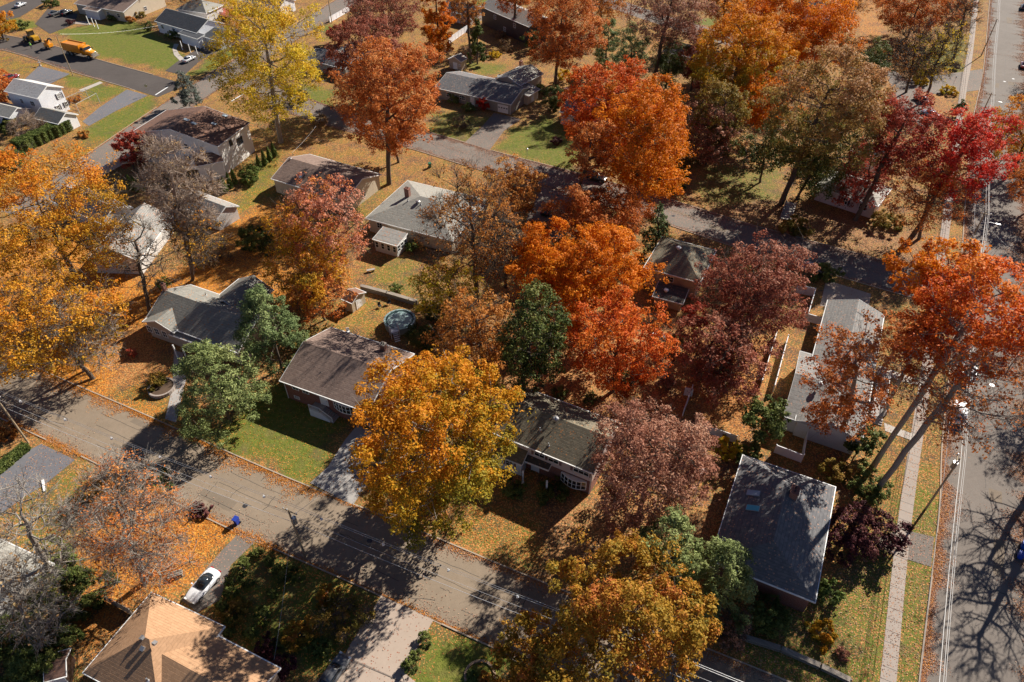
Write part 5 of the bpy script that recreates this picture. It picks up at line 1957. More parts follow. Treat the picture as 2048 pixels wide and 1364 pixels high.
T('maple_tree', 'yellow gold maple cut by the right edge over the avenue', (1985, 190, 2110, 330), (2075, 345), 'amber', dens=0.45, twigs=4)
T('oak_tree', 'rusty tree tip at the right edge below the yellow maple', (2022, 320, 2110, 405), (2085, 420), 'copper', dens=0.5, twigs=4)
# middle
T('oak_tree', 'rust and gold tree beside the middle street', (980, 318, 1082, 425), 1.5, 'rust', dens=0.7, grad=.3, twigs=3)
T('bare_tree', 'half bare brown tree in front of the hip roofed house', (848, 335, 1035, 560), (955, 600), 'rust', dens=0.2, twigs=14, barkm=BARK_D, grad=.2)
T('witch_hazel', 'yellow green leafed low tree at the foot of the half bare tree', (832, 520, 965, 645), 1.5, 'yellow', dens=0.45, twigs=8)
T('tupelo_tree', 'tall tree with a pink red crown and gold left side by the tan shed', (550, 335, 735, 600), (684, 575), 'pinkred', dens=0.42, twigs=9, grad=.28, gradx=.32, barkm=BARK_D)
T('maple_tree', 'golden undergrowth maple left of the pink red tree', (540, 445, 690, 612), 1.2, 'amber', dens=0.5, twigs=5, grad=-.1)
T('oak_tree', 'low rusty bush tree behind the tan garden shed', (590, 545, 690, 645), 0.8, 'copper', dens=0.45, twigs=6)
T('oak_tree', 'pale rusty crown left of the dark hip roof', (1090, 395, 1300, 490), 3, 'copper', dens=0.7, twigs=3, grad=-.1)
T('oak_tree', 'biggest vivid orange oak at the centre of the photo', (1012, 440, 1312, 660), 4, 'orange', dens=0.95, grad=0)
T('oak_tree', 'red orange oak just below the biggest vivid orange oak', (1135, 585, 1340, 790), 2.5, 'redorange', dens=0.72, twigs=3, grad=.2)
T('oak_tree', 'dark green and gold tree left of the red orange oak at the centre', (1003, 555, 1140, 800), (1035, 812), 'green', dens=0.7, twigs=2)
T('oak_tree', 'thin brown orange tree behind the big gold maple', (872, 580, 1035, 750), (972, 775), 'rust', dens=0.5, twigs=7, grad=.1)
T('oak_tree', 'dusky maroon oak beside the dark hip roof', (1412, 470, 1612, 690), 3, 'maroon', dens=0.8, twigs=5, grad=.18)
T('oak_tree', 'wine coloured oak above the leafy yard with the white fence', (1350, 630, 1545, 800), 2.5, 'maroon', dens=0.75, twigs=5)
T('maple_tree', 'small vivid red tree under the maroon oak by the hip roof', (1362, 605, 1420, 660), 1, 'crimson', dens=0.8)
T('spruce_tree', 'narrow green spruce left of the dark hip roof', (1285, 392, 1340, 512), (1311, 508), 'pine', shape='cone', dens=1.1, aspect=.28, leaf=.24)
T('pine_tree', 'darker round pine beside the brown gabled house', (468, 575, 612, 748), 0.6, 'pine', dens=1.25, aspect=.34, leaf=.17, holes=.05, nl=70, trunk_r=.2, shape='dome')
T('pine_tree', 'paler round pine at the kerb of the front street', (345, 675, 518, 865), 0.6, 'palepine', dens=1.25, aspect=.34, leaf=.17, holes=.05, nl=70, trunk_r=.2, shape='dome')
T('maple_tree', 'big gold maple in front of the two brick houses, largest in the foreground', (700, 690, 1034, 1062), 2.8, 'gold', ryf=1.15, dens=0.95, grad=.4, gradx=-.14, leaf=.16, twigs=1, barkm=BARK_G)
T('dogwood_tree', 'dense dusty pink tree in front of the white and brick house', (1168, 790, 1430, 1065), 2.2, 'dusty', dens=0.85, twigs=3, leaf=.14, grad=.15)
T('maple_tree', 'big olive gold maple at the bottom centre over the front street', (1085, 1078, 1440, 1395), (1280, 1335), 'goldolive', dens=1.0, grad=.1, leaf=.15)
T('maple_tree', 'olive green maple crown at the bottom edge left of the olive gold maple', (975, 1245, 1185, 1420), 3, 'goldolive', dens=0.95, grad=.05, leaf=.15, bias=.6)
T('pine_tree', 'soft green pine left of the dark slate roof', (1262, 1022, 1402, 1190), (1340, 1178), 'palepine', dens=1.2, aspect=.35, leaf=.17, shape='dome')
T('pine_tree', 'soft green pine touching the dark slate roof at the bottom', (1370, 1072, 1514, 1228), (1452, 1208), 'palepine', dens=1.2, aspect=.35, leaf=.17, shape='dome')
T('yew_tree', 'green yew beside the grey house in the leafy yard', (1485, 785, 1572, 895), 0.4, 'yew', dens=1.2, trunk_r=.12)
T('holly_tree', 'dark green holly at the end of the railed front walk', (1697, 848, 1760, 915), 0.4, 'green', dens=1.3, trunk_r=.1)
S('plum_tree', 'wide low dark purple plum tree beside the dark slate roof', 1712, 1085, 4.3, 4.6, 'purple', cat='tree', nl=40, dens=1.1, trunk_r=.14, leaf=.14)
T('oak_tree', 'thin rusty oak standing over the grey house by the avenue', (1615, 655, 1775, 880), (1690, 895), 'copper', dens=0.42, twigs=5, barkm=BARK_G)
T('oak_tree', 'small orange tree at the corner of the grey house by the avenue', (1750, 630, 1850, 720), 2, 'copper', dens=0.6, twigs=4)
T('oak_tree', 'vivid orange oak at the right, nearer the middle street corner', (1788, 470, 1985, 610), (1768, 830), 'orange', dens=0.9, twigs=2, barkm=BARK_G, trunk_r=.28)
T('oak_tree', 'biggest red orange oak at the right edge over the avenue', (1800, 535, 2080, 750), (1745, 935), 'redorange', dens=0.9, twigs=3, barkm=BARK_G, grad=.1, trunk_r=.34, ryf=1.0)
T('oak_tree', 'tall sparse rusty oak leaning over the avenue, long bare trunk', (1800, 640, 2060, 890), (1722, 990), 'copper', dens=0.16, twigs=10, barkm=BARK_G, trunk_r=.36)
# bottom left
T('bare_tree', 'thin russet tree in the orange leaf carpet by the front street', (150, 915, 372, 1175), (290, 1165), 'copper', dens=0.14, twigs=24, barkm=BARK_G, twig_r=.014, leaf=.12)
T('bare_tree', 'leafless grey tree at the left edge beside the blue grey drive', (-10, 955, 150, 1160), (108, 1165), 'brown', dens=0.0, twigs=9, barkm=BARK_G, twig_r=.02)
T('weeping_tree', 'bare pale weeping tree at the left edge over a grey roof', (-20, 1110, 125, 1300), (60, 1290), 'brown', dens=0.05, twigs=16, barkm=BARK_G, twig_r=.018)
# outside the frame at the right: only the shadows of these reach the picture
make_tree('bare_tree', 'leafless tree across the avenue whose shadow crosses the road', 'tree', tuple(P(2048, 1005) + np.array((4.5, 4.4))), 10.5, 5.2, 5.5, 'brown', dens=0, twigs=6, twig_r=.03, trunk_r=.42)
make_tree('bare_tree', 'second leafless tree across the avenue nearer the bottom', 'tree', tuple(P(2048, 1110) + np.array((4.0, 3.9))), 11.0, 5.5, 6, 'brown', dens=0, twigs=6, twig_r=.03, trunk_r=.42)

# ------------------------------------------------------------------ shrubs, hedges, small evergreens
hedge('hedge', 'long clipped hedge beside the white garage at the left', (38, 305), (140, 258), 3.2, 2.6, 'yew', lump=.2)
for i, (x, y) in enumerate([(449, 378), (458, 370), (466, 362), (474, 354), (482, 347)]):
    pass
ARB = [((452, 385), 3.6), ((462, 376), 3.7), ((471, 368), 3.6), ((520, 338), 3.4), ((531, 330), 3.6), ((541, 322), 3.5), ((550, 313), 3.4)]
ARBL = ['first narrow arborvitae of the row behind the big white house, lowest in the photo', 'second narrow arborvitae of the row behind the big white house',
        'narrow arborvitae touching the round bush behind the big white house', 'narrow arborvitae just right of the round bush', 'fifth narrow arborvitae of the row behind the big white house',
        'narrow arborvitae second from the top of the row', 'narrow arborvitae at the top end of the row by the lawn']
first = None
for (p, hh), lb in zip(ARB, ARBL):
    x, y = P(*p)
    if first is None:
        first = cone_at('arborvitae', lb, x, y, 0.85, 3.6, 'arbor', 'arborvitae row behind the big white house')
    else:
        c = copy_thing(first, (x, y, 0), rng.uniform(0, 6), lb)
        c.scale = (1, 1, hh / 3.6)
for (p, lb) in (((266, 380), 'left arborvitae of the clump by the white fence'), ((276, 384), 'middle arborvitae of the clump by the white fence'), ((287, 388), 'right arborvitae of the clump by the white fence')):
    x, y = P(*p)
    copy_thing(first, (x, y, 0), rng.uniform(0, 6), lb)['group'] = 'arborvitae by the white fence'
S = shrub
S('shrub', 'round green bush in the middle of the arborvitae row', 500, 362, 2.6, 3.4, 'arbor', nl=20)
S('shrub', 'grey leafless bush beside the white garage at the left', 62, 268, 4.2, 4.0, 'brown', dens=.12, twigs=40, nl=20, barkm=BARK_T)
S('shrub', 'dark evergreen bush below the brown roofed house shadow', 520, 500, 3.4, 4.5, 'green', nl=20)
S('shrub', 'thin brown bush on the leaf carpet beside the dark evergreen', 435, 522, 2.6, 3.0, 'brown', dens=.3, twigs=20)
S('shrub', 'bright green bush against the glazed porch', 826, 500, 1.4, 1.8, 'arbor')
S('shrub', 'small palm like green plant in the walled yard', 792, 583, 1.1, 1.3, 'arbor', aspect=.25, leaf=.2)
S('shrub', 'yellow bush behind the grey-green roofed house', 330, 572, 1.2, 1.5, 'arbor')
S('shrub', 'red leafed small maple in front of the ranch house door', 968, 218, 1.8, 2.8, 'red', nl=14)
S('shrub', 'pale green bush at the ranch house front', 908, 205, 1.7, 1.7, 'arbor')
S('shrub', 'second pale green bush at the ranch house front', 938, 222, 1.6, 1.6, 'yew')
S('shrub', 'leafless bush in the lawn before the ranch house', 922, 255, 2.0, 2.6, 'brown', dens=.15, twigs=24)
S('shrub', 'dark evergreen cone beside the ranch house end wall', 1110, 222, 2.6, 6.5, 'green', nl=20)
S('shrub', 'yellow bush behind the ranch house', 1130, 160, 2.4, 2.6, 'yellow')
S('shrub', 'yellow green bush near the dark brown house', 990, 115, 1.6, 1.6, 'yellow')
S('shrub', 'purple shrub beside the slate roofed house lawn', 1115, 288, 1.3, 1.5, 'purple')
S('shrub', 'large rounded green bush before the low white house', 1768, 452, 3.0, 2.4, 'olive', nl=18)
S('shrub', 'spreading yellow green bush above the maroon oak by the street', 1590, 462, 3.2, 2.0, 'olive', nl=18)
S('shrub', 'green bush in the parked car drive beside the middle street', 1640, 560, 2.4, 2.8, 'yew', nl=16)
S('shrub', 'yellow weeping bush on the island by the avenue', 1838, 168, 2.6, 1.8, 'yellow')
S('shrub', 'low yellow bush strip right of the yellow weeping bush', 1893, 186, 2.2, 1.4, 'yellow')
S('shrub', 'dark narrow evergreen bush beside the avenue drive', 1913, 232, 1.3, 3.8, 'green')
S('shrub', 'small purple barberry before the avenue house at the top', 1908, 138, 1.5, 1.6, 'purple')
S('shrub', 'yellow gold bush at the white yard fence', 1455, 905, 1.9, 2.2, 'yellow')
S('shrub', 'green bush at the right end of the white yard fence', 1495, 920, 1.8, 2.0, 'yew')
S('shrub', 'ragged green bush between the dark roof and the sidewalk', 1730, 985, 2.6, 3.0, 'yew', nl=16)
S('shrub', 'gold leafed bush north of the dark slate roof', 1665, 950, 2.2, 1.8, 'olive')
S('rhododendron', 'big leafed green rhododendron at the dark roof corner', 1655, 1195, 1.6, 2.0, 'arbor', leaf=.16)
S('shrub', 'round olive green bush below the brick wall of the dark roofed house', 1535, 1245, 2.3, 2.4, 'yew', nl=18)
S('shrub', 'grey pink leafless bush between the maple and the dark roofed house', 1455, 1270, 2.2, 2.8, 'dusty', dens=.35, twigs=22)
S('shrub', 'gold and red low bush in the lawn at the bottom right', 1640, 1275, 1.6, 1.2, 'gold')
S('shrub', 'small grey seed head bush on the bottom right lawn', 1683, 1312, .7, .7, 'dusty')
S('shrub', 'rounded green bush before the white and brick house', 1030, 985, 1.6, 1.7, 'yew')
S('shrub', 'long low dark bush under the bow window', 1110, 985, 2.4, 1.3, 'green')
S('shrub', 'bushy yellow green plant in the round stone planter', 318, 772, 1.5, 2.0, 'olive')
S('red_maple', 'tiny bright red sapling in the dark yard by the pale pine', 268, 712, .65, 1.3, 'crimson', dens=1.0)
S('shrub', 'low flat dark brown bush on the leaf carpet beside the front street', 400, 1024, 1.5, .7, 'purple', dens=1.0)
S('shrub', 'green bush behind the thin russet tree', 320, 985, 2.2, 2.4, 'yew', dens=.8)
S('shrub', 'grey green half bare bush beside the rosy concrete drive', 690, 1245, 2.8, 2.8, 'olive', dens=.5, twigs=26)
S('shrub', 'dark red barberry at the right corner of the tan roof', 535, 1300, 1.3, 1.2, 'purple')
S('shrub', 'wide dark evergreen mass at the lower left corner', 80, 1310, 5.0, 4.2, 'yew', nl=34)
S('shrub', 'dark evergreen mass beside the bare grey tree', 150, 1215, 4.2, 4.0, 'green', nl=28)
S('shrub', 'evergreen bush above the wide dark mass at lower left', 125, 1140, 2.8, 3.0, 'yew', nl=20)
S('shrub', 'dark ground bush at the left pole beside the hedge', 15, 870, 1.8, .9, 'rust')
hedge('hedge', 'low green hedge along the blue grey drive at the left', (-10, 950), (58, 895), 1.4, 0.9, 'yew', lump=.1)
S('shrub', 'dark green bush at the fence corner by the round pool', 850, 690, 2.4, 3.2, 'green', nl=18)
S('shrub', 'green vine covered bush right of the round pool', 870, 640, 2.0, 2.6, 'yew', nl=14)
S('shrub', 'dark bush beneath the pine by the brown gabled house', 600, 690, 2.0, 2.6, 'olive')
S('shrub', 'dark bush at the white house porch at the top', 345, 78, 1.8, 2.0, 'green')
S('shrub', 'green bush at the corner of the white porch house', 298, 62, 1.2, 2.8, 'yew')
S('shrub', 'red barberry beside the beige house walk', 140, 48, 1.5, 1.4, 'purple')
S('shrub', 'round green bush by the cars at the top left', 105, 12, 2.6, 2.6, 'yew')
S('maple_tree', 'orange gold maple at the top left corner by the orange truck', 8, 80, 4.8, 9.0, 'amber', cat='tree', nl=40, leaf=.16, dens=1.0, trunk_r=.2)
S('shrub', 'green bush at the corner lawn left of the orange truck', 44, 58, 2.0, 2.6, 'yew')
S('shrub', 'brown shrub bed by the white house pergola', 150, 202, 1.8, .9, 'rust')
S('shrub', 'low brown shrubs at the white garage corner', 168, 272, 1.6, .9, 'rust')
S('shrub', 'dark bush under the yellow tree by the street', 590, 205, 3.4, 3.4, 'olive', nl=18)
S('shrub', 'dark brown hedge bush behind the far street pole', 1010, 100, 2.2, 2.6, 'brown', dens=.5, twigs=14)
S('pine_tree', 'dark evergreen left of the broad rust oak', 1065, 100, 2.4, 6.0, 'green', nl=18)
S('shrub', 'dark evergreen in the shade below the vivid orange oak', 1345, 372, 3.0, 5.0, 'green', nl=22)
S('shrub', 'dark bushy evergreen under the gold green maple', 1500, 235, 3.6, 4.0, 'green', nl=22)
S('shrub', 'olive bush mass under the brown olive oak', 1640, 345, 4.0, 3.6, 'olive', nl=22)
S('shrub', 'orange red bush below the gold green maple', 1540, 200, 3.0, 3.0, 'copper', nl=18)
# clipped balls beside the rosy drive and through the dark front garden
ball = None
BALLS = [((852, 1284), 'ball bush nearest the street beside the rosy drive'), ((832, 1315), 'middle ball bush beside the rosy drive'), ((822, 1338), 'ball bush farthest from the street beside the rosy drive')]
GARD = [(512, 1110), (488, 1140), (540, 1125), (470, 1165), (466, 1190), (445, 1215), (500, 1170), (460, 1245), (500, 1270), (456, 1270), (530, 1240), (560, 1140), (485, 1215), (545, 1190), (600, 1160), (560, 1290)]
for p, lb in BALLS:
    x, y = P(*p)
    if ball is None:
        ball = shrub('ball_shrub', lb, p[0], p[1], .75, 1.15, 'yew', group='clipped balls beside the rosy drive', nl=8, dens=2.2, leaf=.07)
    else:
        copy_thing(ball, (x, y, 0), rng.uniform(0, 6), lb)
for p in GARD:
    x, y = P(*p)
    c = copy_thing(ball, (x, y, 0), rng.uniform(0, 6), 'small clipped green ball bush in the shaded front garden')
    c['group'] = 'clipped balls in the shaded garden'
    s_ = rng.uniform(.8, 1.35)
    c.scale = (s_, s_, s_)

# low trees and bushes that fill the shaded front garden and the ground under the oaks
for p, r_, h_, pal, lb in (((570, 1150), 1.3, 1.7, 'green', 'dark rounded bush at the pole foot in the shaded garden'), ((640, 1300), 1.2, 1.2, 'yew', 'green bush beside the rosy drive edge in the shaded garden'), ((560, 1345), 1.6, 1.8, 'purple', 'dark red bush at the tan roof corner below the garden'),
                           ((475, 1230), 1.5, 1.8, 'olive', 'olive bush beside the white sports car'), ((660, 1205), 1.6, 1.8, 'goldolive', 'gold leafed bush at the street end of the shaded garden'),
                           ((605, 1275), 1.7, 1.9, 'goldolive', 'yellowing bush in the shaded garden above the grey car')):
    shrub('shrub', lb, p[0], p[1], r_, h_, pal, nl=14)
UND = [(1230, 190), (1330, 215), (1370, 330), (1420, 240), (1460, 250), (1445, 310), (1490, 300), (1585, 300), (1620, 250), (1680, 230), (1310, 330), (1370, 270), (1190, 175), (1080, 190), (1150, 190),
       (1250, 760), (1180, 800), (1120, 790), (1330, 770), (1090, 640), (960, 640), (930, 700), (1010, 720), (1060, 500), (1010, 470), (1080, 470), (1220, 500), (1340, 700), (1440, 760), (1180, 560), (720, 210), (640, 250), (700, 120), (820, 110), (1000, 75)]
u0 = None
for k, p in enumerate(UND):
    x, y = P(*p)
    if k % 6 == 0:
        u0 = shrub('understory_bush', 'low ragged bush growing in the shade under the trees', p[0], p[1], 1.7, 1.7, ('olive', 'rust', 'green', 'dusty', 'yew', 'brown')[k // 6 % 6], nl=12, dens=.9, twigs=8, group='low bushes under the trees')
    else:
        c = copy_thing(u0, (x, y, 0), rng.uniform(0, 6))
        s_ = rng.uniform(.6, 1.4)
        c.scale = (s_, s_, s_ * rng.uniform(.7, 1.2))
T('oak_tree', 'rusty tree crown between the dark brown house and the broad rust oak', (985, -70, 1075, 25), (1030, 75), 'copper', dens=.6, twigs=4)
T('oak_tree', 'brown oak at the top edge left of the huge orange maple', (1400, -60, 1490, 40), (1445, 85), 'rust', dens=.6, twigs=4)
T('oak_tree', 'dark trunked half bare oak at the top edge right of the huge orange maple', (1640, -50, 1740, 40), (1672, 60), 'rust', dens=.25, twigs=9)
T('bare_tree', 'second leafless tree over the top right drive beside the leafless oak', (1830, 50, 1925, 165), (1850, 200), 'yellow', dens=.1, twigs=14, twig_r=.022)
T('bare_tree', 'grey twiggy tree in front of the big orange oak at the centre left', (940, 430, 1060, 560), (1012, 575), 'brown', dens=.06, twigs=18, twig_r=.02)

for lb, p, R_, V_, pal, dn in (('rusty oak across the avenue at the right edge, its shadow on the road', (2125, 430), 5.0, 6.0, 'copper', .4), ('half bare oak across the avenue farther up, shadow on the road', (2120, 300), 5.5, 6.5, 'rust', .15),
                               ('half bare oak across the avenue near the top, shadow on the road', (2115, 150), 5.5, 6.5, 'rust', .1), ('sparse maple across the avenue beside the lower cars', (2125, 760), 4.0, 5.5, 'copper', .2)):
    make_tree('oak_tree', lb, 'tree', tuple(P(*p)), 12, R_, V_, pal, dens=dn, twigs=6)
S('shrub', 'clipped dark bush at the front wall of the beige house', 205, 34, 1.6, 1.6, 'green')
S('shrub', 'second clipped dark bush at the front wall of the beige house', 226, 40, 1.6, 1.5, 'yew')
S('shrub', 'brown bush at the gable of the beige house', 262, 44, 1.6, 1.5, 'rust')
S('shrub', 'pale bush under the sunlit gable of the beige house', 280, 34, 1.8, 1.6, 'olive')
T('oak_tree', 'rusty tree at the left edge behind the white house', (-45, 130, 25, 205), (-10, 215), 'copper', dens=.8)
T('oak_tree', 'dark leafless oak behind the navy roofed house at the top', (330, -60, 430, 22), (392, 30), 'rust', dens=.1, twigs=10)
T('oak_tree', 'rusty oak at the top edge right of the beige house', (235, -70, 320, 5), (280, 12), 'rust', dens=.5, twigs=5)
S('shrub', 'low dark bush in front of the white house at the left edge', 20, 262, 2.6, 2.4, 'green', nl=18)
S('shrub', 'dark hedge bush at the lower end of the long clipped hedge', 30, 330, 3.2, 2.6, 'yew', nl=20)

T('maple_tree', 'low orange tree below the gold green maple, beside the dark evergreen', (1478, 150, 1600, 262), (1545, 292), 'orange', dens=.8, twigs=2, grad=.1)
T('oak_tree', 'dark olive tree in shade under the gold green maple', (1390, 165, 1500, 285), (1440, 318), 'olive', dens=.8, twigs=3)
T('oak_tree', 'dark green tree crown in shade right of the thin pinkish tree', (1480, 255, 1575, 345), (1520, 365), 'green', dens=.6, twigs=4)

S('shrub', 'small round bush inside the curved stone edging on the bottom lawn', 945, 1355, .6, .8, 'yew', dens=2)
S('shrub', 'low leafy plants inside the curved stone edging on the bottom lawn', 970, 1362, .9, .4, 'rust', dens=1.5)
# ------------------------------------------------------------------ fences, walls
def fence(name, label, pts, h, mat, post_gap=2.2, th=0.05, cat='fence', cap=True, z0=0.05, px=True, board=False):
    g = [P(*p) for p in pts] if px else [np.array(p, float) for p in pts]
    off = (g[0][0], g[0][1], 0)
    root = empty(name, off, label, cat)
    pan = MB(off)
    for a, b in zip(g[:-1], g[1:]):
        d = b - a
        L = np.linalg.norm(d)
        d = d / L
        n = max(1, round(L / post_gap))
        for i in range(n):
            p0, p1 = a + d * L * i / n, a + d * L * (i + 1) / n
            m = (p0 + p1) / 2
            w_ = L / n - 0.14
            ux, uy = (*d, 0), (-d[1], d[0], 0)
            if board:
                k = max(3, int(w_ / 0.16))
                for j in range(k):
                    q = p0 + d * (0.07 + w_ * (j + .5) / k)
                    pan.obox((*q, z0 + h / 2), ux, uy, (0, 0, 1), w_ / k - 0.02, th, h)
            else:
                pan.obox((*m, z0 + (h - .1) / 2), ux, uy, (0, 0, 1), w_, th, h - .2)
                for zz in (z0 + 0.06, z0 + h - 0.08):
                    pan.obox((*m, zz), ux, uy, (0, 0, 1), w_, th * 2, 0.12)
        for i in range(n + 1):
            q = a + d * L * i / n
            post = MB(off)
            post.obox((*q, (h + .15) / 2), (*d, 0), (-d[1], d[0], 0), (0, 0, 1), 0.13, 0.13, h + .15)
            post.build('post', mat, root)
    pan.build('panel', mat, root)
    return root


VINYL = paint('white_vinyl', (0.74, 0.74, 0.76), 0.35, var=.04)
WOOD = paint('fence_wood', (0.26, 0.17, 0.10), 0.8, var=.2)
WOODG = paint('weathered_wood', (0.36, 0.30, 0.25), 0.85, var=.2)
DRYST = brick('wall_stone', (0.30, 0.26, 0.21), (0.22, 0.18, 0.15), (0.16, 0.14, 0.12))
fence('vinyl_fence', 'white panel fence along the side street by the small dark red tree', [(200, 354), (233, 336), (266, 319)], 1.8, VINYL)
fence('vinyl_fence', 'white panel fence across the leafy yard behind the gold bush', [(1403, 862), (1470, 886)], 1.5, VINYL)
fence('vinyl_fence', 'white fence running up the left side of the leafy yard', [(1365, 832), (1382, 785)], 1.6, VINYL)
fence('vinyl_fence', 'white fence stub at the top of the leafy yard fence', [(1368, 790), (1383, 793)], 1.6, VINYL)
fence('vinyl_fence', 'white fence from the dark roof corner towards the grey house', [(1601, 925), (1614, 852)], 1.7, VINYL)
fence('vinyl_fence', 'white fence behind the dark slate roof', [(1548, 905), (1601, 925)], 1.6, VINYL)
fence('vinyl_fence', 'white fence beside the maroon oak and the grey house', [(1588, 585), (1626, 593), (1612, 640)], 1.8, VINYL)
fence('vinyl_fence', 'white fence left of the narrow side passage by the grey house', [(1551, 672), (1520, 775)], 1.6, VINYL)
fence('vinyl_fence', 'white fence right of the narrow side passage by the grey house', [(1572, 685), (1545, 785)], 1.6, VINYL)
fence('vinyl_fence', 'white gate panel between fence and grey house wall', [(1605, 640), (1640, 650)], 1.6, VINYL)
fence('wood_fence', 'pale wooden fence joining the tan hipped house at the bottom left', [(203, 1197), (268, 1232)], 1.7, WOODG, board=True)
fence('wood_fence', 'brown board fence left of the tan garden shed', [(635, 590), (668, 545)], 1.7, WOOD, board=True)
fence('wood_fence', 'white panel fence behind the maroon oaks near the street at top', [(660, 45), (700, 22)], 1.7, VINYL)
fence('vinyl_fence', 'white fence beside the narrow orange maple column', [(898, 88), (935, 62)], 1.8, VINYL)
# retaining wall of the back yard
fence('retaining_wall', 'low stone retaining wall across the back yard above the round pool', [(722, 578), (775, 592), (835, 610)], 0.9, DRYST, th=0.35, post_gap=30, cat='wall')
fence('garden_wall', 'low dark wall edging the lawn along the bottom right', [(1480, 1275), (1560, 1300), (1640, 1335), (1700, 1364)], 0.5, DRYST, th=0.3, post_gap=30, cat='wall')


def ring_wall(name, label, px, py, r, h, mat, cat='planter', a0=0, a1=360, soil=True):
    x, y = P(px, py)
    root = empty(name, (x, y, 0), label, cat)
    mb = MB()
    n = 26
    for i in range(n):
        t = R(a0 + (a1 - a0) * (i + .5) / n)
        L = r * R(a1 - a0) / n * 0.96
        mb.obox((r * math.cos(t), r * math.sin(t), h / 2), (-math.sin(t), math.cos(t), 0), (math.cos(t), math.sin(t), 0), (0, 0, 1), L, 0.28, h)
    mb.build('stones', mat, root)
    if soil:
        s = MB()
        s.lathe((0, 0, 0), [(r - .16, 0.02), (r - .16, h * .8), (0.02, h * .85)], 24)
        s.build('soil', paint('soil', (0.10, 0.06, 0.035), 0.95, var=.3), root)
    return root


ring_wall('stone_planter', 'round stone planter on the lawn before the pale pine', 325, 778, 1.9, .55, paint('planter_stone', (0.36, 0.30, 0.26), .85, var=.2))
ring_wall('stone_edging', 'curved stone edging of a bed on the bottom lawn', 960, 1352, 1.6, .16, paint('edging_stone', (0.36, 0.25, 0.17), .9, var=.2), a0=-20, a1=200, soil=False)

# pool
x, y = P(801, 650)
pool = empty('swimming_pool', (x, y, 0), 'round above ground pool under a dark green cover', 'pool')
m = MB()
m.lathe((0, 0, 0), [(2.6, 0), (2.6, 1.2), (2.7, 1.22), (2.7, 1.32), (2.4, 1.32), (2.4, 1.22)], 32)
m.build('pool_wall', paint('pool_wall', (0.26, 0.36, 0.36), .5), pool)
m = MB()
m.lathe((0, 0, 0), [(2.39, 1.05), (2.39, 1.24), (1.8, 1.2), (0.05, 1.17)], 32)
m.build('pool_cover', paint('pool_cover', (0.025, 0.075, 0.07), .5, var=.4), pool)
x, y = P(790, 672)
lad = empty('pool_ladder', (x, y, 0), 'white ladder platform standing against the round pool', 'ladder', rz=R(25))
m = MB()
m.box((0, 0, 1.25), (1.5, 1.1, .1))
for sx in (-.7, .7):
    for sy in (-.5, .5):
        m.box((sx, sy, .62), (.09, .09, 1.25))
m.build('platform', WHITE, lad)
railing([(-.7, -.5, 1.3), (-.7, .5, 1.3)], 'railing', WHITE, lad, (0, 0, 0), .9, .25, .03)
railing([(.7, -.5, 1.3), (.7, .5, 1.3)], 'railing', WHITE, lad, (0, 0, 0), .9, .25, .03)
m = MB()
for i in range(5):
    m.box((0, -.6 - .22 * i, 1.05 - .24 * i), (.9, .22, .05))
m.build('steps', WHITE, lad)

# concrete steps up to the low white house
a, b = P(1570, 440), P(1583, 405)
d = (b - a) / np.linalg.norm(b - a)
nn = np.array((-d[1], d[0]))
stp = empty('garden_steps', (*a, 0), 'flight of concrete steps with side walls below the low white house', 'steps')
m, m2 = MB((*a, 0)), MB((*a, 0))
for i in range(7):
    c = a + d * (.45 + .75 * i)
    m.obox((*c, .09 * (i + 1)), (*d, 0), (*nn, 0), (0, 0, 1), .75, 1.6, .18 * (i + 1))
for sg in (-1, 1):
    for i in range(7):
        c = a + d * (.45 + .75 * i) + nn * sg * .97
        m2.obox((*c, .09 * (i + 1) + .12), (*d, 0), (*nn, 0), (0, 0, 1), .75, .28, .18 * (i + 1) + .24)
m.build('treads', CONC, stp)
m2.build('side_walls', DECKG, stp)

# railed front walk of the grey house
wk = empty('porch_ramp', (*P(1758, 800), 0), 'raised front walk with white railings beside the grey house', 'ramp')
g = [P(1752, 757), P(1774, 757), P(1764, 838), P(1738, 838)]
m = MB((*P(1758, 800), 0))
m.prism([(*p, .6) for p in g], (0, 0, -.55))
m.build('walk_deck', DECKG, wk)
railing([(*g[0], .6), (*g[3], .6)], 'railing', WHITE, wk, (*P(1758, 800), 0), 1.0, .3, .035)
railing([(*g[1], .6), (*g[2], .6)], 'railing', WHITE, wk, (*P(1758, 800), 0), 1.0, .3, .035)
m = MB((*P(1758, 800), 0))
for i in range(3):
    e = (g[2] + g[3]) / 2
    dd = (e - (g[0] + g[1]) / 2)
    dd = dd / np.linalg.norm(dd)
    c = e + dd * (.2 + .35 * i)
    m.obox((*c, .24 - .08 * i), (*dd, 0), (-dd[1], dd[0], 0), (0, 0, 1), .35, 1.8, .48 - .16 * i)
m.build('walk_steps', STEP, wk)
PERG = paint('pergola_grey', (.30, .31, .29), .7)
# pergola of the white house
pg = empty('pergola', (*P(168, 215), 0), 'open grey pergola frame beside the white house', 'pergola')
off = (*P(168, 215), 0)
c4 = [P(135, 217, 0), P(178, 198, 0), P(200, 206, 0), P(160, 228, 0)]
for p in c4:
    m = MB(off)
    m.box((*p, 1.3), (.1, .1, 2.6))
    m.build('post', PERG, pg)
m = MB(off)
for a, b in ((0, 1), (1, 2), (2, 3), (3, 0)):
    m.tube([(*c4[a], 2.62), (*c4[b], 2.62)], .06, 4)
for i in range(1, 6):
    p, q = c4[0] + (c4[1] - c4[0]) * i / 6, c4[3] + (c4[2] - c4[3]) * i / 6
    m.tube([(*p, 2.68), (*q, 2.68)], .05, 4)
m.build('beams', PERG, pg)

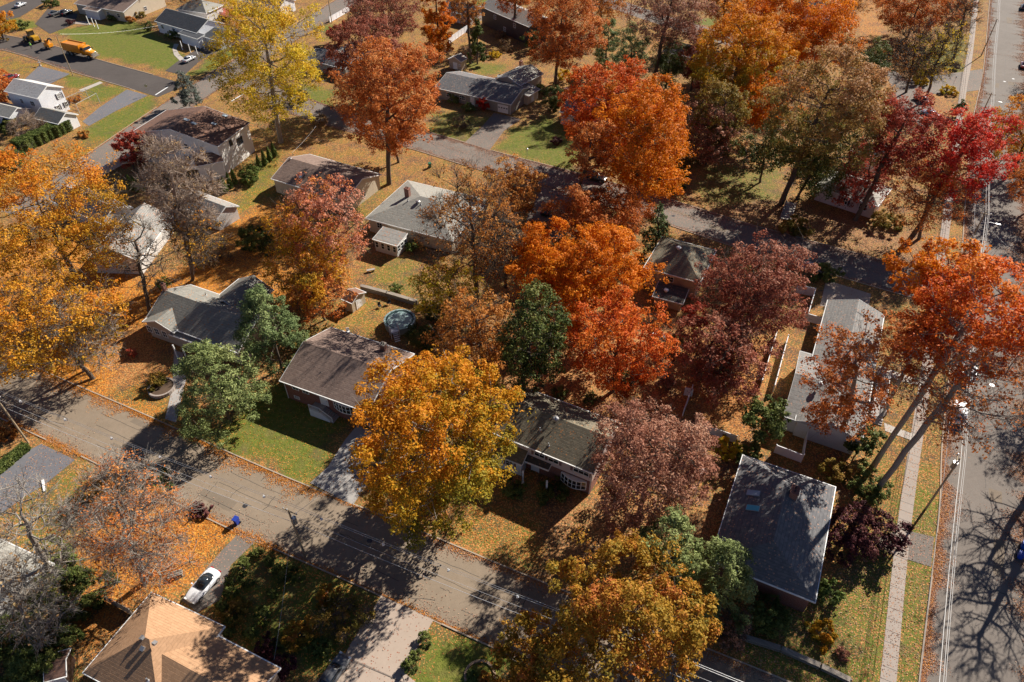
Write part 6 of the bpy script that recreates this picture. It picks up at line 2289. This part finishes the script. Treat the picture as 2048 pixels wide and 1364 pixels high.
# ------------------------------------------------------------------ cars
TYRE = paint('tyre', (0.025, 0.025, 0.025), .8)
RIM = paint('rim', (0.55, 0.55, 0.56), .3, .8)
HEAD = paint('lamp_clear', (0.8, 0.8, 0.78), .15)
TAIL = paint('lamp_red', (0.40, 0.02, 0.02), .25)


def car_paint(name, col):
    if name not in MATS:
        m, n, l, b = new_mat(name)
        b.inputs['Base Color'].default_value = (*col, 1)
        b.inputs['Roughness'].default_value = .3
        b.inputs['Coat Weight'].default_value = .6
        b.inputs['Coat Roughness'].default_value = .08
        MATS[name] = m
    return MATS[name]


def loft(rings, name, mat, parent, sub=2):
    k = len(rings[0])
    vs = [p for r_ in rings for p in r_]
    fs = [(i * k + j, i * k + (j + 1) % k, (i + 1) * k + (j + 1) % k, (i + 1) * k + j) for i in range(len(rings) - 1) for j in range(k)]
    fs += [tuple(range(k - 1, -1, -1)), tuple((len(rings) - 1) * k + j for j in range(k))]
    mb = MB()
    mb.add(vs, fs)
    o = mb.build(name, mat, parent, smooth=True)
    if sub:
        md = o.modifiers.new('sub', 'SUBSURF')
        md.levels = md.render_levels = sub
    return o


def car(name, label, px, py, heading_deg, col, kind='sedan', cat='car', loc=None, group=None):
    """heading: the way the bonnet points, degrees from +X"""
    x, y = loc if loc is not None else P(px, py)
    z = 0.04
    root = empty(name, (x, y, z), label, cat, group, R(heading_deg))
    pm = car_paint('car_paint_' + '_'.join(str(int(c * 100)) for c in col), col)
    if kind == 'sport':
        L, W, prof = 4.45, 1.86, [(-2.2, .62, .80), (-1.9, .86, .93), (-1.2, .93, .96), (0, .93, .93), (.9, .92, .84), (1.6, .90, .72), (2.05, .76, .60), (2.22, .55, .50)]
        cab = [(-1.55, .55, .93), (-1.0, .68, 1.16), (-.35, .70, 1.27), (.15, .69, 1.24), (.75, .74, .88)]
        base, wr = .22, .34
    elif kind == 'suv':
        L, W, prof = 4.7, 1.9, [(-2.32, .78, .98), (-2.2, .92, 1.08), (-1.2, .95, 1.08), (0, .95, 1.06), (1.0, .94, 1.04), (1.7, .92, .98), (2.2, .82, .88), (2.35, .66, .72)]
        cab = [(-2.2, .72, 1.06), (-2.0, .76, 1.60), (-1.0, .76, 1.72), (.2, .75, 1.68), (.55, .76, 1.56), (1.15, .82, 1.05)]
        base, wr = .30, .36
    elif kind == 'van':
        L, W, prof = 5.2, 1.98, [(-2.6, .9, 1.2), (-2.5, .97, 1.25), (-1, .98, 1.25), (.5, .98, 1.2), (1.4, .97, 1.12), (2.1, .92, 1.0), (2.5, .82, .9), (2.62, .7, .7)]
        cab = [(-2.55, .85, 1.2), (-2.5, .86, 2.1), (-1.0, .87, 2.2), (.5, .87, 2.18), (1.0, .85, 2.05), (1.9, .86, 1.1)]
        base, wr = .30, .36
    else:
        L, W, prof = 4.65, 1.82, [(-2.3, .72, .84), (-2.15, .86, .98), (-1.3, .91, 1.0), (0, .91, .97), (1.0, .90, .95), (1.7, .88, .86), (2.15, .78, .76), (2.32, .6, .6)]
        cab = [(-1.75, .66, .98), (-1.15, .70, 1.32), (-.5, .72, 1.44), (.2, .71, 1.42), (.45, .71, 1.36), (1.1, .78, .94)]
        base, wr = .25, .33
    rings = [[(xx, -w_ * .92, base), (xx, -w_, base + .28), (xx, -w_ * .97, zt - .06), (xx, -w_ * .80, zt), (xx, w_ * .80, zt), (xx, w_ * .97, zt - .06), (xx, w_, base + .28), (xx, w_ * .92, base)] for xx, w_, zt in prof]
    loft(rings, 'body', pm, root)
    zb = prof[3][2] - .12
    gr = [[(xx, -w_ - .03, zb), (xx, -w_, zb + .05), (xx, -w_ * .86, zt), (xx, w_ * .86, zt), (xx, w_, zb + .05), (xx, w_ + .03, zb)] for xx, w_, zt in cab]
    loft(gr, 'windows', GLASS, root, 1)
    # roof panel
    mid = cab[1:-1]
    rf = [[(xx, -w_ * .80, zt - .05), (xx, -w_ * .80, zt + .012), (xx, w_ * .80, zt + .012), (xx, w_ * .80, zt - .05)] for xx, w_, zt in mid]
    roofm = pm if kind != 'sport' else GLASS
    loft(rf, 'roof_panel', roofm, root, 0)
    if kind == 'van':
        mb = MB()
        for sg in (-1, 1):
            mb.box((-1.1, sg * .90, 1.62), (2.7, .06, .85))
        mb.build('side_panel', pm, root)
    for wx in (-L * .29, L * .305):
        for sg in (-1, 1):
            wy = sg * (W / 2 - .12)
            mb = MB()
            mb.tube([(wx, wy - .1, wr), (wx, wy + .1, wr)], wr, 16)
            wo = mb.build('wheel', TYRE, root)
            mb = MB()
            mb.tube([(wx, wy - .115, wr), (wx, wy + .115, wr)], wr * .62, 10)
            mb.build('rim', RIM, wo)
    for sg in (-1, 1):
        mb = MB()
        mb.box((prof[-2][0] + .02, sg * prof[-2][1] * .78, prof[-2][2] - .08), (.22, .32, .12))
        mb.build('headlight', HEAD, root)
        mb = MB()
        mb.box((prof[0][0] + .01, sg * prof[0][1] * .85, prof[0][2] - .08), (.12, .34, .13))
        mb.build('taillight', TAIL, root)
        mb = MB()
        mb.box((cab[-1][0] - .25, sg * (W / 2 + .05), cab[-1][2] + .05), (.16, .2, .12))
        mb.build('mirror', pm, root)
    return root


WHITEC, SILV, BLACKC, REDC, DGREY, NAVYC = (.72, .73, .75), (.45, .46, .48), (.015, .015, .018), (.22, .015, .02), (.10, .10, .105), (.02, .025, .06)
def hd(a, b):
    a, b = P(*a), P(*b)
    return math.degrees(math.atan2(b[1] - a[1], b[0] - a[0]))


c_ = car('parked_car', 'white sports car with a black roof parked on the leafy drive', 409, 1176, hd((436, 1145), (384, 1204)), WHITEC, 'sport')
c_.scale = (1.02, 1.1, 1.05)
car('parked_car', 'grey car cut by the bottom edge on the rosy concrete drive', 668, 1352, hd((660, 1364), (680, 1335)), DGREY, 'sedan')
car('parked_car', 'black car in shade on the concrete drive under the big gold maple', 748, 925, hd((760, 915), (720, 970)), BLACKC, 'suv')
car('parked_car', 'silver car on the drive of the white porch house', 379, 122, hd((365, 129), (396, 113)), SILV, 'sedan')
car('parked_car', 'dark grey car left of two in front of the beige house', 112, 30, hd((100, 34), (124, 26)), DGREY, 'sedan')
car('parked_car', 'black car right of two in front of the beige house', 134, 29, hd((122, 34), (146, 24)), BLACKC, 'suv')
car('parked_car', 'silver car on the drive at the top left corner', 42, 13, hd((30, 18), (56, 6)), SILV, 'sedan')
car('parked_car', 'red car behind the white house at the left edge', 24, 160, hd((8, 166), (38, 154)), REDC, 'suv')
car('parked_car', 'dark red car parked on the drive left of the avenue', 1842, 203, hd((1860, 210), (1826, 196)), REDC, 'sedan')
car('parked_car', 'pale blue car half hidden by the wine red maple', 1858, 232, hd((1880, 240), (1846, 226)), (.30, .42, .58), 'sedan')
car('parked_car', 'red car at the right edge of the avenue', 2046, 134, 61.5, REDC, 'sedan')
car('parked_car', 'dark car at the top right corner of the avenue', 2046, 18, 61.5, NAVYC, 'suv')
car('parked_van', 'white van parked on the avenue under the orange oak', 1929, 752, 61.5, WHITEC, 'van', 'van')
car('parked_car', 'white car parked behind the white van on the avenue', 1917, 832, 61.5, WHITEC, 'suv')
car('parked_car', 'black car in shade at the far kerb of the middle street', 1192, 360, -29, BLACKC, 'suv')
car('parked_car', 'black car on the dark drive beside the rust and gold tree', 1096, 424, 65, BLACKC, 'suv')
car('parked_car', 'silver car half hidden by a bush in the middle street', 1618, 540, -33, SILV, 'sedan')

# ------------------------------------------------------------------ leaf truck and loader
ORG = car_paint('truck_orange', (.68, .25, .01))
tk_h = hd((120, 104), (205, 122))
x, y = P(166, 112)
tr = empty('dump_truck', (x, y, .03), 'orange dump truck with high sides on the street at the top left', 'truck', rz=R(tk_h))
tr.scale = (1.38, 1.15, 1.18)
m = MB()
m.box((-.3, 0, .85), (8.2, .9, .25))
m.build('chassis', DARKM, tr)
m = MB()
for sg in (-1, 1):
    m.box((-1.6, sg * 1.2, 2.05), (5.2, .1, 1.9))
    for i in range(8):
        m.box((-4.05 + i * .7, sg * 1.28, 2.05), (.12, .08, 1.85))
    m.box((-1.6, sg * 1.22, 3.02), (5.3, .2, .14))
m.box((.95, 0, 2.15), (.1, 2.3, 2.1))
m.box((-4.15, 0, 2.05), (.1, 2.3, 1.9))
m.box((-1.6, 0, 1.15), (5.1, 2.3, .12))
m.box((-1.6, 0, 2.85), (5.1, 2.28, .06))
m.build('dump_body', ORG, tr, bevel=.03)
rings = [[(xx, -w_, zb), (xx, -w_, zt - .12), (xx, -w_ * .88, zt), (xx, w_ * .88, zt), (xx, w_, zt - .12), (xx, w_, zb)] for xx, w_, zb, zt in ((1.15, 1.12, .9, 2.45), (1.25, 1.14, .9, 2.75), (2.15, 1.12, .9, 2.75), (2.5, 1.10, .9, 2.0), (2.55, .95, .9, 1.85), (3.8, .85, .85, 1.70), (3.95, .8, .9, 1.55))]
loft(rings, 'cab', ORG, tr, 0)
m = MB()
m.obox((2.37, 0, 2.35), (.42, 0, -.9), (0, 1, 0), (.9, 0, .42), .62, 1.9, .06)
for sg in (-1, 1):
    m.box((1.7, sg * 1.14, 2.3), (.8, .05, .55))
m.build('windows', GLASS, tr)
m = MB()
m.box((4.02, 0, 1.25), (.12, 1.3, .7))
m.box((4.1, 0, .7), (.25, 2.1, .3))
m.build('grille', RIM, tr)
for wx in (-3.2, -2.0, 3.0):
    for sg in (-1, 1):
        m = MB()
        m.tube([(wx, sg * .85, .5), (wx, sg * 1.2, .5)], .5, 16)
        wo = m.build('wheel', TYRE, tr)
        m = MB()
        m.tube([(wx, sg * 1.0, .5), (wx, sg * 1.22, .5)], .27, 10)
        m.build('rim', RIM, wo)
for sg in (-1, 1):
    m = MB()
    m.box((3.95, sg * .75, 1.2), (.15, .25, .22))
    m.build('headlight', HEAD, tr)
    m = MB()
    m.box((2.5, sg * 1.3, 2.1), (.08, .2, .45))
    m.build('mirror', DARKM, tr)
x, y = P(100, 97)
lc = empty('leaf_trailer', (x, y, .03), 'yellow leaf vacuum trailer coupled behind the orange dump truck', 'trailer', rz=R(tk_h))
m = MB()
m.box((0, 0, 1.1), (2.2, 1.6, 1.0))
m.lathe((-.2, 0, 1.6), [(.75, 0), (.75, .7), (.5, .95), (.1, 1.0)], 16)
m.build('blower_housing', ORG, lc, bevel=.05)
m = MB()
m.tube([(.2, 0, 2.2), (1.0, 0, 3.0), (1.9, 0, 3.1), (2.4, 0, 2.8)], .25, 10)
m.tube([(-1.1, .2, 1.3), (-1.7, .6, 1.2), (-2.0, 1.0, .5)], .22, 10)
m.build('hose', DARKM, lc)
m = MB()
m.tube([(1.0, 0, .6), (2.2, 0, .6)], .07, 6)
m.build('tow_bar', DARKM, lc)
for sg in (-1, 1):
    m = MB()
    m.tube([(-.2, sg * .8, .4), (-.2, sg * 1.02, .4)], .4, 14)
    m.build('wheel', TYRE, lc)
YEL = car_paint('loader_yellow', (.62, .33, .02))
x, y = P(68, 84)
ld = empty('wheel_loader', (x, y, .03), 'yellow wheel loader in the shade behind the orange truck', 'loader', rz=R(tk_h + 170))
ld.scale = (1.2, 1.2, 1.2)
m = MB()
m.box((-1.3, 0, 1.3), (2.0, 1.5, 1.0))
m.box((.8, 0, 1.0), (1.4, 1.0, .6))
m.build('body', YEL, ld, bevel=.08)
m = MB()
m.box((-.1, 0, 2.2), (1.2, 1.4, 1.5))
m.build('cab_glass', GLASS, ld, bevel=.05)
m = MB()
m.box((-.1, 0, 3.0), (1.4, 1.55, .12))
m.build('cab_roof', YEL, ld)
m = MB()
for sg in (-1, 1):
    m.tube([(.5, sg * .5, 1.6), (1.6, sg * .5, 1.3), (2.5, sg * .5, .6)], .12, 6)
m.build('arm', YEL, ld)
m = MB()
m.prism([(2.3, -1.2, .2), (3.3, -1.2, .15), (3.35, -1.2, .25), (2.5, -1.2, .4), (2.6, -1.2, 1.2), (2.4, -1.2, 1.2)], (0, 2.4, 0))
m.build('bucket', DARKM, ld)
for wx in (-1.4, 1.3):
    for sg in (-1, 1):
        m = MB()
        m.tube([(wx, sg * .7, .7), (wx, sg * 1.15, .7)], .7, 16)
        wo = m.build('wheel', TYRE, ld)
        m = MB()
        m.tube([(wx, sg * .9, .7), (wx, sg * 1.17, .7)], .35, 10)
        m.build('rim', YEL, wo)


def person(label, px, py, top, legs, rz):
    """a standing figure, one skinned body"""
    x, y = P(px, py)
    root = empty('person', (x, y, .02), label, 'person', rz=rz)
    pts = [((0, 0, .95), .15), ((0, 0, 1.2), .16), ((0, 0, 1.42), .15), ((0, 0, 1.53), .06), ((0, .02, 1.66), .10), ((0, .02, 1.76), .075),
           ((-.19, 0, 1.40), .065), ((-.26, .10, 1.14), .05), ((-.18, .34, 1.05), .04), ((.19, 0, 1.40), .065), ((.26, .10, 1.14), .05), ((.18, .34, 1.05), .04),
           ((-.1, 0, .86), .10), ((-.12, .05, .48), .075), ((-.12, 0, .08), .05), ((-.12, .14, .04), .04), ((.1, 0, .86), .10), ((.12, -.02, .48), .075), ((.12, -.08, .08), .05), ((.12, .07, .04), .04)]
    ed = [(0, 1), (1, 2), (2, 3), (3, 4), (4, 5), (2, 6), (6, 7), (7, 8), (2, 9), (9, 10), (10, 11), (0, 12), (12, 13), (13, 14), (14, 15), (0, 16), (16, 17), (17, 18), (18, 19)]
    me = bpy.data.meshes.new('figure')
    me.from_pydata([p for p, _ in pts], ed, [])
    o = link('figure', me, legs, root)
    o.modifiers.new('skin', 'SKIN')
    for i, (_, r_) in enumerate(pts):
        me.skin_vertices[0].data[i].radius = (r_, r_)
    me.skin_vertices[0].data[0].use_root = True
    o.modifiers.new('sub', 'SUBSURF').levels = 1
    m = MB()
    rr = [[(.27 * s * math.cos(t), .19 * s * math.sin(t), z) for t in np.linspace(0, 6.283, 10, endpoint=False)] for z, s in ((.85, 1.0), (1.1, 1.0), (1.38, 1.05), (1.5, .55))]
    m2 = loft(rr, 'jacket', top, root, 1)
    m = MB()
    m.lathe((0, .02, 1.70), [(.125, 0), (.12, .07), (.07, .13), (.01, .15)], 12)
    m.build('cap', top, root)
    return root


person('worker in a lime green jacket standing behind the orange truck', 64, 97, paint('lime_jacket', (.25, .55, .08), .7), paint('dark_trousers', (.04, .04, .05), .8), R(60))
x, y = P(81, 132)
st_ = empty('garden_ornament', (x, y, 0), 'small grey stone ornament at the corner of the left lawn', 'ornament')
m = MB()
m.lathe((0, 0, 0), [(.35, 0), (.35, .15), (.15, .3), (.13, .8), (.4, 1.0), (.42, 1.1), (.1, 1.12), (.12, 1.5), (.02, 1.6)], 12)
m.build('stone', STEP, st_)


# ------------------------------------------------------------------ bins, signs, small things
def bin_(label, px, py, col, rz, h=1.05):
    x, y = P(px, py)
    r_ = empty('wheelie_bin', (x, y, .03), label, 'bin', rz=rz)
    m = MB()
    b0 = [(-.24, -.26, .06), (.24, -.26, .06), (.24, .26, .06), (-.24, .26, .06)]
    t0 = [(-.30, -.33, h), (.30, -.33, h), (.30, .33, h), (-.30, .33, h)]
    m.add(b0 + t0, [(3, 2, 1, 0), (4, 5, 6, 7), (0, 1, 5, 4), (1, 2, 6, 5), (2, 3, 7, 6), (3, 0, 4, 7)])
    pm = paint('bin_' + str(int(col[2] * 100)), col, .5)
    m.build('bin_body', pm, r_)
    m = MB()
    m.prism([(-.33, -.36, h), (.33, -.36, h), (.33, .36, h + .06), (-.33, .36, h + .06)], (0, 0, .06))
    m.build('lid', pm, r_)
    m = MB()
    m.tube([(-.36, .28, .12), (.36, .28, .12)], .12, 10)
    m.build('wheels', TYRE, r_)
    return r_


bin_('blue recycling bin standing at the front street kerb', 475, 1047, (.02, .05, .35), R(-24))
bin_('blue recycling bin at the right edge of the avenue, upper of two', 2044, 1096, (.01, .08, .48), R(60))
bin_('blue recycling bin at the right edge of the avenue, lower of two', 2037, 1116, (.012, .06, .42), R(60))
bin_('green bin beside the middle street near the copper oak', 860, 335, (.02, .14, .07), R(30))
bin_('dark bin left of two at the white porch garage', 418, 103, (.05, .05, .06), R(20))
bin_('dark bin right of two at the white porch garage', 425, 99, (.05, .05, .06), R(20))

x, y = P(298, 190)
sg_ = empty('stop_sign', (x, y, 0), 'stop sign seen from behind at the street corner', 'sign', rz=R(20))
m = MB()
m.tube([(0, 0, 0), (0, 0, 2.9)], .04, 6)
m.build('post', METAL, sg_)
m = MB()
m.prism([(.38 * math.cos(R(22.5 + 45 * i)), -.05, 2.55 + .38 * math.sin(R(22.5 + 45 * i))) for i in range(8)], (0, .03, 0))
m.build('plate', METAL, sg_)

for lb, px, py, rz in (('white plastic garden chair behind the brown gabled roof', 697, 667, 20),):
    x, y = P(px, py)
    c = empty('garden_chair', (x, y, 0), lb, 'chair', rz=R(rz))
    m = MB()
    m.box((0, 0, .42), (.55, .55, .06))
    m.build('seat', WHITE, c)
    m = MB()
    m.box((0, .28, .75), (.55, .06, .6))
    m.build('backrest', WHITE, c)
    for sx in (-.24, .24):
        for sy in (-.24, .24):
            m = MB()
            m.box((sx, sy, .2), (.05, .05, .4))
            m.build('leg', WHITE, c)
for lb, px, py, s_ in (('pale stone bench slab in the yard above the tan shed', 742, 543, 1.0), ('log pile under the thin russet tree', 352, 1152, .9)):
    x, y = P(px, py)
    c = empty('log_pile' if 'log' in lb else 'stone_bench', (x, y, 0), lb, 'logs' if 'log' in lb else 'bench', rz=R(20))
    m = MB()
    if 'log' in lb:
        for i in range(6):
            m.tube([(-.8, (i % 3) * .3 - .3, .15 + .26 * (i // 3)), (.8, (i % 3) * .3 - .25, .15 + .26 * (i // 3))], .14, 8)
        m.build('logs', BARK_G, c)
    else:
        m.box((0, 0, .42), (1.5, .5, .1))
        m.build('seat', STEP, c)
        for sx in (-.55, .55):
            m = MB()
            m.box((sx, 0, .19), (.2, .4, .37))
            m.build('leg', STEP, c)

# ------------------------------------------------------------------ poles and wires
POLEW = bark('pole_wood', (0.34, 0.26, 0.165))
INSU = paint('insulator', (0.72, 0.74, 0.76), .3)
WIRE = paint('wire_grey', (0.42, 0.42, 0.43), .4)
WIREB = paint('wire_bright', (0.72, 0.71, 0.68), .4)


def pole(label, px, py, h, rz, arm=True, transformer=False, lamp=None, r=.15, name='utility_pole', mat=None):
    x, y = P(px, py)
    o = empty(name, (x, y, 0), label, 'pole', rz=R(rz))
    m = MB()
    m.tube([(0, 0, -.1), (0, 0, h * .5), (0, 0, h)], [r, r * .85, r * .68], 10)
    m.build('post', mat or POLEW, o)
    if arm:
        m = MB()
        m.box((0, .16, h - .5), (2.0, .1, .12))
        c = m.build('crossarm', POLEW, o)
        m = MB()
        for sx in (-.9, -.35, .9):
            m.tube([(sx, .16, h - .44), (sx, .16, h - .2)], .06, 6)
        m.build('insulators', INSU, c)
    if transformer:
        m = MB()
        m.tube([(.42, 0, h - 2.3), (.42, 0, h - 1.25)], .3, 14)
        c = m.build('transformer', METAL, o)
        m = MB()
        m.tube([(.42, 0, h - 1.25), (.42, 0, h - 1.0)], .07, 6)
        m.build('bushing', INSU, c)
    if lamp:
        m = MB()
        d = lamp
        m.tube([(0, 0, h * .78), (d * .5, 0, h * .78 + .5), (d, 0, h * .78 + .55)], .04, 6)
        c = m.build('lamp_arm', METAL, o)
        m = MB()
        m.box((d + .3, 0, h * .78 + .53), (.75, .28, .13))
        m.build('lamp_head', METAL, c)
    return x, y, h


def wire(label, pts, sag, r, mat, spacers=0, name='power_line', spacer_z=0.0):
    """sagging wires from pole to pole; pts 3-D; several strands may share one thing when they hang from one messenger"""
    mb = MB()
    sp = MB()
    for a, b in zip(pts[:-1], pts[1:]):
        a, b = np.array(a, float), np.array(b, float)
        L = np.linalg.norm(b - a)
        n = 18
        pp = []
        for i in range(n + 1):
            t = i / n
            p = a + (b - a) * t
            p[2] -= 4 * sag * t * (1 - t)
            pp.append(p)
        mb.tube(pp, r, 5)
        if spacers:
            k = int(L / spacers)
            for i in range(k):
                t = (i + .5) / k
                p = a + (b - a) * t
                p[2] -= 4 * sag * t * (1 - t)
                sp.box((p[0], p[1], p[2] - .2), (.28, .07, .32), .5)
                sp.box((p[0], p[1], p[2] - .05), (.07, .34, .07), .5)
    o = mb.build(name, mat)
    tag(o, label, 'wire')
    if spacers:
        sp.build('spacer', INSU, o)
    return o


p1 = pole('leaning wooden utility pole at the left end of the front street', 57, 886, 10.2, -24, transformer=False)
p2 = pole('wooden utility pole on the near kerb of the front street at the dark garden', 611, 1114, 10.0, -24, transformer=True)
dv = np.array((p2[0] - p1[0], p2[1] - p1[1]))
dv = dv / np.linalg.norm(dv)
nv = np.array((-dv[1], dv[0]))


def along(k, s, z):
    q = np.array(p2[:2]) + dv * k + nv * s
    return (q[0], q[1], z)


L12 = float(np.linalg.norm(np.array(p1[:2]) - np.array(p2[:2])))
for s, z, lb, sp_ in ((.62, 10.0, 'upper power line with white spacers along the front street', 7.5), (.98, 9.7, 'second power line strand beside the upper front street line', 0), (.30, 8.6, 'lower cable along the front street poles', 0), (.35, 6.9, 'thick telephone cable along the front street poles', 0)):
    wire(lb, [along(-L12 - 38, s, z), along(-L12, s, z), along(0, s, z), along(40, s, z), along(75, s, z)], .55, .016 if z > 8 else .024, WIRE if z < 9 else METAL, sp_)
wire('service drop wire from the garden pole to the tan house', [along(0, 0, 8.2), (*P(548, 1320, 4.2), 4.2)], .6, .015, METAL)
wire('service drop wire from the garden pole over the concrete drive', [along(0, .2, 8.6), (*P(712, 925, 3.8), 3.8)], .5, .02, INSU)
# avenue
q1 = pole('utility pole with transformer on the avenue verge beside the dark slate roof', 1851, 1018, 10.6, 61, transformer=True)
q2 = pole('utility pole with a lamp arm on the avenue near the crimson maple', 1921, 520, 10.6, 61 - 90, lamp=2.4)
q3 = pole('utility pole with a lamp arm on the avenue at the top right drive', 1944, 270, 10.6, 61 - 90, lamp=2.2)
q4 = pole('utility pole at the top of the avenue near the right corner', 1962, 112, 10.6, 61, r=.16)
ed_ = np.array((q3[0] - q1[0], q3[1] - q1[1]))
ed_ = ed_ / np.linalg.norm(ed_)
nd_ = np.array((ed_[1], -ed_[0]))
qs = [np.array(q1[:2]) - ed_ * 42] + [np.array(q[:2]) for q in (q1, q2, q3, q4)] + [np.array(q4[:2]) + ed_ * 50]
for k, (s, z, r_, mt, lb) in enumerate(((.45, 10.5, .026, WIREB, 'bright top cable along the avenue poles'), (.68, 10.35, .022, WIREB, 'second bright cable along the avenue poles'),
                                        (.30, 9.9, .02, WIREB, 'third cable along the avenue poles'), (.52, 9.3, .026, WIREB, 'thick lower cable along the avenue poles'),
                                        (-.3, 6.6, .03, METAL, 'lowest telephone cable along the avenue poles'))):
    wire(lb, [(*(q + nd_ * s), z) for q in qs], .7, r_, mt, 0)
wire('service wire crossing the avenue from the lamp pole', [(q2[0], q2[1], 9.0), (*P(2050, 520, 7), 7)], .4, .02, METAL)
pole('thin dark utility pole at the top left street', 146, 151, 11, 20, arm=False, r=.13)
pole('utility pole with a grey transformer at the far top street', 664, 46, 11.5, 30, arm=True, transformer=True)
pole('tall thin pole in the trees by the far street', 1258, 50, 10.5, 30, arm=False)
wire('sagging wire over the leaf carpet between the trees', [(*P(505, 545, 5), 5), (*P(845, 570, 6), 6), (*P(1030, 590, 7), 7)], 1.0, .015, DARKM)
wire('pale wire running up from the brown roofed house', [(*P(584, 305, 5), 5), (*P(632, 252, 7.5), 7.5)], .3, .02, INSU)
wire('thin wire across the lawn from the top left pole', [(*P(120, 68, 10), 10), (*P(320, 50, 4), 4)], .8, .015, METAL)
# lamp post of the slate roofed house lawn and mail boxes
for lb, px, py in (('small garden lamp post on the shaded lawn by the middle street', 1054, 318), ('short lamp post by the far drive of the avenue', 1905, 172)):
    x, y = P(px, py)
    o = empty('lamp_post', (x, y, 0), lb, 'lamp post')
    m = MB()
    m.tube([(0, 0, 0), (0, 0, 2.2)], .05, 8)
    m.build('post', WHITE if px > 1500 else METAL, o)
    m = MB()
    m.lathe((0, 0, 2.2), [(.1, 0), (.16, .1), (.16, .35), (.22, .38), (.03, .52)], 8)
    m.build('lantern', METAL, o)
x, y = P(85, 968)
sp = empty('marker_post', (*P(88, 972), 0), 'white fallen board beside the blue grey drive', 'board')
m = MB()
m.obox((0, 0, .1), (.55, -.83, 0), (.83, .55, 0), (0, 0, 1), 2.2, .3, .12)
m.build('board', WHITE, sp)


def patio_set(label, px, py, rz):
    x, y = P(px, py)
    t = empty('patio_table', (x, y, 0), label, 'table', rz=R(rz))
    m = MB()
    m.lathe((0, 0, 0), [(.7, .70), (.72, .72), (.72, .75), (.02, .76)], 18)
    m.build('tabletop', DARKM, t)
    m = MB()
    m.tube([(0, 0, 0), (0, 0, .7)], .05, 8)
    m.lathe((0, 0, 0), [(.35, 0), (.35, .04), (.05, .08)], 12)
    m.build('leg', DARKM, t)


def patio_chair(label, px, py, rz, mat):
    x, y = P(px, py)
    c = empty('garden_chair', (x, y, 0), label, 'chair', rz=R(rz))
    m = MB()
    m.box((0, 0, .42), (.55, .55, .06))
    m.build('seat', mat, c)
    m = MB()
    m.box((0, .28, .75), (.55, .06, .6))
    m.build('backrest', mat, c)
    for sx in (-.24, .24):
        for sy in (-.24, .24):
            m = MB()
            m.box((sx, sy, .2), (.05, .05, .4))
            m.build('leg', mat, c)


patio_chair('dark garden chair left of two on the grass above the round pool', 760, 615, 30, DARKM)
patio_chair('dark garden chair right of two on the grass above the round pool', 778, 609, -20, DARKM)
patio_set('round dark patio table behind the dark hip roofed house', 1322, 678, 0)
patio_chair('white garden chair beside the round dark patio table', 1308, 672, 60, WHITE)
x, y = P(1403, 948)
sk = empty('storage_box', (x, y, 0), 'small white storage box in the shade beside the dusty pink tree', 'box', rz=R(20))
m = MB()
m.box((0, 0, .3), (1.0, .6, .6))
m.build('box_body', WHITE, sk, bevel=.03)
m = MB()
m.box((0, 0, .64), (1.06, .66, .07))
m.build('lid', METAL, sk, bevel=.02)
if __import__('os').environ.get('TLOG'):
    for t in TREELOG: print('T', *t)
